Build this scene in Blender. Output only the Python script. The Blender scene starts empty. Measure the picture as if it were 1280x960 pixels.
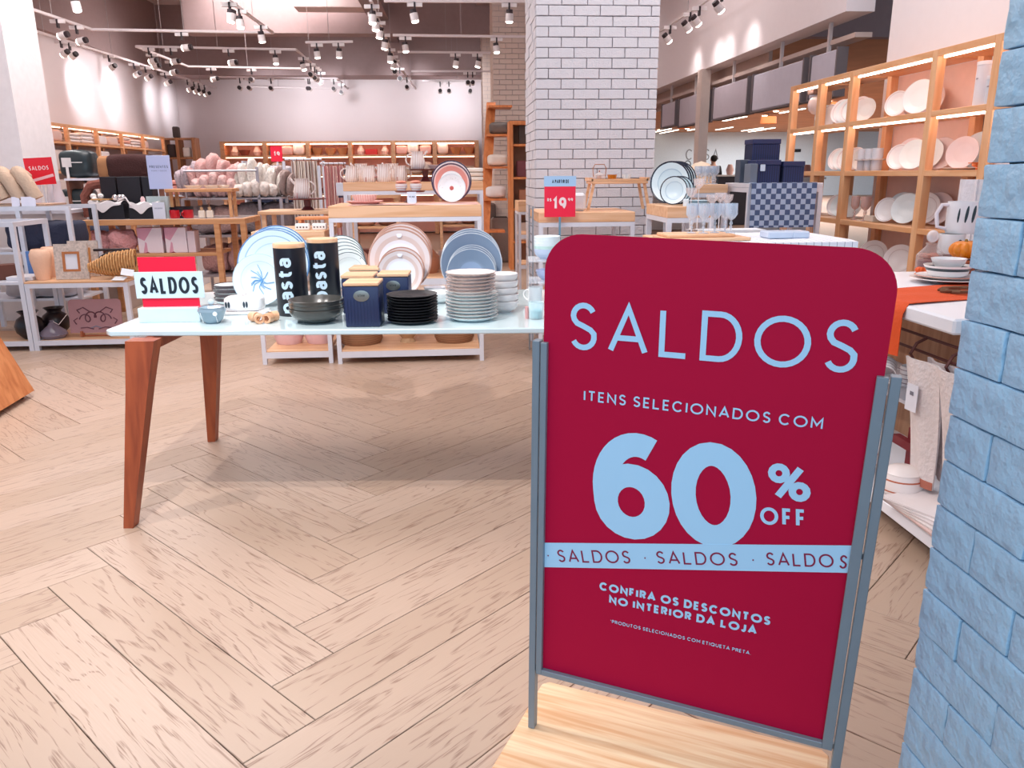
import bpy, bmesh, math, random
from mathutils import Vector, Matrix
random.seed(7)
SC = bpy.context.scene
COL = SC.collection
PI = math.pi
# ---------------------------------------------------------------- camera (recovered from the photograph's vanishing points)
F, TILT, ROLL, YAW, H = 979.6, 0.262557, -0.0080133, 0.0746519, 1.33
_fw = Vector((math.sin(YAW)*math.cos(TILT), math.cos(YAW)*math.cos(TILT), -math.sin(TILT)))
_r0 = Vector((math.cos(YAW), -math.sin(YAW), 0)); _u0 = _r0.cross(_fw)
_r = _r0*math.cos(ROLL)+_u0*math.sin(ROLL); _u = -_r0*math.sin(ROLL)+_u0*math.cos(ROLL)
CP = Vector((0, 0, H))
cam = bpy.data.cameras.new('camera'); camo = bpy.data.objects.new('camera', cam); COL.objects.link(camo)
camo.matrix_world = Matrix(((_r.x, _u.x, -_fw.x, 0), (_r.y, _u.y, -_fw.y, 0), (_r.z, _u.z, -_fw.z, H), (0, 0, 0, 1)))
cam.sensor_width = 36; cam.lens = F*36/1280; cam.clip_end = 120
SC.camera = camo
SC.view_settings.view_transform = 'Standard'; SC.view_settings.look = 'None'
SC.view_settings.gamma = 1; SC.view_settings.use_curve_mapping = False
SC.view_settings.exposure = 0.15
# ---------------------------------------------------------------- light: cool mall daylight through the open shop front, added unseen fill over the aisle
W = bpy.data.worlds.new('world'); SC.world = W; W.use_nodes = True
W.node_tree.nodes['Background'].inputs[0].default_value = (0.62, 0.80, 1.0, 1); W.node_tree.nodes['Background'].inputs[1].default_value = .75
def area(name, loc, size, energy, color, rot=(0, 0, 0), sy=None, spread=PI):
    l = bpy.data.lights.new(name, 'AREA'); l.energy = energy; l.color = color; l.size = size
    if sy: l.shape = 'RECTANGLE'; l.size_y = sy
    l.spread = spread
    o = bpy.data.objects.new(name, l); o.location = loc; o.rotation_euler = rot; COL.objects.link(o); return o
def spot(name, loc, tgt, energy, color=(1, .93, .88), ang=1.1, blend=.6, rad=.05):
    l = bpy.data.lights.new(name, 'SPOT'); l.energy = energy; l.color = color; l.spot_size = ang; l.spot_blend = blend; l.shadow_soft_size = rad
    o = bpy.data.objects.new(name, l); o.location = loc
    o.rotation_euler = (Vector(tgt)-Vector(loc)).to_track_quat('-Z', 'Y').to_euler(); COL.objects.link(o); return o
for i, (x, y, e) in enumerate([(-3, 5.5, 90), (1.8, 5.0, 75), (-3, 9, 150), (1.5, 9.5, 150), (-3, 14.5, 170), (3, 15, 150), (-1, 1.0, 50)]):
    area('added_fill_light', (x, y, 4.55), 2.4, e, (1, .95, .94))  # unseen area fills added below the ceiling to brighten the aisles
area('shopfront_daylight', (0.2, -2.6, 2.6), 5, 90, (.55, .78, 1), (PI/2-.25, 0, 0), 2.6)
# two track spots over the aisle cast the table's crossed shadows
spot('aisle_spot', (-.9, 2.05, 3.25), (-.6, 3.7, 0), 175, (1, .93, .9), 1.5, .5, .02)
spot('aisle_spot', (-2.1, 2.4, 3.25), (-.6, 3.7, 0), 130, (1, .93, .9), 1.5, .5, .02)

# ---------------------------------------------------------------- pixel helpers (photo frame 1280x960) used to read off real positions
def ray(px, py): return _fw*F+(px-640)*_r-(py-480)*_u
def mpp(P): return (Vector(P)-CP).dot(_fw)/F
def OZ(px, py, z):
    d = ray(px, py); return CP+d*((z-H)/d.z)
def OY(px, py, y):
    d = ray(px, py); return CP+d*(y/d.y)
def OX(px, py, x):
    d = ray(px, py); return CP+d*(x/d.x)
def XA(px, y, z):
    k = (px-640)/F; dz = z-H
    x = (k*(y*_fw.y+dz*_fw.z)-(y*_r.y+dz*_r.z))/(_r.x-k*_fw.x)
    return Vector((x, y, z))
# ---------------------------------------------------------------- materials
def lin(c):
    if isinstance(c, str):
        c = [int(c[i:i+2], 16)/255 for i in (0, 2, 4)]
        c = [v/12.92 if v <= .04045 else ((v+.055)/1.055)**2.4 for v in c]
    return (c[0], c[1], c[2], 1)
MC = {}
def _new(key):
    m = bpy.data.materials.new(key); m.use_nodes = True
    nt = m.node_tree; b = nt.nodes['Principled BSDF']; return m, nt, b
def mix(nt, fac, a, b):
    n = nt.nodes.new('ShaderNodeMix'); n.data_type = 'RGBA'
    for s, v in ((0, fac), (6, a), (7, b)):
        if isinstance(v, bpy.types.NodeSocket): nt.links.new(v, n.inputs[s])
        else: n.inputs[s].default_value = v
    return n.outputs[2]
def M(hexc, rough=.5, metal=0, var=.06, scale=14, bump=0, bscale=60, alpha=1, trans=0, spec=.5, coat=0):
    key = ('m', hexc, rough, metal, var, scale, bump, bscale, alpha, trans, coat, spec)
    if key in MC: return MC[key]
    m, nt, b = _new('paint_'+hexc); c = lin(hexc)
    tc = nt.nodes.new('ShaderNodeTexCoord'); n = nt.nodes.new('ShaderNodeTexNoise'); n.inputs['Scale'].default_value = scale
    nt.links.new(tc.outputs['Object'], n.inputs['Vector'])
    d = tuple(max(0, v*(1-var*2)) for v in c[:3])+(1,)
    nt.links.new(mix(nt, n.outputs['Fac'], d, c), b.inputs['Base Color'])
    b.inputs['Roughness'].default_value = rough; b.inputs['Metallic'].default_value = metal
    b.inputs['Specular IOR Level'].default_value = spec
    if coat: b.inputs['Coat Weight'].default_value = coat
    if trans: b.inputs['Transmission Weight'].default_value = trans
    if alpha < 1: b.inputs['Alpha'].default_value = alpha
    if bump:
        n2 = nt.nodes.new('ShaderNodeTexNoise'); n2.inputs['Scale'].default_value = bscale; n2.inputs['Detail'].default_value = 4
        nt.links.new(tc.outputs['Object'], n2.inputs['Vector'])
        bp = nt.nodes.new('ShaderNodeBump'); bp.inputs['Strength'].default_value = bump; bp.inputs['Distance'].default_value = .02
        nt.links.new(n2.outputs['Fac'], bp.inputs['Height']); nt.links.new(bp.outputs['Normal'], b.inputs['Normal'])
    MC[key] = m; return m
def EM(hexc, s):
    key = ('e', hexc, s)
    if key in MC: return MC[key]
    m, nt, b = _new('lamp_glow'); b.inputs['Base Color'].default_value = lin(hexc)
    b.inputs['Emission Color'].default_value = lin(hexc); b.inputs['Emission Strength'].default_value = s
    MC[key] = m; return m
def GL(hexc='eef6ff', rough=.05, alpha=.25):
    """thin shop glass / acrylic: glossy, mostly see-through"""
    key = ('g', hexc, rough, alpha)
    if key in MC: return MC[key]
    m, nt, b = _new('clear_glass'); b.inputs['Base Color'].default_value = lin(hexc); b.inputs['Roughness'].default_value = rough
    fr = nt.nodes.new('ShaderNodeLayerWeight'); fr.inputs[0].default_value = .35
    mr = nt.nodes.new('ShaderNodeMapRange'); mr.inputs[3].default_value = alpha; mr.inputs[4].default_value = min(1, alpha+.5)
    nt.links.new(fr.outputs['Facing'], mr.inputs[0]); nt.links.new(mr.outputs[0], b.inputs['Alpha'])
    MC[key] = m; return m
def WOOD(c1, c2, rough=.45, scale=1.0, axis=0, rings=6.0, rand=0.0):
    key = ('w', c1, c2, rough, scale, axis, rings, rand)
    if key in MC: return MC[key]
    m, nt, b = _new('wood_grain'); L = nt.links
    tc = nt.nodes.new('ShaderNodeTexCoord'); mp = nt.nodes.new('ShaderNodeMapping')
    s = [rings*scale*4]*3; s[axis] = .9*scale*2; mp.inputs['Scale'].default_value = s
    L.new(tc.outputs['Object'], mp.inputs['Vector'])
    oi = nt.nodes.new('ShaderNodeObjectInfo')
    ad = nt.nodes.new('ShaderNodeVectorMath'); ad.operation = 'MULTIPLY_ADD'
    L.new(oi.outputs['Random'], ad.inputs[0]); ad.inputs[1].default_value = (37, 91, 53); L.new(mp.outputs[0], ad.inputs[2])
    n = nt.nodes.new('ShaderNodeTexNoise'); n.inputs['Scale'].default_value = 1; n.inputs['Detail'].default_value = 5; n.inputs['Distortion'].default_value = .6
    L.new(ad.outputs[0], n.inputs['Vector'])
    cr = nt.nodes.new('ShaderNodeValToRGB'); cr.color_ramp.elements[0].position = .33; cr.color_ramp.elements[1].position = .62
    cr.color_ramp.elements[0].color = lin(c2); cr.color_ramp.elements[1].color = lin(c1)
    L.new(n.outputs['Fac'], cr.inputs[0]); out = cr.outputs[0]
    if rand:
        hs = nt.nodes.new('ShaderNodeHueSaturation'); mr = nt.nodes.new('ShaderNodeMapRange')
        mr.inputs[3].default_value = 1-rand; mr.inputs[4].default_value = 1+rand; L.new(oi.outputs['Random'], mr.inputs[0])
        L.new(mr.outputs[0], hs.inputs['Value']); L.new(out, hs.inputs['Color']); out = hs.outputs[0]
    L.new(out, b.inputs['Base Color']); b.inputs['Roughness'].default_value = rough
    bp = nt.nodes.new('ShaderNodeBump'); bp.inputs['Strength'].default_value = .15; bp.inputs['Distance'].default_value = .004
    L.new(n.outputs['Fac'], bp.inputs['Height']); L.new(bp.outputs[0], b.inputs['Normal'])
    MC[key] = m; return m
def RING(R, stops, rough=.25, dots=None):
    """glazed plate: colour bands by distance from the plate's own axis; stops [(r/R, hex)]"""
    key = ('r', round(R, 4), tuple(stops), rough, dots)
    if key in MC: return MC[key]
    m, nt, b = _new('glazed_bands'); L = nt.links
    tc = nt.nodes.new('ShaderNodeTexCoord'); sp = nt.nodes.new('ShaderNodeSeparateXYZ'); L.new(tc.outputs['Object'], sp.inputs[0])
    cx = nt.nodes.new('ShaderNodeCombineXYZ'); L.new(sp.outputs[0], cx.inputs[0]); L.new(sp.outputs[1], cx.inputs[1])
    ln = nt.nodes.new('ShaderNodeVectorMath'); ln.operation = 'LENGTH'; L.new(cx.outputs[0], ln.inputs[0])
    dv = nt.nodes.new('ShaderNodeMath'); dv.operation = 'DIVIDE'; L.new(ln.outputs['Value'], dv.inputs[0]); dv.inputs[1].default_value = R
    n = nt.nodes.new('ShaderNodeTexNoise'); n.inputs['Scale'].default_value = 3/R; L.new(tc.outputs['Object'], n.inputs['Vector'])
    mm = nt.nodes.new('ShaderNodeMath'); mm.operation = 'MULTIPLY_ADD'; L.new(n.outputs['Fac'], mm.inputs[0]); mm.inputs[1].default_value = .02; L.new(dv.outputs[0], mm.inputs[2])
    cr = nt.nodes.new('ShaderNodeValToRGB'); cr.color_ramp.interpolation = 'CONSTANT'
    es = cr.color_ramp.elements
    es[0].position = 0; es[0].color = lin(stops[0][1]); es[1].position = min(1, stops[1][0]); es[1].color = lin(stops[1][1])
    for p_, h_ in stops[2:]:
        e = es.new(min(1, p_)); e.color = lin(h_)
    L.new(mm.outputs[0], cr.inputs[0]); out = cr.outputs[0]
    if dots:   # printed motifs: voronoi spots of a second colour between two radii
        hexd, sc, thr, r0, r1 = dots
        vo = nt.nodes.new('ShaderNodeTexVoronoi'); vo.inputs['Scale'].default_value = sc; L.new(cx.outputs[0], vo.inputs['Vector'])
        a = nt.nodes.new('ShaderNodeMath'); a.operation = 'LESS_THAN'; L.new(vo.outputs['Distance'], a.inputs[0]); a.inputs[1].default_value = thr
        g = nt.nodes.new('ShaderNodeMath'); g.operation = 'GREATER_THAN'; L.new(dv.outputs[0], g.inputs[0]); g.inputs[1].default_value = r0
        l = nt.nodes.new('ShaderNodeMath'); l.operation = 'LESS_THAN'; L.new(dv.outputs[0], l.inputs[0]); l.inputs[1].default_value = r1
        p1 = nt.nodes.new('ShaderNodeMath'); p1.operation = 'MULTIPLY'; L.new(a.outputs[0], p1.inputs[0]); L.new(g.outputs[0], p1.inputs[1])
        p2 = nt.nodes.new('ShaderNodeMath'); p2.operation = 'MULTIPLY'; L.new(p1.outputs[0], p2.inputs[0]); L.new(l.outputs[0], p2.inputs[1])
        out = mix(nt, p2.outputs[0], out, lin(hexd))
    L.new(out, b.inputs['Base Color']); b.inputs['Roughness'].default_value = rough
    MC[key] = m; return m
def STRIPE(c1, c2, freq, axis=0, duty=.5, rough=.7, axis2=None):
    key = ('s', c1, c2, freq, axis, duty, rough, axis2)
    if key in MC: return MC[key]
    m, nt, b = _new('woven_stripe'); L = nt.links
    tc = nt.nodes.new('ShaderNodeTexCoord'); sp = nt.nodes.new('ShaderNodeSeparateXYZ'); L.new(tc.outputs['Object'], sp.inputs[0])
    def band(ax):
        a = nt.nodes.new('ShaderNodeMath'); a.operation = 'MULTIPLY'; L.new(sp.outputs[ax], a.inputs[0]); a.inputs[1].default_value = freq
        f = nt.nodes.new('ShaderNodeMath'); f.operation = 'FRACT'; L.new(a.outputs[0], f.inputs[0])
        g = nt.nodes.new('ShaderNodeMath'); g.operation = 'GREATER_THAN'; L.new(f.outputs[0], g.inputs[0]); g.inputs[1].default_value = duty
        return g.outputs[0]
    v = band(axis)
    if axis2 is not None:
        x = nt.nodes.new('ShaderNodeMath'); x.operation = 'SUBTRACT'; L.new(v, x.inputs[0]); L.new(band(axis2), x.inputs[1])
        h = nt.nodes.new('ShaderNodeMath'); h.operation = 'ABSOLUTE'; L.new(x.outputs[0], h.inputs[0]); v = h.outputs[0]
    L.new(mix(nt, v, lin(c1), lin(c2)), b.inputs['Base Color']); b.inputs['Roughness'].default_value = rough
    MC[key] = m; return m
# ---------------------------------------------------------------- mesh builders
GC = {}
def cached(fn):
    def g(*a, **k):
        key = (fn.__name__, a, tuple(sorted(k.items())))
        if key not in GC: GC[key] = fn(*a, **k)
        return GC[key]
    return g
def tomesh(bm, name='shape', smooth=True, ang=40):
    me = bpy.data.meshes.new(name)
    bmesh.ops.recalc_face_normals(bm, faces=bm.faces[:])
    bm.to_mesh(me); bm.free()
    if smooth:
        for p in me.polygons: p.use_smooth = True
        try: me.set_sharp_from_angle(angle=math.radians(ang))
        except Exception: pass
    return me
def addbox(bm, x0, x1, y0, y1, z0, z1):
    v = [bm.verts.new(c) for c in ((x0, y0, z0), (x1, y0, z0), (x1, y1, z0), (x0, y1, z0), (x0, y0, z1), (x1, y0, z1), (x1, y1, z1), (x0, y1, z1))]
    return [bm.faces.new([v[i] for i in f]) for f in ((0, 3, 2, 1), (4, 5, 6, 7), (0, 1, 5, 4), (1, 2, 6, 5), (2, 3, 7, 6), (3, 0, 4, 7))]
@cached
def boxm(sx, sy, sz, bev=0.0, seg=1):
    """box centred in x,y standing on z=0"""
    bm = bmesh.new(); addbox(bm, -sx/2, sx/2, -sy/2, sy/2, 0, sz)
    if bev: bmesh.ops.bevel(bm, geom=bm.edges[:], offset=bev, segments=seg, profile=.5, affect='EDGES')
    return tomesh(bm, 'box', seg > 1)
def absbox(x0, x1, y0, y1, z0, z1, bev=0.0):
    bm = bmesh.new(); addbox(bm, x0, x1, y0, y1, z0, z1)
    if bev: bmesh.ops.bevel(bm, geom=bm.edges[:], offset=bev, segments=1, affect='EDGES')
    return tomesh(bm, 'box', False)
def manybox(lst, bev=0.0):
    bm = bmesh.new()
    for b in lst: addbox(bm, *b)
    if bev: bmesh.ops.bevel(bm, geom=bm.edges[:], offset=bev, segments=1, affect='EDGES')
    return tomesh(bm, 'boxes', False)
@cached
def lathe(prof, seg=24):
    bm = bmesh.new(); rings = []
    for r, z in prof:
        if r < 1e-5: rings.append([bm.verts.new((0, 0, z))])
        else: rings.append([bm.verts.new((r*math.cos(2*PI*i/seg), r*math.sin(2*PI*i/seg), z)) for i in range(seg)])
    for a, b in zip(rings, rings[1:]):
        for i in range(seg):
            j = (i+1) % seg
            vs = [a[i % len(a)], a[j % len(a)], b[j % len(b)], b[i % len(b)]]
            u = []
            for v in vs:
                if v not in u: u.append(v)
            if len(u) > 2:
                try: bm.faces.new(u)
                except ValueError: pass
    return tomesh(bm, 'turned', True, 35)
def tubes(paths, r, seg=6, closed=False):
    """round bars along polylines"""
    bm = bmesh.new()
    for P in paths:
        P = [Vector(p) for p in P]; rings = []; n = len(P); nrm = None
        for i, p in enumerate(P):
            t = ((P[(i+1) % n]-P[i-1]) if closed else (P[min(i+1, n-1)]-P[max(i-1, 0)])).normalized()
            if nrm is None: nrm = t.orthogonal().normalized()
            nrm = (nrm-t*nrm.dot(t)).normalized(); bn = t.cross(nrm)
            rings.append([bm.verts.new(p+(nrm*math.cos(2*PI*k/seg)+bn*math.sin(2*PI*k/seg))*r) for k in range(seg)])
        R = list(zip(rings, rings[1:]))+([(rings[-1], rings[0])] if closed else [])
        for a, b in R:
            for k in range(seg): bm.faces.new((a[k], a[(k+1) % seg], b[(k+1) % seg], b[k]))
        if not closed: bm.faces.new(rings[0]); bm.faces.new(rings[-1][::-1])
    return tomesh(bm, 'bars')
@cached
def cushion(sx, sy, sz, p=.5, wr=.0, seed=0):
    """soft rounded block standing on z=0, with wrinkles"""
    bm = bmesh.new(); bmesh.ops.create_cube(bm, size=2)
    bmesh.ops.subdivide_edges(bm, edges=bm.edges[:], cuts=7, use_grid_fill=True)
    rnd = random.Random(seed); ph = [rnd.uniform(0, 6) for _ in range(6)]
    for v in bm.verts:
        c = v.co; q = 2+4*p
        n = (abs(c.x)**q+abs(c.y)**q+abs(c.z)**q)**(1/q); c = c/n
        w = 1+wr*(math.sin(c.x*5+ph[0])*math.sin(c.z*6+ph[1])+.5*math.sin(c.y*9+ph[2]+c.x*4))
        v.co = (c.x*sx/2*w, c.y*sy/2*w, (c.z*w)*sz/2)
    z0 = min(v.co.z for v in bm.verts)
    for v in bm.verts: v.co.z -= z0
    return tomesh(bm, 'soft_block', True, 80)
@cached
def ball(rx, ry, rz, seg=12):
    bm = bmesh.new(); bmesh.ops.create_uvsphere(bm, u_segments=seg, v_segments=max(6, seg//2), radius=1)
    for v in bm.verts: v.co = (v.co.x*rx, v.co.y*ry, v.co.z*rz+rz)
    return tomesh(bm, 'ball')
def prism(pts, z0, z1, bev=0.0):
    bm = bmesh.new(); a = [bm.verts.new((x, y, z0)) for x, y in pts]; b = [bm.verts.new((x, y, z1)) for x, y in pts]
    bm.faces.new(a[::-1]); bm.faces.new(b); n = len(pts)
    for i in range(n): bm.faces.new((a[i], a[(i+1) % n], b[(i+1) % n], b[i]))
    if bev: bmesh.ops.bevel(bm, geom=bm.edges[:], offset=bev, segments=1, affect='EDGES')
    return tomesh(bm, 'prism', True, 30)
def loft(sections):
    """closed quad sections [(list of 4+ pts)] joined"""
    bm = bmesh.new(); R = [[bm.verts.new(p) for p in s] for s in sections]; n = len(R[0])
    for a, b in zip(R, R[1:]):
        for i in range(n): bm.faces.new((a[i], a[(i+1) % n], b[(i+1) % n], b[i]))
    bm.faces.new(R[0][::-1]); bm.faces.new(R[-1])
    return tomesh(bm, 'loft', True, 40)
def sheet(fn, nu, nv, th):
    """cloth: fn(u,v)->point, u,v in 0..1, thickened"""
    bm = bmesh.new(); g = [[Vector(fn(i/nu, j/nv)) for j in range(nv+1)] for i in range(nu+1)]
    def nor(i, j):
        a = g[min(i+1, nu)][j]-g[max(i-1, 0)][j]; b = g[i][min(j+1, nv)]-g[i][max(j-1, 0)]
        n = a.cross(b); return n.normalized() if n.length > 0 else Vector((0, 0, 1))
    T = [[bm.verts.new(g[i][j]+nor(i, j)*th/2) for j in range(nv+1)] for i in range(nu+1)]
    B = [[bm.verts.new(g[i][j]-nor(i, j)*th/2) for j in range(nv+1)] for i in range(nu+1)]
    for i in range(nu):
        for j in range(nv):
            bm.faces.new((T[i][j], T[i+1][j], T[i+1][j+1], T[i][j+1])); bm.faces.new((B[i][j], B[i][j+1], B[i+1][j+1], B[i+1][j]))
    for i in range(nu):
        bm.faces.new((T[i][0], B[i][0], B[i+1][0], T[i+1][0])); bm.faces.new((T[i][nv], T[i+1][nv], B[i+1][nv], B[i][nv]))
    for j in range(nv):
        bm.faces.new((T[0][j], T[0][j+1], B[0][j+1], B[0][j])); bm.faces.new((T[nu][j], B[nu][j], B[nu][j+1], T[nu][j+1]))
    return tomesh(bm, 'cloth', True, 60)
# ---------------------------------------------------------------- objects
def _mat(me, m):
    if not me.materials: me.materials.append(m); return me
    if me.materials[0] == m: return me
    k = (me.name, m.name)
    if k not in GC:
        c = me.copy(); c.materials[0] = m; GC[k] = c
    return GC[k]
def obs(name, lst, m, parent):
    for b_ in lst: ob(name, absbox(*b_), m, parent)
def tag(o, label=None, cat=None, grp=None, kind=None):
    if label: o['label'] = label
    if cat: o['category'] = cat
    if grp: o['group'] = grp
    if kind: o['kind'] = kind
    return o
def ob(name, me, m, parent=None, loc=(0, 0, 0), rot=(0, 0, 0), label=None, cat=None, grp=None, kind=None):
    o = bpy.data.objects.new(name, _mat(me, m)); COL.objects.link(o)
    o.location = loc; o.rotation_euler = rot
    if parent: o.parent = parent
    return tag(o, label, cat, grp, kind)
def th(name, label, cat, loc=(0, 0, 0), rz=0, grp=None, rot=None):
    o = bpy.data.objects.new(name, None); COL.objects.link(o); o.empty_display_size = .05
    o.location = loc; o.rotation_euler = rot or (0, 0, rz)
    return tag(o, label, cat, grp)
def dup(root, loc, rz=None, label=None, rot=None):
    r = root.copy(); COL.objects.link(r); r.location = loc
    if rz is not None: r.rotation_euler = (0, 0, rz)
    if rot is not None: r.rotation_euler = rot
    if label: r['label'] = label
    for ch in list(root.children):
        c = ch.copy(); COL.objects.link(c); c.parent = r
        for g in ch.children:
            d = g.copy(); COL.objects.link(d); d.parent = c
    return r
ORD = ['first', 'second', 'third', 'fourth', 'fifth', 'sixth', 'seventh', 'eighth', 'ninth', 'tenth', 'eleventh', 'twelfth', 'thirteenth', 'fourteenth', 'fifteenth', 'sixteenth', 'seventeenth', 'eighteenth', 'nineteenth', 'twentieth']
# ---------------------------------------------------------------- lettering: geometric strokes, cap height 1
def arc(cx, cy, rx, ry, a0, a1, n=14):
    return [(cx+rx*math.cos(math.radians(a0+(a1-a0)*i/n)), cy+ry*math.sin(math.radians(a0+(a1-a0)*i/n))) for i in range(n+1)]
_S = arc(.5, .745, .44, .255, 25, 180, 9)+[(.10, .66), (.22, .575), (.5, .51), (.8, .43), (.95, .34)]+arc(.5, .255, .46, .255, 10, -155, 10)
GLY = {   # (width, strokes)
 'A': (.78, [[(0, 0), (.5, 1), (1, 0)], [(.17, .3), (.83, .3)]]),
 'B': (.6, [[(0, 0), (0, 1), (.6, 1)]+arc(.6, .75, .35, .25, 90, -90, 8)+[(0, .5)], [(.6, .5)]+arc(.6, .25, .4, .25, 90, -90, 8)+[(0, 0)]]),
 'C': (.8, [arc(.52, .5, .52, .5, 42, 318, 20)]),
 'D': (.74, [[(0, 0), (0, 1), (.45, 1)]+arc(.45, .5, .55, .5, 90, -90, 14)+[(0, 0)]]),
 'E': (.52, [[(1, 1), (0, 1), (0, 0), (1, 0)], [(0, .5), (.9, .5)]]),
 'F': (.5, [[(1, 1), (0, 1), (0, 0)], [(0, .5), (.9, .5)]]),
 'G': (.84, [arc(.5, .5, .5, .5, 45, 345, 20)+[(1, .48), (.6, .48)]]),
 'I': (.0, [[(0, 0), (0, 1)]]),
 'J': (.42, [[(1, 1), (1, .3)]+arc(.5, .28, .5, .28, 0, -160, 8)]),
 'L': (.56, [[(0, 1), (0, 0), (1, 0)]]),
 'M': (.82, [[(0, 0), (0, 1), (.5, .3), (1, 1), (1, 0)]]),
 'N': (.72, [[(0, 0), (0, 1), (1, 0), (1, 1)]]),
 'O': (.96, [arc(.5, .5, .5, .5, 0, 360, 28)]),
 'P': (.56, [[(0, 0), (0, 1), (.55, 1)]+arc(.55, .74, .45, .26, 90, -90, 8)+[(0, .48)]]),
 'Q': (.96, [arc(.5, .5, .5, .5, 0, 360, 24), [(.6, .3), (.95, 0)]]),
 'R': (.58, [[(0, 0), (0, 1), (.55, 1)]+arc(.55, .74, .45, .26, 90, -90, 8)+[(0, .48)], [(.55, .48), (1, 0)]]),
 'S': (.58, [_S]),
 'T': (.62, [[(0, 1), (1, 1)], [(.5, 1), (.5, 0)]]),
 'U': (.66, [[(0, 1), (0, .35)]+arc(.5, .35, .5, .35, 180, 360, 10)+[(1, 1)]]),
 '6': (.72, [arc(.5, .32, .5, .32, 0, 360, 24), arc(.66, .46, .66, .54, 62, 180, 14)+[(0, .34)]]),
 '0': (.72, [arc(.5, .5, .5, .5, 0, 360, 28)]),
 '1': (.42, [[(0, .78), (.8, 1), (.8, 0)]]),
 '9': (.68, [arc(.5, .68, .5, .32, 0, 360, 20), [(1, .66)]+arc(.34, .54, .66, .54, 0, -62, 10)]),
 '%': (1.1, [arc(.2, .77, .2, .22, 0, 360, 14), arc(.8, .23, .2, .22, 0, 360, 14), [(.22, 0), (.78, 1)]]),
 '$': (.55, [_S, [(.5, -.12), (.5, 1.12)]]),
 '*': (.2, [[(0, .85), (1, .95)], [(0, .95), (1, .85)], [(.5, 1), (.5, .8)]]),
 '.': (.0, [[(0, 0), (0, .03)]]), '·': (.0, [[(0, .42), (0, .52)]]), ',': (.0, [[(0, .02), (0, -.12)]]),
 'p': (.55, [[(0, .72), (0, -.28)], arc(.5, .36, .5, .36, 0, 360, 18)]),
 'a': (.5, [[(0.05, .66)]+arc(.5, .5, .5, .22, 130, 0, 8)+[(1, 0)], arc(.5, .2, .5, .2, 0, 360, 16)]),
 's': (.46, [[(x, y*.72) for x, y in _S]]),
 't': (.5, [[(.4, 1), (.4, .2)]+arc(.75, .2, .35, .2, 180, 290, 6), [(0, .7), (1, .7)]]),
 'e': (.5, [[(0, .38), (1, .38)]+arc(.5, .36, .5, .36, 0, 310, 14)]),
}
def text_mesh(s, h, w, spacing=.22, width=1.0, depth=.0006, fit=None, maxseg=None):
    """stroke lettering in the x-y plane, baseline at y=0, from x=0; h cap height, w stroke width (fraction of h)"""
    glyphs = []; x = 0.0
    for ch in s:
        if ch == ' ': x += .34*width; continue
        gw, st = GLY[ch]; gw *= width; tot = gw+w if gw == 0 else max(gw, w*1.2)
        glyphs.append((x, tot, st)); x += tot+spacing
    total = x-spacing; k = (fit/(total*h)) if fit else 1.0
    bm = bmesh.new()
    for gx, gw, st in glyphs:
        for si, path in enumerate(st):
            dz = depth*(1+.35*si)
            P = [Vector(((gx+w/2+u*(gw-w))*h*k, (w/2+v*(1-w))*h)) for u, v in path]
            Q = [P[0]]
            for p in P[1:]:
                if (p-Q[-1]).length > 1e-6: Q.append(p)
            if len(Q) < 2: continue
            if maxseg:
                N_ = [Q[0]]
                for p, q in zip(Q, Q[1:]):
                    m_ = max(1, math.ceil((q-p).length/maxseg)); N_ += [p+(q-p)*(i_/m_) for i_ in range(1, m_+1)]
                Q = N_
            cl = (Q[0]-Q[-1]).length < 1e-5 and len(Q) > 3
            if cl: Q = Q[:-1]
            n = len(Q); hw = w*h/2; Lr = []
            for i, p in enumerate(Q):
                d1 = (Q[i]-Q[i-1]).normalized() if (i or cl) else (Q[1]-Q[0]).normalized()
                d2 = (Q[(i+1) % n]-Q[i]).normalized() if (i < n-1 or cl) else d1
                m1 = Vector((-d1.y, d1.x)); m2 = Vector((-d2.y, d2.x)); m = m1+m2
                if m.length < .2: m = m1.copy()
                m = m.normalized(); c = max(.42, m.dot(m1)); Lr.append((p+m*hw/c, p-m*hw/c))
            V = [(bm.verts.new((a.x, a.y, dz)), bm.verts.new((b.x, b.y, dz))) for a, b in Lr]
            for i in range(n if cl else n-1):
                a, b = V[i], V[(i+1) % n]
                try: bm.faces.new((a[1], b[1], b[0], a[0]))
                except ValueError: pass
    me = bpy.data.meshes.new('lettering')
    for f in bm.faces:
        f.normal_update()
        if f.normal.z < 0: f.normal_flip()
    r = bmesh.ops.extrude_face_region(bm, geom=bm.faces[:])
    for v in [g for g in r['geom'] if isinstance(g, bmesh.types.BMVert)]: v.co.z -= depth
    bmesh.ops.recalc_face_normals(bm, faces=bm.faces[:])
    bm.to_mesh(me); bm.free(); return me
OAK = WOOD('ecc09a', 'dba67a'); PINE = WOOD('f3cf9c', 'e0aa70', .5, 1.0, 0, 5); WALNUT = WOOD('a8502a', '83371a', .4, 1, 2, 5)
ORANGE_OAK = WOOD('e39b66', 'd0824e', .45); WHITE = M('f2eff0', .35); WMETAL = M('e3e4ee', .35, .1); CER = M('f4f2f2', .2); PLASTER = M('e6dada', .9, bump=.05)
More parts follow.
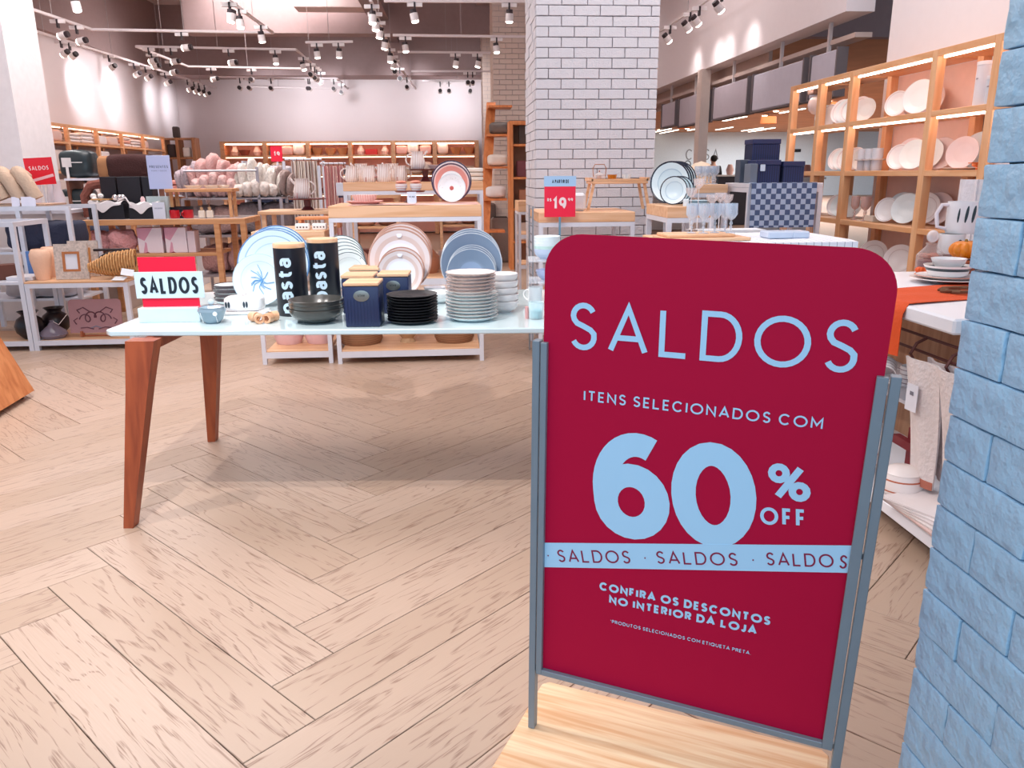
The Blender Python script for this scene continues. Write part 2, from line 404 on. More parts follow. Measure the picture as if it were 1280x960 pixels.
# ================================================================ THE SETTING
def st(name, me, m, **k):
    return ob(name, me, m, kind='structure', **k)
def floor_mat():
    m, nt, b = _new('oak_plank'); L = nt.links
    uv = nt.nodes.new('ShaderNodeUVMap'); uv.uv_map = 'plank'
    mp = nt.nodes.new('ShaderNodeMapping'); mp.inputs['Scale'].default_value = (1.6, 13, 1); L.new(uv.outputs[0], mp.inputs['Vector'])
    n = nt.nodes.new('ShaderNodeTexNoise'); n.inputs['Scale'].default_value = 1; n.inputs['Detail'].default_value = 3; n.inputs['Distortion'].default_value = .5
    L.new(mp.outputs[0], n.inputs['Vector'])
    # cathedral grain: contour lines of the stretched noise
    ml = nt.nodes.new('ShaderNodeMath'); ml.operation = 'MULTIPLY'; L.new(n.outputs['Fac'], ml.inputs[0]); ml.inputs[1].default_value = 15
    fr = nt.nodes.new('ShaderNodeMath'); fr.operation = 'PINGPONG'; L.new(ml.outputs[0], fr.inputs[0]); fr.inputs[1].default_value = 1
    mp2 = nt.nodes.new('ShaderNodeMapping'); mp2.inputs['Scale'].default_value = (7, 260, 1); L.new(uv.outputs[0], mp2.inputs['Vector'])
    n2 = nt.nodes.new('ShaderNodeTexNoise'); n2.inputs['Scale'].default_value = 1; n2.inputs['Detail'].default_value = 3; L.new(mp2.outputs[0], n2.inputs['Vector'])
    cr = nt.nodes.new('ShaderNodeValToRGB'); cr.color_ramp.elements[0].position = .0; cr.color_ramp.elements[1].position = .30
    cr.color_ramp.elements[0].color = (0, 0, 0, 1); cr.color_ramp.elements[1].color = (1, 1, 1, 1); L.new(fr.outputs[0], cr.inputs[0])
    cr2 = nt.nodes.new('ShaderNodeValToRGB'); cr2.color_ramp.elements[0].position = .42; cr2.color_ramp.elements[1].position = .56
    cr2.color_ramp.elements[0].color = (0, 0, 0, 1); cr2.color_ramp.elements[1].color = (1, 1, 1, 1); L.new(n2.outputs['Fac'], cr2.inputs[0])
    mx = nt.nodes.new('ShaderNodeMath'); mx.operation = 'MAXIMUM'; L.new(cr.outputs[0], mx.inputs[0]); L.new(cr2.outputs[0], mx.inputs[1])
    sp = nt.nodes.new('ShaderNodeSeparateXYZ'); L.new(uv.outputs[0], sp.inputs[0])
    dv = nt.nodes.new('ShaderNodeMath'); dv.operation = 'DIVIDE'; L.new(sp.outputs[0], dv.inputs[0]); dv.inputs[1].default_value = 7
    fl = nt.nodes.new('ShaderNodeMath'); fl.operation = 'ROUND'; L.new(dv.outputs[0], fl.inputs[0])
    wn = nt.nodes.new('ShaderNodeTexWhiteNoise'); wn.noise_dimensions = '1D'; L.new(fl.outputs[0], wn.inputs['W'])
    base = mix(nt, wn.outputs['Value'], lin('c9b09e'), lin('b0967f'))
    soft = mix(nt, n2.outputs['Fac'], lin('b89e8b'), base)
    out = mix(nt, mx.outputs[0], lin('8f7160'), soft)
    L.new(out, b.inputs['Base Color']); b.inputs['Roughness'].default_value = .38
    bp = nt.nodes.new('ShaderNodeBump'); bp.inputs['Strength'].default_value = .25; bp.inputs['Distance'].default_value = .002
    L.new(mx.outputs[0], bp.inputs['Height']); L.new(bp.outputs[0], b.inputs['Normal']); return m
FLOORM = floor_mat()
floor = st('floor', absbox(-9, 27, -3, 46, -.06, -.012), M('a88a78', .6))
PHI = math.radians(-46.007); PW = .2024; PN = 6.1448; PL = PN*PW; OX0, OY0 = -1.4582*.95, 2.6113*.95
av = Vector((math.cos(PHI), math.sin(PHI))); bv = Vector((-math.sin(PHI), math.cos(PHI))); O2 = Vector((OX0, OY0))
def plank_verts(bm, uvl, mat, idx):
    g = .0014; x, y = PL/2-g, PW/2-g; e = .0012
    rings = [[(-x, -y, -.012), (x, -y, -.012), (x, y, -.012), (-x, y, -.012)], [(-x, -y, -e), (x, -y, -e), (x, y, -e), (-x, y, -e)],
             [(-x+e, -y+e, 0), (x-e, -y+e, 0), (x-e, y-e, 0), (-x+e, y-e, 0)]]
    V = [[bm.verts.new(mat @ Vector(p)) for p in r] for r in rings]
    fs = [(V[2], rings[2])]
    f = bm.faces.new(V[2])
    for l, p in zip(f.loops, rings[2]): l[uvl].uv = (p[0]+7*idx, p[1]+3.1*(idx % 97))
    for a in (0, 1):
        for i in range(4):
            j = (i+1) % 4; f = bm.faces.new((V[a][i], V[a][j], V[a+1][j], V[a+1][i]))
            ps = (rings[a][i], rings[a][j], rings[a+1][j], rings[a+1][i])
            for l, p in zip(f.loops, ps): l[uvl].uv = (p[0]+7*idx, p[1]+3.1*(idx % 97))
def plank_mesh(idx):
    bm = bmesh.new(); uvl = bm.loops.layers.uv.new('plank'); plank_verts(bm, uvl, Matrix.Identity(4), idx)
    me = bpy.data.meshes.new('plank'); bm.to_mesh(me); bm.free(); return me
PM = [plank_mesh(i) for i in range(24)]
planks = []
for j in range(-10, 14):
    for k in range(-80, 80):
        for t in (0, 1):
            if t == 0: u, v = -k+j*PN, k+j*PN; c = O2+av*(u+PN/2)*PW+bv*(v+.5)*PW; r = PHI
            else: u, v = PN-1-k+j*PN, k+1+j*PN; c = O2+av*(u+.5)*PW+bv*(v+PN/2)*PW; r = PHI+PI/2
            if c.y < .3 or c.y > 13 or c.x < -c.y*.75-.9 or c.x > c.y*.85+.9 or c.x > 7: continue
            planks.append((c.length if c.y > 1 else 50, c.x, c.y, r))
planks.sort(); rest = bmesh.new(); ruv = rest.loops.layers.uv.new('plank'); rnd = random.Random(3)
for i, (_, x, y, r) in enumerate(planks):
    if i < 290: ob('plank', PM[rnd.randrange(24)], FLOORM, floor, (x, y, 0), (0, 0, r+(PI if rnd.random() < .5 else 0)))
    else: plank_verts(rest, ruv, Matrix.Translation((x, y, 0)) @ Matrix.Rotation(r, 4, 'Z'), 100+i)
rm = bpy.data.meshes.new('far_planks'); rest.to_mesh(rm); rest.free()
ob('far_planks', rm, FLOORM, floor, kind='stuff')

WALLM = M('e2d5d6', .9, var=.02, scale=2, bump=.04, bscale=200)
st('wall_left', absbox(-6.15, -6.0, 6, 19.2, 0, 4.7), WALLM)
st('wall_back', absbox(-6.15, 3.35+.2, 19.0, 19.2, 0, 4.7), WALLM)
st('wall_right', absbox(3.28, 3.42, 2.2, 6.05, 0, 4.7), M('efe6e8', .9, var=.02))
st('ceiling', absbox(-9, 27, -1.0, 46, 4.7, 4.8), M('d6c6c6', .9, var=.03, scale=1))
for i, (x0, x1, y0, y1, z0) in enumerate([(-6, 1.0, 10.2, 10.7, 4.3), (-6, 4, 13.4, 13.9, 4.2), (-6, 3.3, 17.9, 18.7, 3.36), (-4.6, .9, 15.4, 15.8, 3.78), (-6, -5.88, 6.1, 17.8, 3.42), (.55, 2.3, 6.5, 19, 4.25)]):
    st('trim_%d' % (i+1), absbox(x0, x1, y0, y1, z0, 4.7), M('a38c8b', .9))
# left plastered column with an oak frame leaning at its side
P = OY(21, 150, 8.6)
st('wall_column', absbox(P.x-1.0, P.x, 8.6, 9.3, 0, 4.7), M('f2ecee', .85))
t = th('leaning_frame', 'orange wooden frame edge standing against the white column at far left', 'frame', (P.x-.42, 8.5, 0))
ob('stile', boxm(.06, .05, 2.25, .004), ORANGE_OAK, t); ob('stile', boxm(.06, .05, 2.25, .004), ORANGE_OAK, t, (-.8, 0, 0)); ob('rail', boxm(.74, .05, .06, .004), ORANGE_OAK, t, (-.4, 0, 2.15))
ob('panel', boxm(.74, .015, 2.1), M('e6c6a8'), t, (-.4, .01, .03))

# ---------------------------------------------------------------- white brick columns: every brick a piece
def brick_mesh(l, h, d, seed, amp, cuts):
    rnd = random.Random(seed); bm = bmesh.new(); addbox(bm, -l/2, l/2, -d/2, d/2, -h/2, h/2)
    bmesh.ops.bevel(bm, geom=bm.edges[:], offset=h*.055, segments=2 if cuts else 1, profile=.6, affect='EDGES')
    if cuts:
        bmesh.ops.subdivide_edges(bm, edges=[e for e in bm.edges if e.calc_length() > l*.3], cuts=cuts*3, use_grid_fill=True)
        bmesh.ops.subdivide_edges(bm, edges=[e for e in bm.edges if e.calc_length() > h*.4], cuts=cuts, use_grid_fill=True)
    ph = [rnd.uniform(0, 9) for _ in range(6)]
    for v in bm.verts:
        c = v.co; n = math.sin(c.x*70+ph[0])*math.cos(c.z*95+ph[1])+.6*math.sin(c.x*160+ph[2]+c.z*120)+rnd.uniform(-.5, .5)
        v.co += Vector((.4*n, n, .5*math.sin(c.x*60+ph[3])))*amp
    return tomesh(bm, 'brick', True, 50)
NB = {(l, s): brick_mesh(l, .0735, .05, s+int(l*1000), .0007, 1) for l in (.198, .098) for s in range(4)}
COOL_LIT_BRICK = M('a9d0ea', .45, var=.08, scale=12, bump=.5, bscale=30)  # white brick; blue of the shopfront daylight put into its colour
# near column: its left face (X = .77) runs from Y .3 to Y 1.12
XC, YC, BP, BL = .77, 1.12, .0756, .2
near = st('wall_brick_near', absbox(XC+.03, XC+.55, .15, YC-.012, 0, 4.7), M('98a6b0', .9))
rnd = random.Random(5)
for k in range(-13, 28):
    zc = .9604+BP*(k+.5)
    if zc < .02: continue
    half = (k % 2) != 0
    y = YC
    first = True
    while y > .3:
        l = .1 if (first and half) else BL
        me = NB[(.098 if l == .1 else .198, rnd.randrange(4))]
        ob('brick', me, COOL_LIT_BRICK, near, (XC+.025+rnd.uniform(-.002, .002), y-l/2, zc), (rnd.uniform(-.006, .006), rnd.uniform(-.012, .012), PI/2*(1 if rnd.random() < .5 else -1)+rnd.uniform(-.008, .008)))
        y -= l; first = False
def far_column(name, x0, x1, y0, y1, m, ph, z_lo, z_hi, limit=290, pitch=.0756):
    root = st(name, absbox(x0+.012, x1-.012, y0+.012, y1, 0, 4.7), M('b9adb0', .9))
    rnd = random.Random(int(x0*100)); k = 0; n = 0; side = []
    fb = {l: boxm(l-.006, .03, pitch-.006, .003) for l in (.2, .1)}
    zs = []
    z = ph
    while z < 4.68:
        zs.append(z); z += pitch
    zs.sort(key=lambda q: 0 if z_lo <= q <= z_hi else 1)
    for z in zs:
        k = int(round((z-ph)/pitch)); x = x0; first = True
        while x < x1-.005:
            l = .1 if (first and k % 2) else .2; l = min(l, x1-x)
            if l < .03: break
            j = rnd.uniform(-.0025, .0025)
            if z_lo <= z <= z_hi and n < limit:
                me = fb[.2] if abs(l-.2) < .001 else boxm(round(l, 3)-.006, .03, pitch-.006, .003)
                ob('brick', me, m, root, (x+l/2, y0+.008+j, z+.003)); n += 1
            else: side.append((x+.003, x+l-.003, y0+j, y0+.03, z+.003, z+pitch-.003))
            x += l; first = False
        y = y0+.03; first = True
        while y < y1-.03:
            l = .2 if (first and k % 2) else .1 if first else .2; l = min(l, y1-y)
            j = rnd.uniform(-.003, .003)
            side.append((x0+j, x0+.03, y, y+l-.006, z+.003, z+pitch-.003)); y += l; first = False
    ob('bricks_out_of_reach', manybox(side), m, root, kind='stuff')
WB = M('dcdae0', .6, var=.05, scale=3, bump=.3, bscale=90)
far_column('wall_brick_middle', .69, 1.66, 6.5, 7.35, WB, .0, .75, 3.2)
a = OY(617, 150, 13); far_column('wall_brick_far', a.x, a.x+1.0, 13, 13.8, M('e2cfc4', .7, bump=.3), .02, .9, 3.45, 260)
a = OY(604, 150, 17); far_column('wall_brick_last', a.x, a.x+1.0, 17, 17.8, M('e2cfc4', .7), .02, 9, 9)

# ---------------------------------------------------------------- right side: bulkhead, roller boxes and the neighbouring store
FX = 3.35
zb = OX(960, 54, FX).z
st('wall_bulkhead', absbox(FX, FX+.25, 6.92, 19, zb, 4.7), M('ece0e2', .9, var=.02))
st('wall_return', absbox(FX+.27, 7, 9.0, 9.15, 2.75, 4.7), M('a58f90', .9))
st('trim_8', absbox(FX+.1, FX+.25, 6.92, 19, zb-.2, zb-.16), M('c9b2aa', .8))
for i, px in enumerate([(822, 841), (843, 879), (884, 929), (931, 996), (999, 1036)]):
    # grey roller-blind boxes: ends read off the photograph along X = FX
    a = OX(px[0], 150, FX); b = OX(px[1], 110, FX); y0, y1 = min(a.y, b.y), max(a.y, b.y)
    z1 = zb-.26; z0 = z1-(.38 if i else .34)
    t = th('blind_box', 'grey fabric-fronted blind box hung under the right bulkhead, %s counting from the far end' % ORD[i], 'blind box', (FX+.1, (y0+y1)/2, z0), 0, 'grey blind boxes under the bulkhead')
    ob('front', boxm(.08, round(y1-y0-.06, 3), z1-z0, .01), M('b9adb6' if i < 3 else 'c3bcc8', .8), t)
    ob('end_trim', boxm(.10, .025, z1-z0+.015), M('6d6163', .6), t, (0, (y1-y0)/2-.015, -.0)); ob('end_trim', boxm(.10, .025, z1-z0+.015), M('6d6163', .6), t, (0, -(y1-y0)/2+.015, -.0))
    ob('hanger', boxm(.03, .03, .255), M('c9bdbb'), t, (0, 0, z1-z0))
    ob('bottom_trim', boxm(.10, round(y1-y0, 3), .015), M('6d6163', .6), t, (0, 0, -.0155))
P = OX(875, 150, FX-.02)
st('wall_post', absbox(FX-.04, FX+.08, P.y-.05, P.y+.14, 0, zb), M('d2bdb4', .85))
st('trim_9', absbox(FX+.26, FX+.30, 9.2, 19, zb-.28, zb+.3), M('bfa396', .9))  # backing panel added so the unlit gap over the boxes reads brown
st('wall_neighbour', absbox(6, 27, 44, 44.2, 0, 4.7), M('d8e4ec', .8))
st('ceiling_neighbour', absbox(FX+.36, 27, 9.2, 44, 3.42, 3.5), M('cc9068', .8, var=.2, scale=1.5))
# letters on the neighbour's wall
a = OY(857, 200, 43.98); b = OY(898, 200, 43.98); hL = 13*mpp(a)
t = th('wall_lettering', 'thin grey capital letters on the white wall of the store at right', 'sign', (a.x, 43.985, OY(870, 200, 43.98).z))
ob('letters', text_mesh('CASA', hL, .1, .35, fit=b.x-a.x), M('7d8288'), t, rot=(PI/2, 0, 0))
c = OY(877, 207, 43.98); ob('letters', text_mesh('JEU', 5*mpp(a), .16, .3), M('5b5e66'), t, (c.x-a.x+.05, 0, -.42), (PI/2, 0, 0))
# line lamps in the neighbour's ceiling
for i, (x, y, l) in enumerate([(836, 176, 22), (918, 148, 28), (946, 168, 20), (990, 138, 30), (828, 183, 20), (1000, 170, 30), (940, 180, 26), (868, 172, 16), (960, 178, 16), (905, 179, 20)]):
    p = OZ(x, y, 3.38 if y < 178 else 3.36)
    if p.y > 42: p = XA(x, 42.0-i*.3, 3.38)
    t = th('line_lamp', 'slim glowing line lamp in the brown ceiling of the store at right, %s one' % ORD[i], 'ceiling lamp', (p.x, p.y, 3.3695), 0, 'line lamps in the far ceiling')
    L_ = l*p.y*p.y/(p.x*980)
    ob('housing', boxm(.12, L_+.04, .05), M('e8e4e0'), t); ob('tube', boxm(.09, L_, .02), EM('fff2e0', 5), t, (0, 0, -.0205))
for i in range(20):
    x = 826+11*i+rnd.uniform(-3, 3); p = XA(x, rnd.uniform(20, 42), 3.40)
    ob('downlight', lathe(((0, 0), (.09, 0), (.1, .02), (0, .03))), EM('fff0d8', 14), None, (p.x, p.y, 3.388), label='tiny round downlight in the brown ceiling of the store at right, %s from the left' % ORD[i], cat='downlight', grp='downlights in the far store')
for i, (x, y) in enumerate([(1035, 130), (885, 165), (960, 150), (855, 178)]):
    p = XA(x, 24+3*i, 3.0)
    t = th('pendant_shade', 'orange slatted pendant shade in the far store, %s from the right' % ORD[[0, 2, 1, 3][i]], 'pendant', (p.x, p.y, 3.05), 0, 'orange pendants in the far store')
    ob('shade', lathe(((.0, .28), (.28, .26), (.3, 0), (.28, 0), (.26, .24), (0, .26))), M('d8824a', .7), t); ob('cord', boxm(.015, .015, .12), M('333333'), t, (0, 0, .27))
    ob('bulb', ball(.06, .06, .06), EM('ffd9a0', 6), t, (0, 0, .05))
area('store_lamp', (11.0, 24, 3.3), 6, 700, (1, .95, .9), sy=12)
area('store_lamp', (16.0, 36, 3.3), 6, 900, (.92, .96, 1), sy=12)
# ================================================================ FLOOR SIGN
A_, B_ = -.4593, -.0347; g_ = -.0257
_a = Vector((math.cos(A_), math.sin(A_), 0)); _n = Vector((-math.sin(A_), math.cos(A_), 0))
_b = Vector((0, 0, 1))*math.cos(B_)+_n*math.sin(B_)
sa = _a*math.cos(g_)+_b*math.sin(g_); sb = _b*math.cos(g_)-_a*math.sin(g_); sn = sa.cross(sb)   # sn points at the viewer
SO = Vector((.1862, 1.5886, .2139))
SM = Matrix((sa, sb, sn)).transposed().to_4x4()
def SU(px, py):
    d = ray(px, py); k = (SO-CP).dot(sn)/d.dot(sn); q = CP+d*k-SO; return q.dot(sa), q.dot(sb)
sign = th('floor_sign', 'tall crimson sale sign with rounded top in a grey metal frame on a wooden foot', 'sign', SO)
sign.rotation_euler = SM.to_euler()
GREYM = M('8b99a4', .45, .35); SW, SH, ST_ = .6119, .7842, 1.0041
COOL_LIT_WHITE = M('b4dcf6', .6, var=.0); CRIM = M('bc0038', .6, var=.02, scale=3, spec=.2)  # lettering and tape are white; the cool daylight's blue is in the colour
def rounded(x0, x1, y0, y1, r, n=10, bottom=False):
    pts = [(x0, y0), (x1, y0)]
    for i in range(n+1): t_ = PI/2*i/n; pts.append((x1-r+r*math.cos(t_), y1-r+r*math.sin(t_)))
    for i in range(n+1): t_ = PI/2+PI/2*i/n; pts.append((x0+r+r*math.cos(t_), y1-r+r*math.sin(t_)))
    return pts
ob('panel', prism(rounded(-.011, SW+.0125, -.008, ST_, .075), -.004, 0.0), CRIM, sign)
rb = [(-.012, 0, -.008, SH, .0005, .012)]
ob('rail', absbox(-.0135, 0, -.014, SH, .0003, .012, .001), GREYM, sign); ob('rail', absbox(SW, SW+.0195, -.014, SH, .0003, .012, .001), GREYM, sign)
ob('bottom_rail', absbox(0, SW, -.014, 0.0, .0003, .012, .001), GREYM, sign)
def postlen(u): # down to the top of the foot
    p0 = SO+sa*u; return (p0.z-.040)/sb.z
for u0, u1 in ((-.032, -.0165), (SW+.0225, SW+.040)):
    l_ = postlen(u0); ob('post', absbox(u0, u1, -l_+.001, SH+.002, -.012, .010, .001), GREYM, sign)
ob('crossbar', absbox(-.0165, SW+.0225, -.02, -.008, -.012, -.0045), GREYM, sign); ob('crossbar', absbox(-.0165, SW+.0225, .42, .432, -.012, -.0045), GREYM, sign)
def stext(s, pl, pr, capl, w, name='lettering', mat=COOL_LIT_WHITE, width=1.0, spacing=.22, zz=.0006):
    """pl, pr: pixels of the left and right ends of the baseline; capl: pixel of the top left"""
    u0, v0 = SU(*pl); u1, v1 = SU(*pr); _, vt = SU(*capl)
    me = text_mesh(s, vt-v0, w, spacing, width, .0005, fit=u1-u0)
    o = ob(name, me, mat, sign, (u0, v0, zz), (0, 0, math.atan2(v1-v0, u1-u0))); return o
stext('SALDOS', (711.3, 436), (1071, 467.5), (711.3, 377), .115, spacing=.2)
stext('ITENS SELECIONADOS COM', (729.7, 500.5), (1028, 537), (729.7, 487.6), .15, spacing=.24, width=1.12)
stext('6', (749, 671), (840, 677), (752, 541.5), .215); stext('0', (843, 680), (949, 688), (846, 552), .215)
stext('%', (958, 622), (1012, 629), (960, 577), .18); stext('OFF', (950.6, 655), (1007.5, 659), (952, 633.5), .18)
q = [SU(681, 678), SU(1061, 681), SU(1059, 715.5), SU(680, 708.3)]
q[0] = (0, q[0][1]); q[3] = (0, q[3][1]); q[1] = (SW, q[1][1]); q[2] = (SW, q[2][1])
ob('tape_band', prism(q[::-1], .0008, .0016), COOL_LIT_WHITE, sign)
CR2 = M('8e1240', .6, var=0)
for s, a, b, c in (('SALDOS', (698.5, 702), (791, 704), (699.5, 687)), ('SALDOS', (821.5, 704), (925, 707), (822, 688.5)), ('SALDO', (958.5, 706), (1044, 709), (959.5, 690))):
    stext(s, a, b, c, .12, 'tape_lettering', CR2, zz=.0017)
u0, v0 = SU(1047, 709); _, vt = SU(1047, 692)
me = text_mesh('S', vt-v0, .12, fit=.0135); ob('tape_lettering', me, CR2, sign, (SW-.0165, v0, .0017))
for p in ((685.5, 694), (806.5, 697), (941.5, 699.5)):
    u, v = SU(*p); ob('tape_dot', boxm(.0028, .0028, .0006), CR2, sign, (u, v, .0017))
stext('CONFIRA OS DESCONTOS', (749.5, 737), (962.5, 781.5), (750, 727), .24, spacing=.22, width=1.25)
stext('NO INTERIOR DA LOJA', (761.5, 753.8), (945.5, 793), (762, 744), .24, spacing=.22, width=1.25)
stext('*PRODUTOS SELECIONADOS COM ETIQUETA PRETA.', (763, 778.2), (938.6, 818.3), (763.3, 774.3), .15, spacing=.24, width=1.2)
# wooden foot
bp_ = OZ(680, 850, .04)
fa = Vector((math.cos(math.radians(-27)), math.sin(math.radians(-27)), 0)); fn_ = Vector((fa.y, -fa.x, 0))
pts = [(0, -.40), (.70, -.40), (.70, -.015), (.685, 0), (.015, 0), (0, -.015)]
ft = ob('foot', prism(pts, 0, .04, .003), WOOD('f4d4ac', 'dfa878', .5, 1.5, 0, 9), None, (bp_.x, bp_.y, 0), (0, 0, math.radians(-27)))
mw = ft.matrix_basis.copy(); ft.parent = sign
bpy.context.view_layer.update(); ft.matrix_parent_inverse = sign.matrix_world.inverted()

# ================================================================ NEAR DISPLAY PLINTH (far left)
pe = [OZ(43, 488, .035), OZ(0, 510, .035)]
t = th('display_plinth', 'tapered wooden display plinth on small casters at the left edge', 'plinth', (pe[0].x, pe[0].y, 0), math.radians(-86))
# local x runs toward the camera, local y to the left... tapered box
tp = .33
ob('body', loft([[(0, 0, .035), (.9, 0, .035), (.9, -.8, .035), (0, -.8, .035)], [(.12, -.26, .83), (.78, -.26, .83), (.78, -.6, .83), (.12, -.6, .83)]]), WOOD('d9905c', 'bd6f3e', .5, 1, 2, 5), t)
for cx_, cy_ in ((.06, -.06), (.84, -.06), (.06, -.74), (.84, -.74)):
    ob('caster', lathe(((0, 0), (.016, 0), (.018, .018), (.018, .035), (0, .035)), 10), M('2a2627', .5), t, (cx_, cy_, 0))

# ================================================================ MAIN TABLE
TR = math.radians(-4.5); TZ = .75
ta = Vector((math.cos(TR), math.sin(TR), 0)); tn = Vector((-math.sin(TR), math.cos(TR), 0)); TO = Vector((-1.365, 3.11, 0))
table = th('display_table', 'long white-topped display table with tapered reddish wooden legs', 'table', TO, TR)
TL_, TD_ = 2.08, 1.05
TOPM = M('d2e6ea', .12, var=.0, coat=.3)  # white top with the cyan of cool reflections mixed into its colour
ob('tabletop', prism([(.03, 0), (TL_-.03, 0), (TL_, .03), (TL_, TD_-.03), (TL_-.03, TD_), (.03, TD_), (0, TD_-.03), (0, .03)], TZ-.022, TZ, .004), TOPM, table)
def tloc(p): d = Vector(p)-TO; return d.dot(ta), d.dot(tn)
LEGM = WOOD('a8502a', '84381b', .38, 1, 2, 5)
def tleg(foot, top, name='leg'):
    (fx, fy), (tx, ty) = foot, top; s1, s2 = .024, .05
    def sec(x, y, a, b, z): return [(x-a, y-b, z), (x+a, y-b, z), (x+a, y+b, z), (x-a, y+b, z)]
    return ob(name, loft([sec(fx, fy, s1*.8, s1, 0), sec(fx+(tx-fx)*.75, fy+(ty-fy)*.75, s2*.85, s2*.62, (TZ-.022)*.75), sec(tx, ty, s2*1.1, s2*.7, TZ-.0225)]), LEGM, table)
f1 = tloc(OZ(161, 660, 0)); f2 = tloc(OZ(268, 549, 0)); tp1 = tloc(XA(193, 3.13, .72)); tp2 = tloc(XA(272, 4.02, .72))
tleg((f1[0], f1[1]+.02), (tp1[0], f1[1]+.12)); tleg((f2[0], f2[1]-.02), (tp2[0], f2[1]-.06))
tleg((TL_-.04, f1[1]+.02), (TL_-.19, f1[1]+.12)); tleg((TL_-.08, f2[1]-.02), (TL_-.16, f2[1]-.06))
def apron(x0, x1, y0, y1): ob('apron', absbox(x0, x1, y0, y1, TZ-.075, TZ-.0225, .002), LEGM, table)
apron(tp1[0]-.015, tp1[0]+.015, f1[1]+.15, f2[1]-.09); apron(TL_-.19, TL_-.16, f1[1]+.15, f2[1]-.09)
apron(tp1[0]+.1, TL_-.25, f1[1]+.45, f1[1]+.48)
Z0 = TZ
def onT(px, py, z=None):
    """point of the table top (or a surface at height z) seen at this pixel"""
    return OZ(px, py, TZ if z is None else z)
# --- tabletop sale sign
p = onT(213, 403); k = mpp(p); w = 76*k
t = th('tabletop_sign', 'red and white sale sign in a white block on the white table', 'sign', (p.x, p.y+.04, TZ), TR*.4)
REDM = M('f2123a', .35, var=0)
ob('base_block', boxm(w, .08, 18*k, .002), M('d6e6e8', .3), t)
ob('red_panel', boxm(70*k, .006, 62*k), REDM, t, (.0, 0, 18*k)); pw = 84*k
ob('white_panel', boxm(pw, .004, 33*k, .001), M('d2e6ee', .3, var=0), t, (.003, -.0065, 29*k))
ob('lettering', text_mesh('SALDOS', 21*k, .17, .2, .8, .0006, fit=70*k), M('14202e', .5), t, (-.5*70*k+.003, -.0094, 34.5*k), (PI/2, 0, 0))
# --- pieces
def plate(R, h=.022, t_=.004, well=.62):
    return lathe(((0, .0), (R*well*.9, .0), (R*well, .002), (R*.97, h-.003), (R, h), (R*.985, h+.001), (R*well*.98, t_+.003), (R*well*.85, t_), (0, t_)), 40)
def bowl(R, h, foot=.45, t_=.004):
    pr = [(0, 0), (R*foot, 0), (R*foot*1.05, .004)]
    for i in range(1, 6):
        s_ = i/5; pr.append((R*(foot+(1-foot)*math.sin(s_*PI/2)), h*(s_**1.5)*.98+.004*(1-s_)))
    pr.append((R*.985, h))
    for i in range(4, 0, -1):
        s_ = i/5; pr.append(((R-t_*1.4)*(foot+(1-foot)*math.sin(s_*PI/2)), h*(s_**1.5)+t_*1.3))
    pr.append((R*foot*.9, t_*1.5)); pr.append((0, t_*1.5)); return lathe(tuple(pr), 32)
def stack(name, n, loc, R, dz, mfn, lfn, cat, grp, me=None, jit=.002):
    rnd_ = random.Random(int(R*1e4)+n)
    for i in range(n):
        me_ = me or plate(R)
        ob(name, me_, mfn(i), None, (loc[0]+rnd_.uniform(-jit, jit), loc[1]+rnd_.uniform(-jit, jit), loc[2]+i*dz), (0, 0, rnd_.uniform(0, 6)), lfn(i), cat, grp)
def standing(name, loc, R, m, label, cat='plate', grp=None, lean=14, rz=0, me=None):
    """round plate on edge, leaning back, facing -Y turned by rz"""
    la = math.radians(lean); o = ob(name, me or plate(R), m, None, rot=(0, 0, 0), label=label, cat=cat, grp=grp)
    o.rotation_euler = (PI/2-la, 0, rz)
    o.location = (loc[0]+math.sin(rz)*0, loc[1], loc[2]+R*math.cos(la)+.002); return o
def rack(loc, w, d, h, label, rz=0, m=None, n=3):
    t_ = th('plate_rack', label, 'rack', loc, rz)
    ob('rail', tubes([[(-w/2, -d/2, .004), (-w/2, d/2, .004)]], .003), m or WMETAL, t_); ob('rail', tubes([[(w/2, -d/2, .004), (w/2, d/2, .004)]], .003), m or WMETAL, t_)
    ob('back_loop', tubes([[(-w/2, d/2, .004), (-w/2, d/2+.02, h), (w/2, d/2+.02, h), (w/2, d/2, .004)]], .003), m or WMETAL, t_)
    ob('front_loop', tubes([[(-w/2, -d/2, .004), (-w/2, -d/2-.01, .03), (w/2, -d/2-.01, .03), (w/2, -d/2, .004)]], .003), m or WMETAL, t_); return t_
# sugar bowl
p = onT(262, 406); k = mpp(p)
t = th('sugar_bowl', 'small grey-blue lidded glass bowl with a string tag at the table front', 'bowl', (p.x, p.y+.05, TZ))
R = 17.5*k; gb = M('8fa6b4', .12, var=.15, coat=.5)
ob('body', lathe(((0, 0), (R*.5, 0), (R*.72, .012), (R, R*.9), (R*.9, R*1.15), (R*.84, R*1.15), (R*.9, R*.9), (R*.4, .012), (0, .01))), gb, t)
ob('lid', lathe(((0, R*1.32), (R*.5, R*1.28), (R*.93, R*1.17), (R*.93, R*1.15), (0, R*1.15))), gb, t); ob('knob', ball(R*.22, R*.22, R*.2), GL('dff2f8', .05, .5), t, (0, 0, R*1.31))
ob('string', tubes([[(-R*.5, -R*.6, .006), (-R*.6, -R*.78, R*.8), (-R*.3, -R*.5, R*1.22)], [(R*.5, -R*.62, .006), (R*.45, -R*.82, R*.8), (R*.2, -R*.5, R*1.22)]], .0012), M('f2f2f2'), t)
ob('tag', lathe(((0, 0), (R*.16, 0), (R*.16, .001), (0, .001))), M('f4f6f8'), t, (R*.45, -R*.9, R*.78), (PI/2, 0, 0))
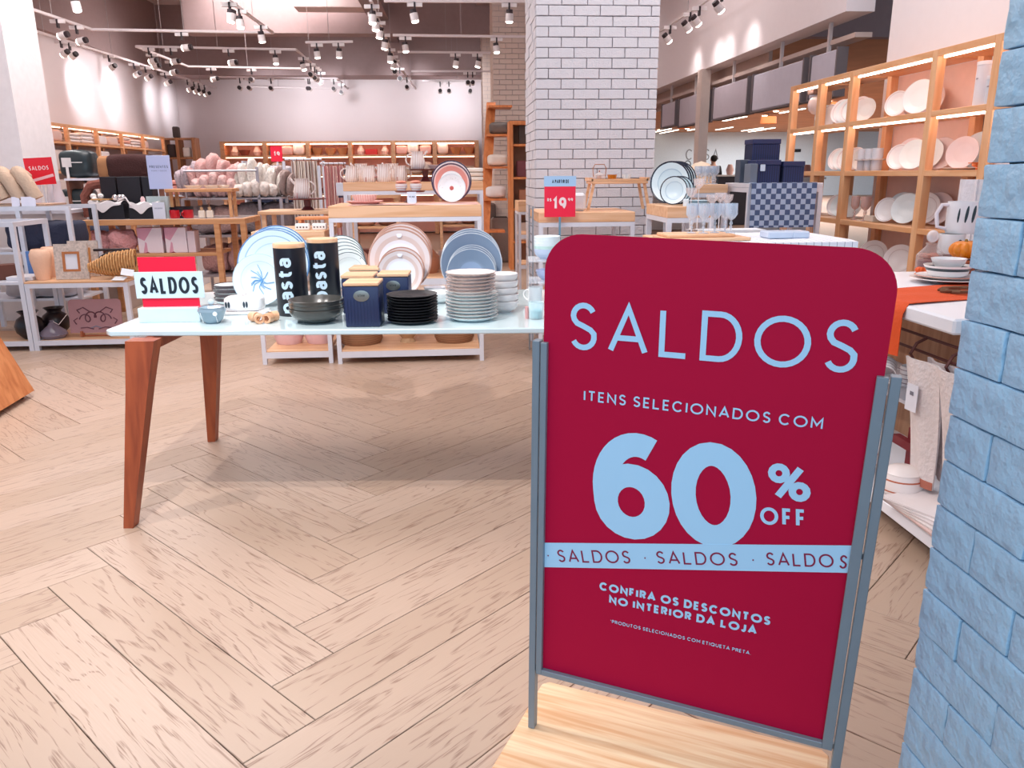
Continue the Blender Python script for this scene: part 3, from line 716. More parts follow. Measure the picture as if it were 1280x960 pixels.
# white oblong dish with dark strokes
p = onT(303, 394); k = mpp(p)
t = th('butter_dish', 'white oblong covered dish painted with dark oval strokes behind the sugar bowl', 'dish', (p.x, p.y+.06, TZ), .02)
L_ = 56*k
ob('tray', boxm(L_, .11, .012, .005, 2), CER, t); ob('cover', cushion(L_*.86, .09, .065, .9), CER, t, (0, 0, .012))
for x_ in (-.36, -.30, .03, .09): ob('stroke', lathe(((0, 0), (.008, 0), (.008, .001), (0, .001)), 12), M('2c3c48'), t, (x_*L_, -.0455, .043), (PI/2, 0, 0)).scale = (.6, 1.7, 1)
ob('knob', ball(.012, .012, .009), CER, t, (0, 0, .075))
# plate stacks behind it
p = onT(330, 374); k = mpp(p)
stack('oval_platter', 4, (p.x-.06, p.y+.14, TZ), 36*k, .013, lambda i: RING(36*k, [(0, 'eef6f6'), (.9, 'e6eef0'), (.97, '707a80')]), lambda i: 'large pale platter, %s from the bottom of the low stack behind the covered dish' % ORD[i], 'plate', 'large pale platters')
p = onT(283, 384)
stack('soup_plate', 4, (p.x, p.y+.09, TZ), .075, .02, lambda i: RING(.075, [(0, 'f2fafa'), (.8, 'f2fafa'), (.93, '4a4046')]), lambda i: 'small white soup plate with dark rim, %s from bottom, right of the tabletop sale sign' % ORD[i], 'plate', 'dark-rimmed soup plates', me=bowl(.075, .035, .5))
# wooden napkin rings
p = onT(325, 405); k = mpp(p)
for i, (dx, dy, rz_) in enumerate([(-15, .04, .9), (-3, .0, .3), (11, .005, -.3), (17, .045, -.9)]):
    o = ob('napkin_ring', lathe(((.012, 0), (.02, 0), (.021, .017), (.02, .034), (.012, .034), (.012, 0)), 16), WOOD('efc09a', 'd99a70'), None, (p.x+dx*k, p.y+.03+dy, TZ+.0205), (PI/2, 0, rz_), '%s wooden napkin ring from the left in the bundle at the table front' % ['first', 'second', 'third', 'fourth'][i], 'napkin ring', 'bundle of wooden napkin rings')
ob('price_tag', sheet(lambda u, v: (u*.05, v*.03, .006*math.sin(u*3)), 5, 2, .0006), M('f0f4f4'), None, (p.x-.01, p.y+.02, TZ+.044), (0, 0, .1), 'small white paper tag lying on the wooden napkin rings', 'tag')
# tall plates at left rear
PALE = [(0, 'd2e6ee'), (.6, 'bcd6e4'), (.63, 'd6e9f1'), (.80, '9dbcd2'), (.83, 'cfe3ed'), (.97, '5f86b4')]
for i, (px, dx, R_) in enumerate([(352, .06, 41), (350, .03, 42), (347, 0, 43)]):
    p = onT(px, 381); k = mpp(p); R = R_*k*1.02
    q_ = XA(px, p.y+.07-(i-1)*.035, TZ)
    standing('dinner_plate', (q_.x, q_.y, TZ+(.045 if i == 0 else .03 if i == 1 else .018)), R, RING(R, PALE), 'large pale blue-rimmed plate on edge at left rear of the table, %s' % ['hindmost', 'middle one', 'front one'][i], 'plate', 'large blue-rimmed plates', 12)
p = onT(328, 381); k = mpp(p); R = 32*k
o = standing('coral_plate', (p.x+.005, p.y-.02, TZ), R, RING(R, [(0, 'd8eaf0'), (.7, 'c2dae6'), (.73, 'dceef4'), (.98, 'b4cfdd')]), 'smaller white plate with blue coral sprays before the large blue-rimmed plates', 'plate', None, 14)
br = []
rb_ = random.Random(4)
for i in range(15):
    a0 = rb_.uniform(0, 2*PI); l_ = rb_.uniform(.3, .62)*R; br.append([(0.01, 0, .0065), (math.cos(a0)*l_*.5, math.sin(a0)*l_*.5, .0065), (math.cos(a0+.35)*l_, math.sin(a0+.35)*l_, .0065)])
ob('coral_print', tubes(br, .0016, 4), M('5fa4dc'), o)
rack((p.x+.05, p.y+.06, TZ), .12, .14, .09, 'white wire rack holding the blue-rimmed plates on the white table')
# pasta canisters
for i, (px, py, w_, h_) in enumerate([(364, 396, 39, 91), (405, 379, 38, 80)]):
    p = onT(px, py); k = mpp(p); R = w_*k/2; hh = h_*k*.985
    t = th('pasta_canister', 'tall black pasta canister with wooden lid, ' + ['front left one with full lettering', 'right one behind the dark bowls'][i], 'canister', (p.x, p.y+R, TZ), 0, 'tall black pasta canisters')
    ob('body', lathe(((0, 0), (R*.97, 0), (R, .004), (R, hh-.018), (0, hh-.018)), 40), M('10131f', .35), t)
    ob('lid', lathe(((0, hh-.018), (R*1.0, hh-.018), (R, hh-.003), (R*.97, hh), (0, hh)), 40), OAK, t)
    # lettering wraps the curved wall, reading upwards
    me = text_mesh('pasta', R*1.0, .2, .14, 1.25, .0006, fit=hh*.76, maxseg=.006)
    for v in me.vertices:
        x_, y_, z_ = v.co; an = (y_-.25*R)/R*.95; v.co = ((R+.0006+z_)*math.sin(-an-.05), -(R+.0006+z_)*math.cos(-an-.05), x_+hh*.05)
    ob('lettering', me, M('cfe6f6', .5), t, rot=(0, 0, math.radians([4, 6][i])))
# dark bowls
p = onT(394, 405); k = mpp(p); R = 34.5*k
stack('serving_bowl', 3, (p.x, p.y+R*.55, TZ), R, .018, lambda i: M('4e4d49', .22, var=.2, coat=.3), lambda i: 'dark grey glazed bowl, %s of three nested at the table front' % ['lowest', 'middle', 'topmost'][i], 'bowl', 'nested dark grey bowls', me=bowl(R, .058, .5), jit=.001)
# navy canisters
NAVY = M('1d2a52', .4); 
def cani(px, py, w_, h_, lab, plaque=True):
    p = onT(px, py); k = mpp(p); w = w_*k; hh = h_*k*1.0
    t = th('ribbed_canister', lab, 'canister', (p.x, p.y+w/2, TZ), math.radians(-3), 'square navy canisters')
    ob('body', boxm(w, w, hh-.015, .006, 2), NAVY, t); ob('lid', boxm(w*1.02, w*1.02, .014, .003), OAK, t, (0, 0, hh-.0145))
    ob('ribs', manybox([(-w*.42+i*w*.84/9-.001, -w*.42+i*w*.84/9+.0015, -w/2-.0015, -w/2+.001, .008, hh*.62) for i in range(10)]), NAVY, t, kind='stuff')
    if plaque:
        ob('plaque', lathe(((0, 0), (1, 0), (1, .12), (.9, .16), (0, .14)), 28), M('9a9a94', .3, .9), t, (0, -w/2-.0005, hh*.70), (PI/2, 0, 0)).scale = (w*.23, w*.16, .012)
        ob('plaque_lettering', text_mesh('Ctee'.replace('C', 's'), w*.08, .2, .2, 1, .0005, fit=w*.2), M('3a3a38'), t, (-w*.1, -w/2-.0026, hh*.685), (PI/2, 0, 0))
cani(450, 392, 40, 48, 'navy canister with wooden lid, left one behind the front canister', False)
cani(458, 375, 37, 40, 'navy canister with wooden lid, hindmost of the group', False)
cani(494, 392, 38, 50, 'navy canister with wooden lid and oval plaque behind the black plates')
cani(455, 409, 43, 56, 'navy ribbed canister with wooden lid and oval plaque, nearest the table edge')
# black plates
p = onT(515, 407); k = mpp(p); R = 32.5*k
stack('black_plate', 10, (p.x, p.y+R*.85, TZ), R, .0112, lambda i: M('15161d', .45), lambda i: 'matte black plate, %s from the bottom of the black stack' % ORD[i], 'plate', 'stack of black plates', me=plate(R, .014, .004, .8), jit=.001)
# patterned plates fan
p = onT(432, 366); k = mpp(p)
for i in range(6):
    R = (29-1.0*i)*k; q_ = XA(430+i*1.6, p.y+.16-i*.028, TZ)
    standing('patterned_plate', (q_.x, q_.y, TZ+.045-.007*i), R, RING(R, [(0, 'e9f3f3'), (.72, 'cdd6da'), (.75, 'eef6f6'), (.965, '5d6a70')], dots=('4c545c', 52, .18, .76, .93)), 'white side plate with dark printed border, %s from the back of the fan' % ORD[i], 'plate', 'fan of patterned side plates', 20)
rack((p.x+.0, p.y+.12, TZ), .09, .2, .12, 'white wire rack under the fan of patterned side plates')
# rose-beige plates
ROSE = [(0, 'e3e8f2'), (.55, 'e6e2e6'), (.66, 'd4bdb6'), (.8, 'ddd0d0'), (.95, 'b98f7f')]
p = onT(505, 372); k = mpp(p)
for i, (R_, dy) in enumerate([(37.5, .13), (38, .10), (38.5, .07)]):
    R = R_*k*1.03; q_ = XA(505-1.5*i, p.y+dy, TZ)
    o = standing('rose_plate', (q_.x, q_.y, TZ+.05-.016*i), R, RING(R, ROSE), 'large rose-beige plate on edge in the table middle, %s' % ['hindmost', 'middle one', 'front one'][i], 'plate', 'large rose-beige plates', 14)
    ob('sticker', lathe(((0, 0), (.013, 0), (.013, .0008), (0, .0008)), 16), M('e4e4f4'), o, (0, R*.80, .0165))
for i in range(2):
    R = 28.5*k; q_ = XA(504-2*i, p.y-.0-i*.03, TZ)
    o = standing('small_rose_plate', (q_.x, q_.y, TZ+.022-.012*i), R, RING(R, ROSE), 'small rose-beige plate before the large rose-beige ones, %s' % ['rear one', 'front one'][i], 'plate', 'small rose-beige plates', 14)
    ob('sticker', lathe(((0, 0), (.012, 0), (.012, .0008), (0, .0008)), 16), M('e4e4f4'), o, (0, R*.80, .0165))
rack((p.x, p.y+.06, TZ), .12, .18, .1, 'grey wire rack holding the rose-beige plates', m=M('5a5f66', .4, .6))
# grey plates
GP = [(0, '8093b0'), (.5, '76879e'), (.972, 'b4bcc6')]
p = onT(590, 372); k = mpp(p)
for i, (R_, dy) in enumerate([(37, .12), (37.5, .09), (38, .06)]):
    R = R_*k*1.02; q_ = XA(590, p.y+dy, TZ)
    standing('grey_plate', (q_.x, q_.y, TZ+.03-.012*i), R, RING(R, GP), 'large slate-grey plate on edge at right rear of the table, %s' % ['hindmost', 'middle one', 'front one'][i], 'plate', 'large slate-grey plates', 14)
for i in range(3):
    R = 30*k; q_ = XA(591-.7*i, p.y-.0-i*.025, TZ)
    standing('small_grey_plate', (q_.x, q_.y, TZ+.02-.007*i), R, RING(R, GP), 'small slate-grey plate before the large slate ones, %s' % ['rear one', 'middle one', 'front one'][i], 'plate', 'small slate-grey plates', 14)
rack((p.x, p.y+.05, TZ), .12, .16, .1, 'grey wire rack holding the slate-grey plates', m=M('5a5f66', .4, .6))
# white plate stack: two sets
p = onT(591, 404); k = mpp(p); R = 33.5*k
W1 = RING(R, [(0, 'f2fafa'), (.93, 'e6eeee'), (.985, 'b8a9a2')]); W2 = RING(R*.97, [(0, 'f4ecea'), (.9, 'ead9d2'), (.97, '9a7f76')])
stack('white_plate', 8, (p.x, p.y+R*.85, TZ), R, .0135, lambda i: W1, lambda i: 'white dinner plate, %s from the bottom of the tall plate stack' % ORD[i], 'plate', 'white dinner plates', me=plate(R, .02, .004, .7), jit=.002)
stack('cream_plate', 6, (p.x-.003, p.y+R*.85, TZ+8*.0135), R*.95, .0135, lambda i: W2, lambda i: 'cream plate with brown rim, %s of those on top of the white plates' % ORD[i], 'plate', 'cream brown-rimmed plates', me=plate(R*.95, .02, .004, .7), jit=.002)
# white bowls stack right
p = onT(634, 390); k = mpp(p)
stack('white_bowl', 5, (p.x-.02, p.y+.02, TZ), 20*k, .029, lambda i: M('ece4e2', .3), lambda i: 'white rippled bowl, %s from the bottom of the bowl stack beside the tall plate stack' % ORD[i], 'bowl', 'stack of white bowls', me=bowl(20*k, .05, .55), jit=.002)
p = onT(548, 380)
ob('shallow_bowl', bowl(.075, .05, .5), M('f2f4f4', .25), None, (p.x, p.y+.05, TZ), label='white footed bowl standing between the black plates and the white plate stack', cat='bowl')
p = onT(542, 372); ob('shallow_bowl', bowl(.055, .035, .5), M('f2eff4', .25), None, (p.x+.005, p.y+.13, TZ), label='small white bowl between the rose-beige and slate-grey plates', cat='bowl')
# acrylic riser with bowls and tumblers at right end
p = onT(700, 384); k = mpp(p)
t = th('acrylic_riser', 'clear two-tier acrylic riser on the right end of the white table', 'riser', (p.x, p.y+.12, TZ), TR)
AC = GL('e8f2fa', .05, .12)
for z_ in (.105, .20): ob('shelf', boxm(.26, .22, .004), AC, t, (0, 0, z_))
ob('side', boxm(.004, .22, .199), AC, t, (-.128, 0, 0)); ob('side', boxm(.004, .22, .199), AC, t, (.128, 0, 0))
for i in range(5):
    ob('pastel_bowl', bowl(.06, .045, .55), [M('c3cfe6', .3), M('c6e2dc', .3), M('e8f2f4', .3), M('e8f2f4', .3), M('e8f2f4', .3)][i], None, (p.x-.045, p.y+.12, TZ+.205+.014*i), label='pastel bowl, %s from the bottom of the stack on the acrylic riser' % ORD[i], cat='bowl', grp='pastel bowls on the riser')
ob('pastel_bowl', bowl(.055, .045, .55), M('b9c3e4', .3), None, (p.x-.04, p.y+.12, TZ+.11), label='lilac bowl on the middle level of the acrylic riser', cat='bowl')
def mug_me(R, h): return lathe(((0, 0), (R*.85, 0), (R, .01), (R, h), (R*.92, h), (R*.9, .012), (0, .012)), 20)
def handle(R, h, r=.005): return tubes([[(R*.95+h*.35*math.sin(a_), 0, h*.52+h*.3*math.cos(a_)) for a_ in [PI*i/8 for i in range(9)]]], r, 6)
def mug(loc, R, h, m, lab, grp=None, rz=0, cat='mug', hm=None):
    t_ = th('mug', lab, cat, loc, rz, grp); ob('body', mug_me(R, h), m, t_); ob('handle', handle(R, h, max(.0035, R*.11)), hm or m, t_); return t_
q_ = onT(666, 384); mug((q_.x+.02, q_.y+.09, TZ), .032, .08, RING(.032, [(0, 'f2f2f2'), (.5, 'f4f4f4')]), 'white mug with dark drawing under the acrylic riser', rz=2.6)
q_ = onT(671, 400)
t = th('tumbler', 'clear tumbler with turquoise base at the right of the white table', 'glass', (q_.x, q_.y+.03, TZ))
ob('glass', lathe(((0, 0), (.028, 0), (.032, .07), (.03, .07), (.027, .006), (0, .006)), 20), GL('eafcff', .05, .3), t); ob('tinted_base', lathe(((0, .0065), (.0262, .0065), (.028, .035), (0, .035)), 20), M('3fc3d2', .15, alpha=.85), t)
q_ = onT(662, 402); ob('candle', lathe(((0, 0), (.008, 0), (.008, .05), (0, .052)), 12), M('e9a9a6'), None, (q_.x-.004, q_.y+.07, TZ), label='pink stub candle beside the turquoise tumbler', cat='candle')
# ================================================================ HELPERS FOR SHOP GOODS
def bx(name, w, d, h, m, label, cat, loc, rz=0, grp=None, bev=.003):
    return ob(name, boxm(round(w, 3), round(d, 3), round(h, 3), bev), m, None, loc, (0, 0, rz), label, cat, grp)
def soft(name, w, d, h, m, label, cat, loc, rz=0, grp=None, p=.5, wr=.02, seed=0, rot=None):
    return ob(name, cushion(round(w, 3), round(d, 3), round(h, 3), p, wr, seed), m, None, loc, rot or (0, 0, rz), label, cat, grp)
def turned(name, prof, m, label, cat, loc, grp=None, seg=24, rz=0):
    return ob(name, lathe(tuple(prof), seg), m, None, loc, (0, 0, rz), label, cat, grp)
def frame_table(name, label, x0, x1, y0, y1, z, top=.08, wood=None, legs=(1, 1, 1, 1), shelves=(), post=.03, rz=0, low=None, cat='table'):
    """white steel frame with a thick wooden top"""
    t_ = th(name, label, cat, ((x0+x1)/2, y0, 0), rz); w, d = x1-x0, y1-y0
    ob('top', absbox(-w/2, w/2, 0, d, z-top, z, .003), wood or OAK, t_)
    obs('top_frame', ([(-w/2, w/2, .0, post, z-top-post-.0005, z-top-.0005), (-w/2, w/2, d-post, d, z-top-post-.0005, z-top-.0005), (-w/2, -w/2+post, post, d-post, z-top-post-.0005, z-top-.0005), (w/2-post, w/2, post, d-post, z-top-post-.0005, z-top-.0005)]), WMETAL, t_)
    for (a, b) in ((-w/2, 0), (w/2-post, 0), (-w/2, d-post), (w/2-post, d-post)):
        ob('leg', absbox(a, a+post, b, b+post, 0, z-top-post-.001), WMETAL, t_)
    for s_ in shelves:
        ob('shelf', absbox(-w/2+post, w/2-post, .01, d-.01, s_-.03, s_, .002), wood or OAK, t_)
        obs('shelf_rail', ([(-w/2+post, w/2-post, .0, .009, s_-.055, s_-.01), (-w/2+post, w/2-post, d-.009, d, s_-.055, s_-.01)]), WMETAL, t_)
    return t_
def jug(loc, s, lab, m, rz=0, name='jug', cat='jug', grp=None, dec=None):
    t_ = th(name, lab, cat, loc, rz, grp)
    ob('body', lathe(((0, 0), (.34*s, 0), (.42*s, .1*s), (.45*s, .35*s), (.36*s, .7*s), (.33*s, .9*s), (.38*s, 1.0*s), (.33*s, 1.0*s), (.28*s, .7*s), (0, .1*s)), 20), m, t_)
    ob('handle', tubes([[(.33*s+.36*s*math.sin(PI*i/8), 0, .52*s+.33*s*math.cos(PI*i/8)) for i in range(9)]], .045*s, 6), m, t_)
    ob('spout', tubes([[(-.36*s, 0, .72*s), (-.5*s, 0, .92*s), (-.58*s, 0, 1.02*s)]], .07*s, 6), m, t_)
    if dec:
        ob('stripe_print', manybox([(-.004*s+.0, .03*s, -.455*s, -.44*s, .02*s, .30*s)]), M(dec), t_, (-.2*s, .05*s, 0))
    return t_
STRC = STRIPE('f2ebe8', 'b98478', 70, 0, .78, .35)
# ================================================================ TIERED FIXTURE BEHIND THE TABLE
F2 = frame_table('display_stand', 'white metal display stand with thick oak top behind the main table', -.845, .215, 5.62, 6.3, 1.12, .08, None, shelves=(.10, .62))
F2b = frame_table('display_stand', 'narrow lower white metal stand with pink vases left of the oak-topped stand', -1.39, -.885, 5.66, 6.3, .95, .06, None, shelves=(.10,))
F2c = frame_table('display_stand', 'higher white metal stand with oak top behind the oak-topped stand', -.86, .27, 6.6, 7.2, 1.27, .07, None, shelves=(.14,))
PK = M('eec3c4', .5); BASK = STRIPE('a97c5a', '7b5138', 90, 2, .5, .8)
for i, px in enumerate((362, 400)):
    p = XA(px, 5.95, .10); turned('pink_vase', ((0, 0), (.09, 0), (.11, .05), (.11, .2), (.09, .26), (.08, .26), (.1, .2), (0, .02)), PK, 'large pink cylindrical pot on the bottom shelf, %s of two under the table edge' % ['left', 'right'][i], 'pot', p, 'pink pots')
for i, (px, hw) in enumerate(((452, .16), (510, .10), (568, .15))):
    p = XA(px, 5.9, .10)
    t = th('basket', '%s basket on the bottom shelf below the main table' % ['dark round woven left', 'pale footed woven middle', 'brown round woven right'][i], 'basket', p)
    if i == 1: ob('body', lathe(((0, 0), (hw*.6, 0), (hw*.45, .03), (hw, .10), (hw*1.2, .16), (hw*1.1, .16), (0, .06))), M('c9a27c', .7, bump=.5), t)
    else: ob('body', lathe(((0, 0), (hw*.9, 0), (hw, .03), (hw*1.02, .13), (hw*.95, .15), (hw*.93, .13), (0, .02))), BASK, t); ob('lid', lathe(((0, .172), (hw*.98, .156), (hw*.98, .151), (0, .151))), BASK, t)
BR = M('8a4438', .5, var=.2)
for i, (px, w_, c) in enumerate([(447, .10, 'd8a898'), (472, .08, '7c3f38'), (535, .09, 'a86a4c'), (585, .10, 'e9dede')]):
    p = XA(px, 5.9, .62); turned('casserole', ((0, 0), (w_*.8, 0), (w_, .04), (w_, .12), (w_*.5, .17), (w_*.12, .18), (w_*.12, .2), (0, .2)), M(c, .4), 'lidded %s pot on the middle shelf of the oak-topped stand' % ['rose', 'dark red', 'terracotta', 'white'][i], 'pot', p)
for i, (px, w_, h_, c) in enumerate([(430, .13, .10, 'c59a86'), (460, .16, .16, '9b5b4c'), (500, .15, .12, 'b98873'), (560, .14, .14, 'd9c2b6')]):
    p = XA(px, 6.15, .62); bx('gift_tin', w_, .12, h_, M(c, .5), '%s tin box at the back of the middle shelf of the oak-topped stand' % ['tan', 'red-brown', 'beige-brown', 'pale'][i], 'box', (p.x, p.y, p.z))
# runner and tableware on the oak top (z 1.12)
zt = 1.12; p0 = XA(425, 5.7, zt); p1 = XA(607, 5.7, zt)
def runner(u, v):
    L_ = .92; s_ = u*(L_+.12)
    x = -.55+s_ if s_ < L_ else .0+(-.55+L_)+.006; z = .004+.003*math.sin(v*9+u*7) if s_ < L_ else .004-(s_-L_)
    return (x, v*.34+.01, z)
ob('table_runner', sheet(runner, 30, 6, .002), STRIPE('eec9c2', 'd9948a', 30, 1, .6), None, (-.315+.155, 5.63, zt), label='pink runner on the oak top, its end hanging over the right side', cat='runner')
PR = [(0, 'f4f2f2'), (.6, 'f4f2f2'), (.62, 'e49488'), (.86, 'eec4bc'), (.93, '5b4a5e')]
zs = zt+.008
p = XA(565, 5.95, zs); R = .145
standing('charger_plate', (p.x, p.y+.03, zs), R*1.02, RING(R*1.02, [(0, 'ecd8d2'), (.9, 'f2eaea'), (.95, '46405c')]), 'large rimmed plate at the back of the pink plate group on the oak top', 'plate', None, 8)
standing('pink_rim_plate', (p.x, p.y-.02, zs), R*.95, RING(R*.95, PR), 'large white plate with broad pink rim standing on the oak top', 'plate', None, 8)
o = standing('flower_plate', (p.x, p.y-.09, zs), R*.70, RING(R*.70, [(0, 'f2f4f6'), (.9, 'e8ecf0'), (.97, 'cfd6de')], dots=('b08a90', 90, .16, .6, .9)), 'white plate with red flower before the pink-rimmed plate on the oak top', 'plate', None, 10)
ob('flower_print', lathe(((0, 0), (.016, 0), (.012, .0008), (0, .0008)), 7), M('c4574e'), o, (0, 0, .006))
p = XA(456, 5.86, zs); turned('pink_tray', ((0, 0), (.10, 0), (.135, .018), (.13, .02), (.095, .006), (0, .006)), M('e8b0aa', .35), 'flat pink dish at left on the oak top', 'dish', p, seg=32)
turned('pink_bowl', ((0, 0), (.055, 0), (.075, .02), (.092, .055), (.088, .055), (.07, .022), (0, .008)), STRIPE('f0cfc8', 'd99a90', 60, 0, .8, .35), 'ribbed pink bowl standing in the flat pink dish', 'bowl', (p.x, p.y, p.z+.0065))
p = XA(515, 5.75, zs)
t = th('price_card', 'small pale price card on the front of the oak top', 'card', p); ob('card', boxm(.065, .003, .075), M('d9e6f6'), t, (0, 0, .006)); ob('holder', boxm(.05, .02, .006), WMETAL, t)
ob('lettering', text_mesh('19,90', .013, .2, .2, fit=.04), M('5a6a84'), t, (-.02, -.002, .04), (PI/2, 0, 0))
def cakestand(px, y, z, R, h, lab, m):
    p_ = XA(px, y, z); t_ = th('cake_stand', lab, 'stand', p_); ob('foot', lathe(((0, 0), (R*.45, 0), (R*.3, .01), (R*.16, h*.4), (R*.2, h-.012), (0, h-.012))), m, t_)
    ob('plate', lathe(((0, h-.0115), (R*.9, h-.0115), (R, h), (R*.95, h), (0, h-.004)), 32), m, t_); return p_
DW = M('6b2f33', .35)
q1 = cakestand(513, 6.0, zs, .115, .085, 'low dark red cake stand on the oak top', DW)
for i, (dx, c) in enumerate([(-.062, 'd8a69c'), (.045, 'e4c4bc')]):
    t = th('lidded_cup', 'round %s cup on the low dark red cake stand' % ['left', 'right'][i], 'cup', (q1.x+dx, q1.y, q1.z+.086)); ob('body', lathe(((0, 0), (.03, 0), (.043, .025), (.043, .05), (0, .05))), STRIPE('f3eeee', c, 60, 2, .7, .3), t); ob('lid', ball(.04, .04, .011), M('e8937c'), t, (0, 0, .05))
z3 = 1.27
q2 = cakestand(532, 6.75, z3, .14, .10, 'high dark red cake stand on the rear oak top', DW)
jug((q2.x-.06, q2.y, z3+.101), .14, 'white striped jug on the high dark red cake stand', STRC, PI, name='striped_jug')
turned('striped_bowl', ((0, 0), (.03, 0), (.055, .03), (.052, .032), (0, .005)), M('ecd0ca', .3), 'pink-and-white bowl at the right of the high cake stand', 'bowl', (q2.x+.075, q2.y, z3+.101))
for i, (px, y, s) in enumerate([(440, 6.8, .13), (452, 7.0, .15), (462, 6.72, .13), (480, 6.72, .14), (491, 7.0, .15), (501, 6.78, .13)]):
    jug(XA(px, y, z3), s, 'white mug with pink foot stripes on the rear oak top, %s from the left' % ORD[i], STRC, [PI, 0, 0, PI, 0, 0][i], 'striped_mug', 'mug', 'striped mugs on the rear oak top', 'b5706a')
o = ob('napkin', sheet(lambda u, v: (u*.12-.06, v*.07, .012+.03*math.sin(u*3.1)), 8, 4, .002), M('e8582c', .8), None, XA(471, 6.68, z3), label='folded orange napkin among the striped mugs', cat='napkin')
p = XA(592, 6.9, z3)
for i in range(3): soft('folded_towel', .16, .2, .035, M(['efe6dc', 'e6d8cc', 'f2ece4'][i], .95), 'folded cream towel, %s from bottom at the right end of the rear oak top' % ORD[i], 'towel', (p.x, p.y, z3+.036*i), 0, 'cream towels at the rear top', .9)
# shelf row seen under the rear top
for i, (px, w_, h_, c) in enumerate([(455, .2, .09, 'cf9a80'), (482, .14, .11, '7a5546'), (500, .16, .11, '6e4c40'), (545, .16, .09, 'd8b4a4'), (588, .15, .1, 'c98a6e')]):
    p = XA(px, 6.45, 0); 
# orange wooden crate table with dotted mugs at left
p = XA(398, 5.95, .95)
for i, dx in enumerate((-.09, .03)):
    q_ = (p.x+dx, p.y-.12, .95); t = th('dotted_dish', 'white dish with dark dots, %s one on the low left stand' % ['left', 'right'][i], 'dish', q_)
    ob('body', boxm(.10, .07, .045, .008, 2), CER, t)
    for j in range(4): ob('dot', lathe(((0, 0), (.006, 0), (.006, .001), (0, .001)), 8), M('3c3438'), t, (-.033+.022*j, -.0352, .02), (PI/2, 0, 0))
t = th('riser_tray', 'orange wooden riser tray on the low left stand', 'riser', (p.x, p.y+.12, .95)); ob('board', boxm(.34, .16, .02, .003), ORANGE_OAK, t, (0, 0, .06))
for x_ in (-.14, .14): ob('foot', boxm(.02, .14, .0595), ORANGE_OAK, t, (x_, 0, 0))
# jug on a footed plate further back
t = th('side_table', 'small oak side table with white jug behind the low left stand', 'table', XA(385, 7.3, 0)); ob('top', boxm(.62, .5, .03, .003), OAK, t, (0, 0, 1.0))
for x_ in (-.27, .27):
    for y_ in (-.2, .2): ob('leg', boxm(.035, .035, 1.0), OAK, t, (x_, y_, 0))
p = XA(385, 7.25, 1.031); t = th('footed_plate', 'brown footed plate under the white jug', 'stand', p); ob('plate', lathe(((0, .09), (.16, .09), (.165, .1), (0, .096)), 28), DW, t); ob('foot', lathe(((0, 0), (.06, 0), (.03, .03), (.035, .0895), (0, .0895))), DW, t)
jug((p.x-.04, p.y, 1.132), .17, 'large white jug with red foot stripes on a footed plate', STRC, 0, name='serving_jug', dec='b5706a')
# ================================================================ HANGING TEXTILES
def hanging(px0, px1, y, z1, z0, mats, lab, grp, n, railx=True, name='hanging_textile', cat='textile'):
    a, b = XA(px0, y, z1), XA(px1, y, z1); L_ = b.x-a.x
    for i in range(n):
        w = L_/n*1.5; x = a.x+L_*(i+.5)/n
        zz0 = z0+random.uniform(-.04, .04)
        me = sheet(lambda u, v: ((u-.5)*w*(.75+.25*v), .012*math.sin(u*14+i)+.02*(i % 2), -v*(z1-zz0)), 14, 6, .003)
        ob(name, me, mats[i % len(mats)], None, (x, y+.03*(i % 3), z1), (0, 0, .35), lab % ORD[i], cat, grp)
hanging(364, 396, 9.2, 1.48, .75, [STRIPE('fbf1ea', 'a08078', 22, 0, .7), STRIPE('f8ece0', 'b08e80', 25, 0, .72)], 'beige hanging cloth with brown stripes, %s from the left', 'striped hanging cloths', 8)
hanging(405, 428, 8.6, 1.42, .7, [STRIPE('f2c4bc', 'cc7e80', 24, 0, .6), STRIPE('f6d2c8', 'd69094', 30, 0, .65)], 'rose striped hanging cloth, %s from the left', 'rose hanging cloths', 6)
for nm, a0, a1, y, z, lab in (('hanging_rail', 356, 402, 9.24, 1.5, 'steel rail carrying the beige striped cloths'), ('hanging_rail', 400, 432, 8.64, 1.445, 'steel rail carrying the rose striped cloths')):
    a, b = XA(a0, y, z), XA(a1, y, z); t = th(nm, lab, 'rail', (a.x, y, 0)); L_ = b.x-a.x
    ob('bar', tubes([[(0, 0, z), (L_, 0, z)]], .01), WMETAL, t); ob('post', boxm(.03, .03, z-.02), WMETAL, t, (-.015, .0, 0)); ob('post', boxm(.03, .03, z-.02), WMETAL, t, (L_+.015, 0, 0)); ob('foot', boxm(.05, .4, .02), WMETAL, t, (-.015, 0, -.0)); ob('foot', boxm(.05, .4, .02), WMETAL, t, (L_+.015, 0, 0))
    for j in range(5): ob('hook', tubes([[(L_*(j+.5)/5, 0, z+.012), (L_*(j+.5)/5+.01, -.01, z), (L_*(j+.5)/5, 0, z-.03)]], .004, 5), M('8a5a48', .5), t)
p = XA(426, 8.5, 1.12); t = th('hang_tag', 'white shield-shaped tag hanging on the rose striped cloths', 'tag', p); ob('card', boxm(.085, .004, .13, .002), M('e4e8f4'), t); ob('foot_edge', boxm(.05, .004, .02), M('34304a'), t, (0, 0, -.021))
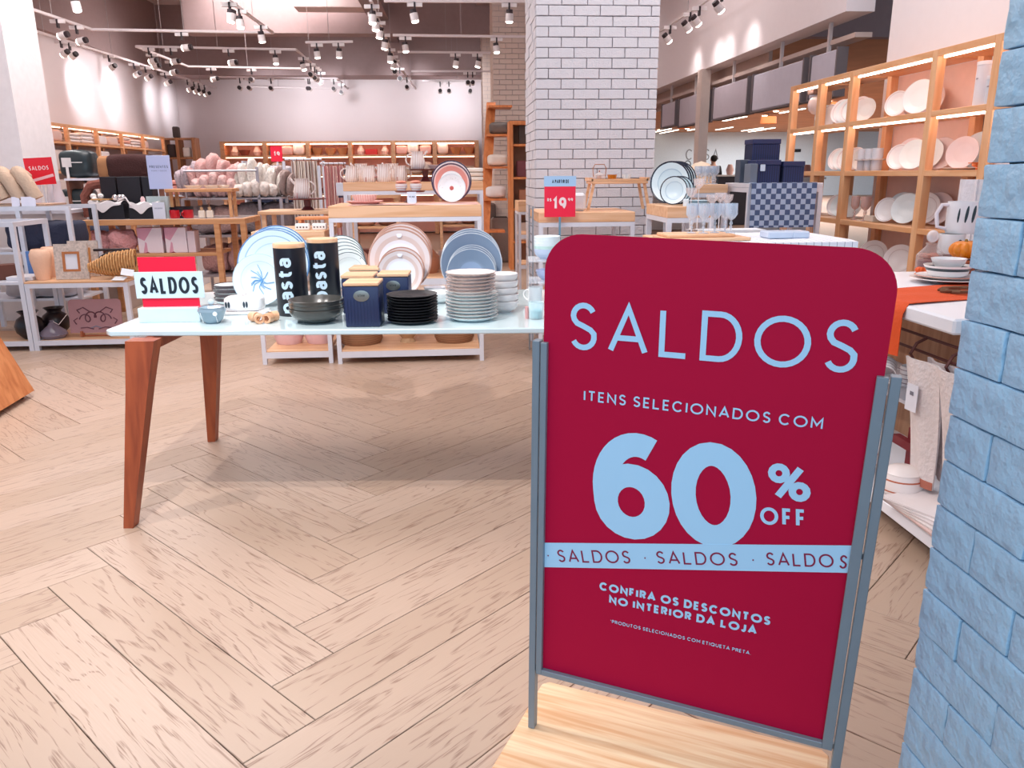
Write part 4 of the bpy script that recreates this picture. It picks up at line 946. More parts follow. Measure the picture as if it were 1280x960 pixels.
# stacked bedding shelf at (345,210..270)
t = th('bedding_shelf', 'low white shelf with dark and grey folded bedding left of the striped cloths', 'shelf', XA(352, 10.2, 0)); 
for z_ in (.55, .78, .98, 1.2): ob('shelf', boxm(.62, .42, .02), WMETAL, t, (0, 0, z_))
for x_ in (-.3, .3): ob('side', boxm(.02, .42, 1.5), WMETAL, t, (x_, 0, 0))
for i, (z_, h_, c, n_) in enumerate([(1.221, .22, 'a9a0a4', 'grey'), (1.001, .13, '2c3048', 'navy'), (.801, .14, 'b4acb2', 'light grey'), (.571, .16, '1f2030', 'black')]):
    soft('folded_bedding', .5, .36, h_, M(c, .9), '%s folded bedding on the low white shelf' % n_, 'bedding', (XA(352, 10.2, 0).x, 10.2, z_), 0, 'bedding on the low white shelf', 1.2)
p = XA(347, 9.5, 1.5); t = th('sale_tag', 'small red sale tag above the low white shelf', 'sign', (p.x, 9.47, 1.48)); ob('card', boxm(.13, .006, .17), REDM, t, (0, 0, .0)); ob('number', text_mesh('19', .05, .25), M('fff0f0'), t, (-.03, -.004, .06), (PI/2, 0, 0)); ob('clip', boxm(.02, .03, .3), WMETAL, t, (0, .02, -.28))
# ================================================================ PILLOW / BLANKET RACK (centre left)
ry = 8.9
a, b = XA(228, ry, 1.1), XA(351, ry, 1.1)
t = th('wire_rack', 'grey wire rack heaped with fleecy throws left of the striped cloths', 'rack', (a.x, ry, 0)); Lr = b.x-a.x; gm = M('b4adb4', .4, .4)
for x_ in (0, Lr*.78, Lr):
    for y_ in (0, .75): ob('post', boxm(.03, .03, 1.42 if x_ == Lr*.78 and y_ == 0 else 1.09), gm, t, (x_, y_, 0))
for z_ in (.25, .68, 1.08): ob('deck', boxm(Lr, .78, .02), gm, t, (Lr/2, .375, z_)); 
ob('bow', tubes([[(Lr*.05, -.02, 1.1), (Lr*.05, -.02, 1.38), (Lr*.78, -.02, 1.38)]], .012), gm, t)
FUR = lambda c: M(c, 1, var=.14, scale=30, bump=1.0, bscale=60)
thr = [(.10, .35, .34, .42, 'b9a6ac', 'grey-pink'), (.33, .3, .42, .50, 'dba9a4', 'rose'), (.36, .18, .38, .3, 'e6bdb8', 'pale rose, low'), (.6, .35, .3, .40, 'dcb4b0', 'dusty pink'), (.80, .3, .34, .45, 'ece2da', 'cream'), (.97, .32, .32, .38, 'efe4da', 'ivory ribbed'), (.88, .1, .4, .2, 'eee0d8', 'white pleated'), (1.13, .35, .28, .36, 'b8a09a', 'taupe')]
for i, (fx, fy, w_, h_, c, n_) in enumerate(thr):
    t = th('fleece_throw', '%s bagged fleecy throw heaped on top of the wire rack' % n_, 'throw', (a.x+fx*Lr/1.2, ry+fy, 1.101), random.uniform(-.2, .2), 'throws on top of the wire rack')
    for j in range(5):
        hh_ = h_*.9*(1-.12*abs(j-2)); ob('fold', cushion(round(w_*.27, 3), .32, round(hh_, 3), .25, .05, i*5+j), FUR(c), t, ((j-2)*w_*.19, -.03*(j % 2), 0), (0, .10*(j-2), .05*(j-2)))
for i, (fx, w_, h_, z_, c, n_) in enumerate([(.12, .3, .3, .701, 'b5a4a6', 'mauve'), (.4, .3, .3, .701, 'd9b3ac', 'pink'), (.68, .28, .33, .701, 'a99a9c', 'grey'), (1.0, .34, .33, .701, '9a8c90', 'dark grey'), (.2, .3, .3, .271, 'd8a8a4', 'salmon'), (.55, .32, .34, .271, 'dfb2ae', 'blush'), (.9, .3, .32, .271, 'd4a09c', 'old rose')]):
    soft('fleece_throw', w_, .5, h_, FUR(c), '%s folded fleecy throw on the %s deck of the wire rack' % (n_, 'middle' if z_ > .5 else 'bottom'), 'throw', (a.x+fx*Lr/1.2+.05, ry+.36, z_), 0, 'throws inside the wire rack', .6, .05, i+20)
# ================================================================ OAK CONSOLE TABLE with gift sets
cy = 7.6; ca, cb = XA(101, cy, .95), XA(306, cy, .95)
con = th('console_table', 'long oak console table carrying gift boxes and red mugs', 'table', (ca.x, cy, 0)); Lc = cb.x-ca.x; OL = WOOD('d9a070', 'c48553', .45)
ob('top', absbox(0, Lc, 0, .62, .895, .945, .003), OL, con); ob('glass_top', absbox(.04, Lc-.04, .04, .58, .9455, .948), M('f0e8e6', .1), con)
for x_ in (0.0, Lc-.29, Lc-.05):
    for y_ in (.0, .57): ob('leg', absbox(x_, x_+.05, y_, y_+.05, 0, .8945, .002), OL, con)
ob('shelf', absbox(.05, Lc-.3, .05, .56, .60, .63, .003), OL, con)
zc_ = .9485
p = XA(270, cy+.3, zc_); t = th('wooden_stool', 'small oak stool riser standing on the right end of the console table', 'stool', (p.x-.1, cy+.3, zc_))
ob('seat', boxm(.62, .26, .03, .004), OL, t, (0, 0, .235))
for x_ in (-.27, .27):
    for y_ in (-.08, .08): ob('leg', boxm(.028, .028, .2345), OL, t, (x_, y_, 0))
for i, (dx, w_) in enumerate([(-.08, .09), (.09, .08), (.2, .06)]):
    turned('glass_dish', ((0, 0), (w_*.6, 0), (w_, .03), (w_*.95, .03), (0, .004)), GL('ece4d8', .08, .4), 'clear shallow dish on the small oak stool, %s from the left' % ORD[i], 'dish', (p.x-.1+dx, cy+.3, zc_+.2655), 'glass dishes on the stool')
RDM = M('c9182a', .3)
for i, px in enumerate((219, 236)):
    q_ = XA(px, cy+.1, zc_); t = mug((q_.x, q_.y, zc_), .045, .075, RDM, 'red mug with white label, %s of two on the console table' % ['left', 'right'][i], 'red mugs', -2.2 if i else 2.4); ob('label', boxm(.04, .003, .035), M('f2e4e4'), t, (0, -.0, .02)).location = (.0*1, -.0455, .02)
t = th('gift_basket', 'dark round box behind the two red mugs', 'box', XA(228, cy+.24, zc_)); ob('body', lathe(((0, 0), (.1, 0), (.11, .1), (.1, .1), (0, .02))), M('1d1820'), t)
for i, px in enumerate((253, 263)):
    q_ = XA(px, cy+.1, zc_); t = th('diffuser', 'beige scent bottle, %s one under the oak stool' % ['left', 'right'][i], 'bottle', (q_.x, q_.y, zc_)); ob('body', boxm(.06, .045, .07, .012, 2), M('ecdccb', .4), t); ob('neck', lathe(((0, 0), (.014, 0), (.014, .03), (0, .03)), 12), M('c9a27c'), t, (0, 0, .0705)); ob('stick', tubes([[(0, 0, .1), (.02, 0, .19)], [(0, 0, .1), (-.02, .01, .19)], [(0, 0, .1), (0, 0, .2)]], .0018, 4), M('8a5a40'), t)
BLK = M('191620', .5, var=.1); SAT = M('f0e9ea', .5)
for i, (px0, px1, h_, lab) in enumerate([(116, 160, .145, 'left'), (166, 203, .13, 'right')]):
    a, b = XA(px0, cy+.12, zc_), XA(px1, cy+.12, zc_); w = b.x-a.x
    t = th('gift_box', 'open black gift box spilling white satin, %s one on the console table' % lab, 'box', ((a.x+b.x)/2, cy+.14, zc_), 0, 'open black gift boxes')
    ob('tray', manybox([(-w/2, w/2, -.09, .09, 0, .01), (-w/2, w/2, -.09, -.085, .01, h_), (-w/2, w/2, .085, .09, .01, h_), (-w/2, -w/2+.005, -.085, .085, .01, h_), (w/2-.005, w/2, -.085, .085, .01, h_)]), BLK, t)
    ob('satin', sheet(lambda u, v: ((u-.5)*w*.9, -.1 if v < .2 else -.095+(v-.2)*.2, h_+.012+.01*math.sin(u*11)-(.2-v)*.45*(1-abs(u-.4)*1.4) if v < .2 else h_+.012+.012*math.sin(u*11+v*5)), 16, 10, .002), SAT, t)
    if i == 0:
        ob('frame', boxm(.16, .11, .012), M('d9a870', .3, .5), t, (-.06, 0, h_+.027))
        for j in range(3): ob('silver_ball', ball(.028, .028, .028), M('cfc8c8', .15, .9), t, (.06+.035*j, .02*(j % 2), h_+.02))
        ob('ribbon', tubes([[(.12, -.1, h_+.02), (.2, -.12, h_+.05), (.24, -.13, h_-.02)]], .008, 5), SAT, t)
    else: ob('bottle', lathe(((0, 0), (.02, 0), (.02, .03), (.01, .05), (0, .05)), 12), M('e8c4c4'), t, (-.03, 0, h_+.02))
p = XA(200, cy+.03, zc_); t = th('small_card', 'small white upright card beside the right black gift box', 'card', (p.x, p.y, zc_)); ob('card', boxm(.11, .004, .15), M('e2e6f4'), t); ob('lettering', text_mesh('PRESENTES', .011, .2, .2, fit=.07), M('8a92a8'), t, (-.035, -.0025, .09), (PI/2, 0, 0))
# tall black boxes behind on a riser
for i, (px0, px1, h_) in enumerate([(135, 154, .20), (156, 184, .20), (186, 198, .19)]):
    a, b = XA(px0, cy+.5, zc_), XA(px1, cy+.5, zc_); z_ = zc_+.16*0
    bx('black_box', b.x-a.x, .16, .34+h_*.2, BLK, 'tall matte black box at the back of the console table, %s from the left' % ORD[i], 'box', ((a.x+b.x)/2, cy+.5, z_), 0, 'tall black boxes')
t = th('arched_cushion', 'brown arched chenille piece left of the tall black boxes', 'cushion', XA(123, cy+.52, zc_)); ob('arch', tubes([[(-.09, 0, 0), (-.1, 0, .2), (-.03, 0, .3), (.1, 0, .32), (.12, 0, .31)]], .045, 8), M('8d5447', .95, bump=.8), t)
t = th('posy', 'small posy of white roses between the brown arch and the black boxes', 'flowers', XA(122, cy+.3, zc_)); ob('pot', lathe(((0, 0), (.03, 0), (.035, .1), (0, .1)), 14), BLK, t)
for j in range(5): ob('rose', ball(.028, .028, .024), M('f4eeea', .8, bump=.6), t, (-.04+.022*j, .02*math.sin(j*2), .12+.03*((j*2) % 3)))
for j in range(7): ob('leaf', ball(.02, .008, .026), M('4c5a3a', .8), t, (-.03+.015*j, -.025, .09+.02*(j % 3)), (0, .5*math.sin(j), j))
# PRESENTES sign on a stand
p = XA(206, cy+.36, zc_); k = mpp(p)
t = th('presentes_sign', 'pale lilac upright sign reading PRESENTES behind the console table goods', 'sign', (p.x, p.y, zc_))
ob('card', boxm(28*k, .006, 40*k, .002), M('b9c2e8', .5, var=0), t, (0, 0, 34*k)); ob('lettering', text_mesh('PRESENTES', 3.2*k, .2, .3, fit=22*k), M('6a7294'), t, (-11*k, -.0035, 59*k), (PI/2, 0, 0))
ob('small_lettering', text_mesh('PARA TODOS', 1.6*k, .2, .3, fit=18*k), M('8088aa'), t, (-9*k, -.0035, 55*k), (PI/2, 0, 0))
ob('stem', boxm(.008, .008, 34*k), WMETAL, t, (-.03, 0, 0)); ob('stem', boxm(.008, .008, 34*k), WMETAL, t, (.03, 0, 0))
ob('glass_box', boxm(.2, .14, .2), GL('dff2f2', .05, .35), None, (p.x+.02, p.y-.13, zc_), label='clear acrylic box below the lilac sign', cat='box')
# shelf goods: pink towels, printed gift bags
zs_ = .631
PT = FUR('e6a4a4')
for i, (px, w_, h_) in enumerate([(128, .32, .19), (157, .26, .21), (112, .2, .14)]):
    q_ = XA(px, cy+.2, zs_); soft('rolled_towel', w_, .25, h_, PT, 'rumpled pink towel on the console shelf, %s' % ['left front one', 'right one', 'far left one'][i], 'towel', (q_.x, cy+.16+.14*(i == 2), zs_), i*.5, 'pink towels on the console shelf', .3, .1, i)
def bag_mat():
    if 'bag' in MC: return MC['bag']
    m, nt, b = _new('printed_paper'); L = nt.links; tc = nt.nodes.new('ShaderNodeTexCoord'); v = nt.nodes.new('ShaderNodeTexVoronoi'); v.inputs['Scale'].default_value = 7; L.new(tc.outputs['Object'], v.inputs['Vector'])
    sp = nt.nodes.new('ShaderNodeSeparateColor'); L.new(v.outputs['Color'], sp.inputs[0]); cr = nt.nodes.new('ShaderNodeValToRGB'); cr.color_ramp.interpolation = 'CONSTANT'; e = cr.color_ramp.elements
    e[0].color = lin('f0e0e6'); e[1].position = .4; e[1].color = lin('e0a0b4'); x = e.new(.72); x.color = lin('8c2a48'); L.new(sp.outputs[0], cr.inputs[0]); L.new(cr.outputs[0], b.inputs['Base Color']); MC['bag'] = m; return m
for i, (px0, px1) in enumerate([(174, 206), (208, 236)]):
    a, b = XA(px0, cy+.1, zs_), XA(px1, cy+.1, zs_)
    bx('gift_bag', b.x-a.x-.01, .14, 31*mpp(a), bag_mat(), 'gift box printed with pink and maroon shapes, %s one on the console shelf' % ['left', 'right'][i], 'box', ((a.x+b.x)/2, cy+.16, zs_), 0, 'printed gift boxes')
a = XA(241, cy+.1, zs_); bx('gift_bag', .07, .14, .2, M('ecd8de'), 'plain pale pink bag right of the printed gift boxes', 'bag', (a.x, cy+.16, zs_))
# ================================================================ LEFT METAL RACKS
fy = 6.34; a, b = XA(44, fy, .0), XA(170, fy, 0)
rk = th('metal_rack', 'low white metal rack with wooden shelf holding vases and picture frames', 'rack', (a.x, fy, 0)); Lk = b.x-a.x; ps = .035
for x_ in (0, Lk-ps):
    for y_ in (0, .5): ob('post', absbox(x_, x_+ps, y_, y_+ps, 0, .53), WMETAL, rk)
obs('frame_rail', ([(ps, Lk-ps, 0, ps, .495, .53), (ps, Lk-ps, .5, .535, .495, .53), (0, ps, ps, .5, .495, .53), (Lk-ps, Lk, ps, .5, .495, .53), (ps, Lk-ps, 0, ps, .04, .075), (ps, Lk-ps, .5, .535, .04, .075), (0, ps, ps, .5, .04, .075), (Lk-ps, Lk, ps, .5, .04, .075)]), WMETAL, rk)
ob('top_shelf', absbox(.0, Lk, .0, .535, .5305, .545, .002), OAK, rk); ob('bottom_shelf', absbox(ps, Lk-ps, .036, .499, .055, .075, .002), OAK, rk)
a2 = XA(18, 6.95, 1.08)
rk2 = th('metal_rack', 'taller white metal rack of navy bedding behind the picture frames', 'rack', (a2.x-.55, 6.95, 0)); L2 = XA(86, 6.95, 1.08).x-a2.x+.55
for x_ in (0, .55, L2-ps):
    for y_ in (0, .5): ob('post', absbox(x_, x_+ps, y_, y_+ps, 0, 1.06), WMETAL, rk2)
obs('frame_rail', ([(0, L2, 0, ps, 1.0605, 1.095), (0, L2, .5, .535, 1.0605, 1.095)]), WMETAL, rk2); ob('shelf', absbox(ps, L2-ps, .04, .5, .70, .72), WMETAL, rk2); ob('shelf', absbox(ps, L2-ps, .04, .5, .30, .32), WMETAL, rk2)
rk3 = th('metal_rack', 'white metal rack cut by the left picture edge beside the vases', 'rack', (a.x-.9, fy, 0))
for x_ in (0, .86):
    for y_ in (0, .5): ob('post', absbox(x_, x_+ps, y_, y_+ps, 0, 1.0), WMETAL, rk3)
obs('frame_rail', ([(ps, .86, 0, ps, .965, 1.0), (ps, .86, .5, .535, .965, 1.0), (ps, .86, 0, ps, .04, .075), (0, ps, ps, .5, .965, 1.0), (.86, .895, ps, .5, .965, 1.0)]), WMETAL, rk3)
ob('shelf', absbox(ps, .86, .0, .53, .525, .545), WMETAL, rk3); ob('bottom_shelf', absbox(ps, .86, .036, .499, .055, .075, .002), OAK, rk3)
q_ = XA(22, fy+.1, .545); bx('book', .2, .22, .03, M('e6e2e6'), 'flat white book on the rack at the left edge', 'book', (q_.x+.02, fy+.2, .5455))
bx('wooden_block', .16, .1, .12, M('6b3a2a'), 'dark wooden block on the rack at the left edge', 'block', (q_.x-.14, fy+.2, .5455), .6)
bx('framed_print', .11, .02, .2, M('5a86c8'), 'small blue framed print at the left edge rack', 'picture', (q_.x-.01, fy+.42, .5455), .2)
NV = M('2d3148', .9, bump=.3)
for i, (px, w_, z_) in enumerate([(48, .34, .7205), (80, .32, .7205), (46, .34, .3205), (80, .32, .3205)]):
    q_ = XA(px, 7.2, z_); soft('bedding_pack', w_, .42, .24 if z_ > .5 else .26, NV if z_ > .5 else M('b4b2ba', .9), '%s bedding pack on the %s shelf of the taller rack, %s one' % ('navy' if z_ > .5 else 'grey', 'upper' if z_ > .5 else 'lower', 'left' if i % 2 == 0 else 'right'), 'bedding', (q_.x, 7.2, z_), 0, None, .9, .03, i)
soft('bolster', .5, .5, .26, NV, 'navy bolster between the taller rack and the console table', 'bedding', (XA(108, 8.3, .6).x, 8.45, .601), 0, None, .5)
bx('bolster_stand', .7, .5, .60, M('c9b7ae'), 'low plain stand under the navy bolster', 'stand', (XA(108, 8.3, .6).x, 8.45, 0))
# knitted coil on top of taller rack
q_ = XA(20, 7.2, 1.0955)
t = th('knitted_bolsters', 'row of beige ribbed bolsters on a board at the left edge', 'bolster', (q_.x-.1, 7.2, 1.096)); ob('board', boxm(.86, .4, .015), M('c9a58c'), t)
BG = M('d0b39c', .95, bump=.5)
for j in range(6): ob('roll', tubes([[(.36-.13*j, -.16, .06), (.30-.13*j, -.17, .2), (.22-.13*j, -.12, .27), (.16-.13*j, .1, .24), (.12-.13*j, .14, .08)]], .058, 10), BG, t)
for j, px in enumerate((21, 33, 41)):
    q_ = XA(px, 6.98, 1.0955); t = th('price_card', 'small white price card on the taller rack rail, %s from the left' % ORD[j], 'card', (q_.x, 6.97, 1.0955), .2, 'price cards on the rack rail'); ob('card', boxm(.06, .003, .075), M('e6e4f4'), t, (0, 0, .004), (-.2, 0, 0)); ob('base', boxm(.05, .02, .004), WMETAL, t)
# red SALDOS sign on stalk
p = XA(46, 7.35, 1.3); k = mpp(p)
t = th('saldos_sign', 'square red SALDOS sign on a stalk above the beige ribbed bolsters', 'sign', (p.x, 7.46, 1.0955)); t.rotation_euler = (0, -.05, .1)
ob('card', boxm(33*k, .006, 33*k), M('e0182e', .4, var=0), t, (0, 0, .17)); ob('lettering', text_mesh('SALDOS', 5*k, .16, .25, fit=23*k), M('fbe4e8'), t, (-12*k, -.0035, .17+18*k), (PI/2, 0, 0))
ob('tape_band', boxm(32*k, .001, 3.4*k), M('f4c4cc'), t, (.0, -.0037, .17+6*k), (0, -.22, 0)); ob('stalk', boxm(.012, .012, .17), WMETAL, t, (0, 0, 0))
# vases and frames on the low rack
PV = M('f4c6a8', .6, bump=.2)
for i, (px, dy, s) in enumerate([(55, .14, 1.0), (68, .34, 1.05)]):
    q_ = XA(px, fy+dy, .5455); r_ = .078*s; turned('peach_vase', ((0, 0), (r_*.62, 0), (r_*.78, .06), (r_, .16), (r_, .2), (r_*.8, .235), (r_*.7, .24), (r_*.68, .235), (r_*.8, .2), (0, .02)), PV, 'matte peach vase on the low rack, %s' % ['front one', 'partly hidden rear one'][i], 'vase', (q_.x, q_.y, .5455), 'peach vases')
def picframe(loc, w, h, m, mi, lab, rz=0, lean=.12):
    t_ = th('picture_frame', lab, 'frame', loc); t_.rotation_euler = (-lean, 0, rz); b_ = w*.24
    obs('moulding', ([(-w/2, -w/2+b_, -.01, .01, 0, h), (w/2-b_, w/2, -.01, .01, 0, h), (-w/2+b_, w/2-b_, -.01, .01, 0, b_), (-w/2+b_, w/2-b_, -.01, .01, h-b_, h)]), m, t_)
    b2 = b_+.018
    obs('inner_rim', ([(-w/2+b_, -w/2+b2, -.012, .008, b_, h-b_), (w/2-b2, w/2-b_, -.012, .008, b_, h-b_), (-w/2+b2, w/2-b2, -.012, .008, b_, b2), (-w/2+b2, w/2-b2, -.012, .008, h-b2, h-b_)]), mi, t_)
    ob('insert', boxm(w-2*b2, .004, h-2*b2), M('eceef6'), t_, (0, 0, b2)); return t_
SH_ = M('f0dccf', .5, var=.35, scale=60)
q_ = XA(92, fy+.12, .547); picframe((q_.x, q_.y, .5475), .25, .275, SH_, M('b8703e'), 'speckled beige picture frame, the front one on the low rack', .05)
q_ = XA(107, fy+.3, .547); picframe((q_.x, q_.y, .5475), .23, .285, SH_, M('c98a52'), 'speckled beige picture frame behind the front one on the low rack', .05)
q_ = XA(145, fy+.13, .5455)
t = th('rattan_horn', 'coiled rattan horn-shaped basket with white paper tags on the low rack', 'basket', (q_.x, q_.y, .5455)); t.rotation_euler = (0, .0, .15)
ob('coil', tubes([[(x_, 0, .085+.02*math.sin(x_*3)) for x_ in [-.2, -.2]]+[]] if 0 else [[(-.19+.36*s_/150+.0*s_, (.03+.06*min(1, s_/70))*math.cos(s_*.75), .09+.05*s_/150+(.03+.06*min(1, s_/70))*math.sin(s_*.75)) for s_ in range(151)]], .0075, 5), M('cf9a62', .7), t)
ob('tag', boxm(.10, .07, .002), M('eceef2'), t, (.06, -.14, .015), (.3, 0, -.3)); ob('tag', boxm(.09, .06, .002), M('eceef2'), t, (.12, -.13, .06), (.9, .2, .1))
q_ = XA(150, fy+.38, .5455); t = th('black_log', 'charred black log bowl behind the rattan horn', 'bowl', (q_.x, q_.y, .5455)); ob('body', ball(.17, .1, .1), M('171316', .7, bump=.6), t); ob('rim', boxm(.28, .03, .02, .004), M('2a2024'), t, (-.02, -.05, .2))
# bottom shelf
BV = M('1c1318', .35)
vp = [(0, 0), (.05, 0), (.095, .05), (.105, .1), (.085, .15), (.05, .175), (.05, .185), (.075, .21), (.068, .21), (.045, .185), (0, .16)]
for i, (px, dy, s, z_) in enumerate([(72, .32, 1.05, .0755), (40, .15, 1.05, .0755)]):
    q_ = XA(px, fy+dy, z_); turned('black_vase', [(r*s, z*s) for r, z in vp], BV, 'round black vase with flared neck, %s' % ['on the low rack beside the dragon tray', 'at the left edge beside the wooden plinth'][i], 'vase', (q_.x, q_.y, z_), 'black vases')
q_ = XA(68, fy+.14, .0755); t = th('glass_drop', 'smoky glass drop-shaped bottle with cord on the bottom shelf', 'bottle', (q_.x, q_.y, .0755)); ob('body', lathe(((0, 0), (.08, 0), (.105, .03), (.09, .06), (.04, .1), (.015, .13), (.02, .145), (0, .145)), 28), GL('8f8494', .05, .55), t); ob('cord', tubes([[(0, 0, .14), (.06, -.02, .11), (.13, -.01, .19)]], .003, 5), M('e6dcd8'), t)
q_ = XA(122, fy+.15, .0755); t = th('dragon_tray', 'mauve rectangular tray with mirrored dragon-like scrolls on a small wooden easel', 'tray', (q_.x, q_.y, .078)); t.rotation_euler = (-.12, 0, 0)
ob('board', prism(rounded(-.205, .205, 0, .27, .03), -.006, .006), M('b58486', .5), t, rot=(PI/2, 0, 0), loc=(0, 0, .03))
sc = []
for sg in (-1, 1):
    sc += [[(sg*(.02+.075*(1-s_/20)+.0*s_)*1+sg*.03*math.cos(s_*.5), -.009, .14+.035*math.sin(s_*.5)+.0015*s_) for s_ in range(21)], [(sg*.04, -.009, .2), (sg*.09, -.009, .235), (sg*.14, -.009, .215), (sg*.12, -.009, .19)], [(sg*.15, -.009, .1), (sg*.17, -.009, .13), (sg*.14, -.009, .15)], [(sg*.02, -.009, .06), (sg*.07, -.009, .075), (sg*.12, -.009, .07)]]
ob('scroll_print', tubes(sc, .005, 4), M('6b3d48', .6), t); ob('scroll_print', tubes([[(-.05, -.009, .065), (0, -.009, .085), (.05, -.009, .065)]], .004, 4), M('7a8296'), t)
ob('easel', manybox([(-.12, -.105, -.03, .02, 0, .045), (.105, .12, -.03, .02, 0, .045), (-.12, .12, .01, .02, 0, .012)]), M('b0603a'), t)
# ================================================================ BEDDING DISPLAY (behind, left)
def packshelf(px0, px1, y, z, lab):
    a_, b_ = XA(px0, y, z), XA(px1, y, z); t_ = th('white_shelf', lab, 'shelf', ((a_.x+b_.x)/2, y+.2, 0)); w = b_.x-a_.x
    for z_ in (z-.42, z): ob('board', boxm(w, .4, .025), WMETAL, t_, (0, 0, z_-.025))
    for x_ in (-w/2+.02, w/2-.02): ob('post', boxm(.03, .36, z-.026), M('7a4a38'), t_, (x_, 0, 0))
    return a_, b_
zB = 1.315
a, b = packshelf(80, 128, 9.4, zB, 'white shelf unit with bow-tied green bedding bags')
GB = M('26343a', .4, var=.25, scale=10)
for i, z_ in enumerate((zB, zB-.42)):
    q_ = XA(102, 9.6, z_); t = th('bedding_bag', 'dark green clear-bagged bedding with white bow, %s' % ['upper one', 'lower one'][i], 'bedding', (q_.x, 9.6, z_+.001), 0, 'green bedding bags'); ob('pack', cushion(.36, .3, .30, .7, .03, i), GB, t)
    ob('bow', manybox([(-.05, .05, -.163, -.155, .12, .22), (-.015, .015, -.163, -.158, .0, .12), (.05, .17, -.163, -.158, .165, .175)]), M('e2dcdc'), t, (-.07, 0, 0), (0, 0, 0))
p = XA(160, 9.3, 1.31); t = th('brown_pouffe', 'dark brown rounded plush cushion on the white shelf above the black boxes', 'cushion', (p.x, 9.5, 1.301)); ob('body', cushion(.52, .4, .27, .7, .02, 3), M('40201f', .95, bump=.5), t); ob('side_roll', cushion(.14, .34, .25, .5, .02, 4), M('a5744f', .9), t, (-.27, -.02, 0))
a, b = packshelf(128, 196, 9.3, 1.30, 'white shelf holding the dark brown plush cushion')
# white glassware heaps on a low counter left-centre
wc = th('white_counter', 'low white counter of pale glassware behind the red sale sign', 'counter', XA(66, 8.0, 0)); ob('top', boxm(.8, .5, .03), WMETAL, wc, (0, 0, 1.0)); ob('body', boxm(.74, .44, .999), M('ddd2cf'), wc)
for i in range(8):
    q_ = XA(52+8*(i % 4), 7.9+.2*(i//4), 1.031); turned('pale_vase', ((0, 0), (.04, 0), (.055, .1), (.03, .2), (.035, .26), (.03, .26), (0, .1)), [M('e9dde2', .3), M('f2eae6', .3), GL('f0e8ee', .1, .5)][i % 3], 'pale glass vase on the low white counter, %s in the %s row' % (ORD[i % 4], ['front', 'back'][i//4]), 'vase', (q_.x, q_.y, 1.031), 'pale vases on the counter')
# striped fleece & salmon towels right of PRESENTES sign
t = th('towel_shelf', 'low shelf of salmon folded towels right of the lilac sign', 'shelf', XA(232, 10.2, 0)); 
for z_ in (.9, 1.09): ob('board', boxm(.5, .4, .02), WMETAL, t, (0, 0, z_))
for x_ in (-.24, .24): ob('side', boxm(.02, .4, 1.088), WMETAL, t, (x_, 0, 0)) if 0 else ob('side', boxm(.015, .4, .899), WMETAL, t, (x_, 0, 0))
for i in range(3): soft('salmon_towel', .4, .34, .055, M('d98f84', .95), 'salmon folded towel, %s from the bottom of the low shelf pile' % ORD[i], 'towel', (XA(232, 10.2, 0).x, 10.2, 1.111+i*.057), 0, 'salmon towels', 1.0)
# ================================================================ PRICE SIGN, TEA TABLE in front of the brick column
t5 = frame_table('tea_table', 'white metal table with oak top in front of the middle brick column', .62, 1.31, 5.62, 6.3, 1.06, .07, None, shelves=(.45,))
t5b = th('wire_grid', 'small grey wire grid standing by the left end of the tea table', 'grid', (.585, 5.7, 0)); ob('grid', tubes([[(0, 0, .6+.06*i), (0, .25, .6+.06*i)] for i in range(9)], .004, 4), M('9aa0a8', .4, .5), t5b, kind='stuff'); ob('post', boxm(.012, .012, 1.1), M('9aa0a8', .4, .5), t5b); ob('post', boxm(.012, .012, 1.1), M('9aa0a8', .4, .5), t5b, (0, .25, 0))
p = XA(700, 5.55, 1.05); k = mpp(p)
t = th('price_sign', 'red and pale blue price sign reading A PARTIR DE 19,99 on a stem', 'sign', (p.x, 5.56, 0))
zb_ = 1.33-(271-217)*k*.985
ob('red_card', boxm(39*k, .006, 37*k), M('ee1240', .4, var=0), t, (0, 0, zb_)); ob('blue_card', boxm(40*k, .006, 12.5*k), M('a8cdf0', .4, var=0), t, (0, 0, zb_+37*k+.0005))
ob('lettering', text_mesh('A PARTIR DE', 4.3*k, .17, .22, .8, fit=21*k), M('1c2438'), t, (-10*k, -.0035, zb_+41*k), (PI/2, 0, 0))
ob('price_lettering', text_mesh('19', 15*k, .21, .12, .9, fit=17*k), M('fbe6ea'), t, (-9*k, -.0035, zb_+9*k), (PI/2, 0, 0))
ob('price_lettering', text_mesh('R$', 4*k, .22, .2), M('fbe6ea'), t, (-16*k, -.0035, zb_+19*k), (PI/2, 0, 0)); ob('price_lettering', text_mesh('99', 4*k, .22, .2), M('fbe6ea'), t, (10*k, -.0035, zb_+19*k), (PI/2, 0, 0))
ob('stem', boxm(.014, .014, zb_-.0005), M('7aa4bc', .3, .5), t, (0, 0, 0)); ob('foot', boxm(.16, .12, .008), M('7aa4bc', .3, .5), t)
z5 = 1.0605
p = XA(723, 5.8, z5); bx('white_canister', .1, .08, .13, M('e4e4e8', .3), 'white lidded canister behind the price sign', 'canister', (p.x, p.y, z5), 0, None, .02)
a, b = XA(737, 5.9, z5), XA(806, 5.9, z5); w = b.x-a.x
t = th('bed_tray', 'folding-leg oak tray standing on the tea table before the brick column', 'tray', ((a.x+b.x)/2, 5.95, z5))
ob('tray_top', boxm(w, .24, .02, .003), OAK, t, (0, 0, .19)); ob('rim', manybox([(-w/2, w/2, -.12, -.108, .2105, .225), (-w/2, w/2, .108, .12, .2105, .225), (-w/2-.01, -w/2+.01, -.12, .12, .2105, .235), (w/2-.01, w/2+.01, -.12, .12, .2105, .235)]), OAK, t)
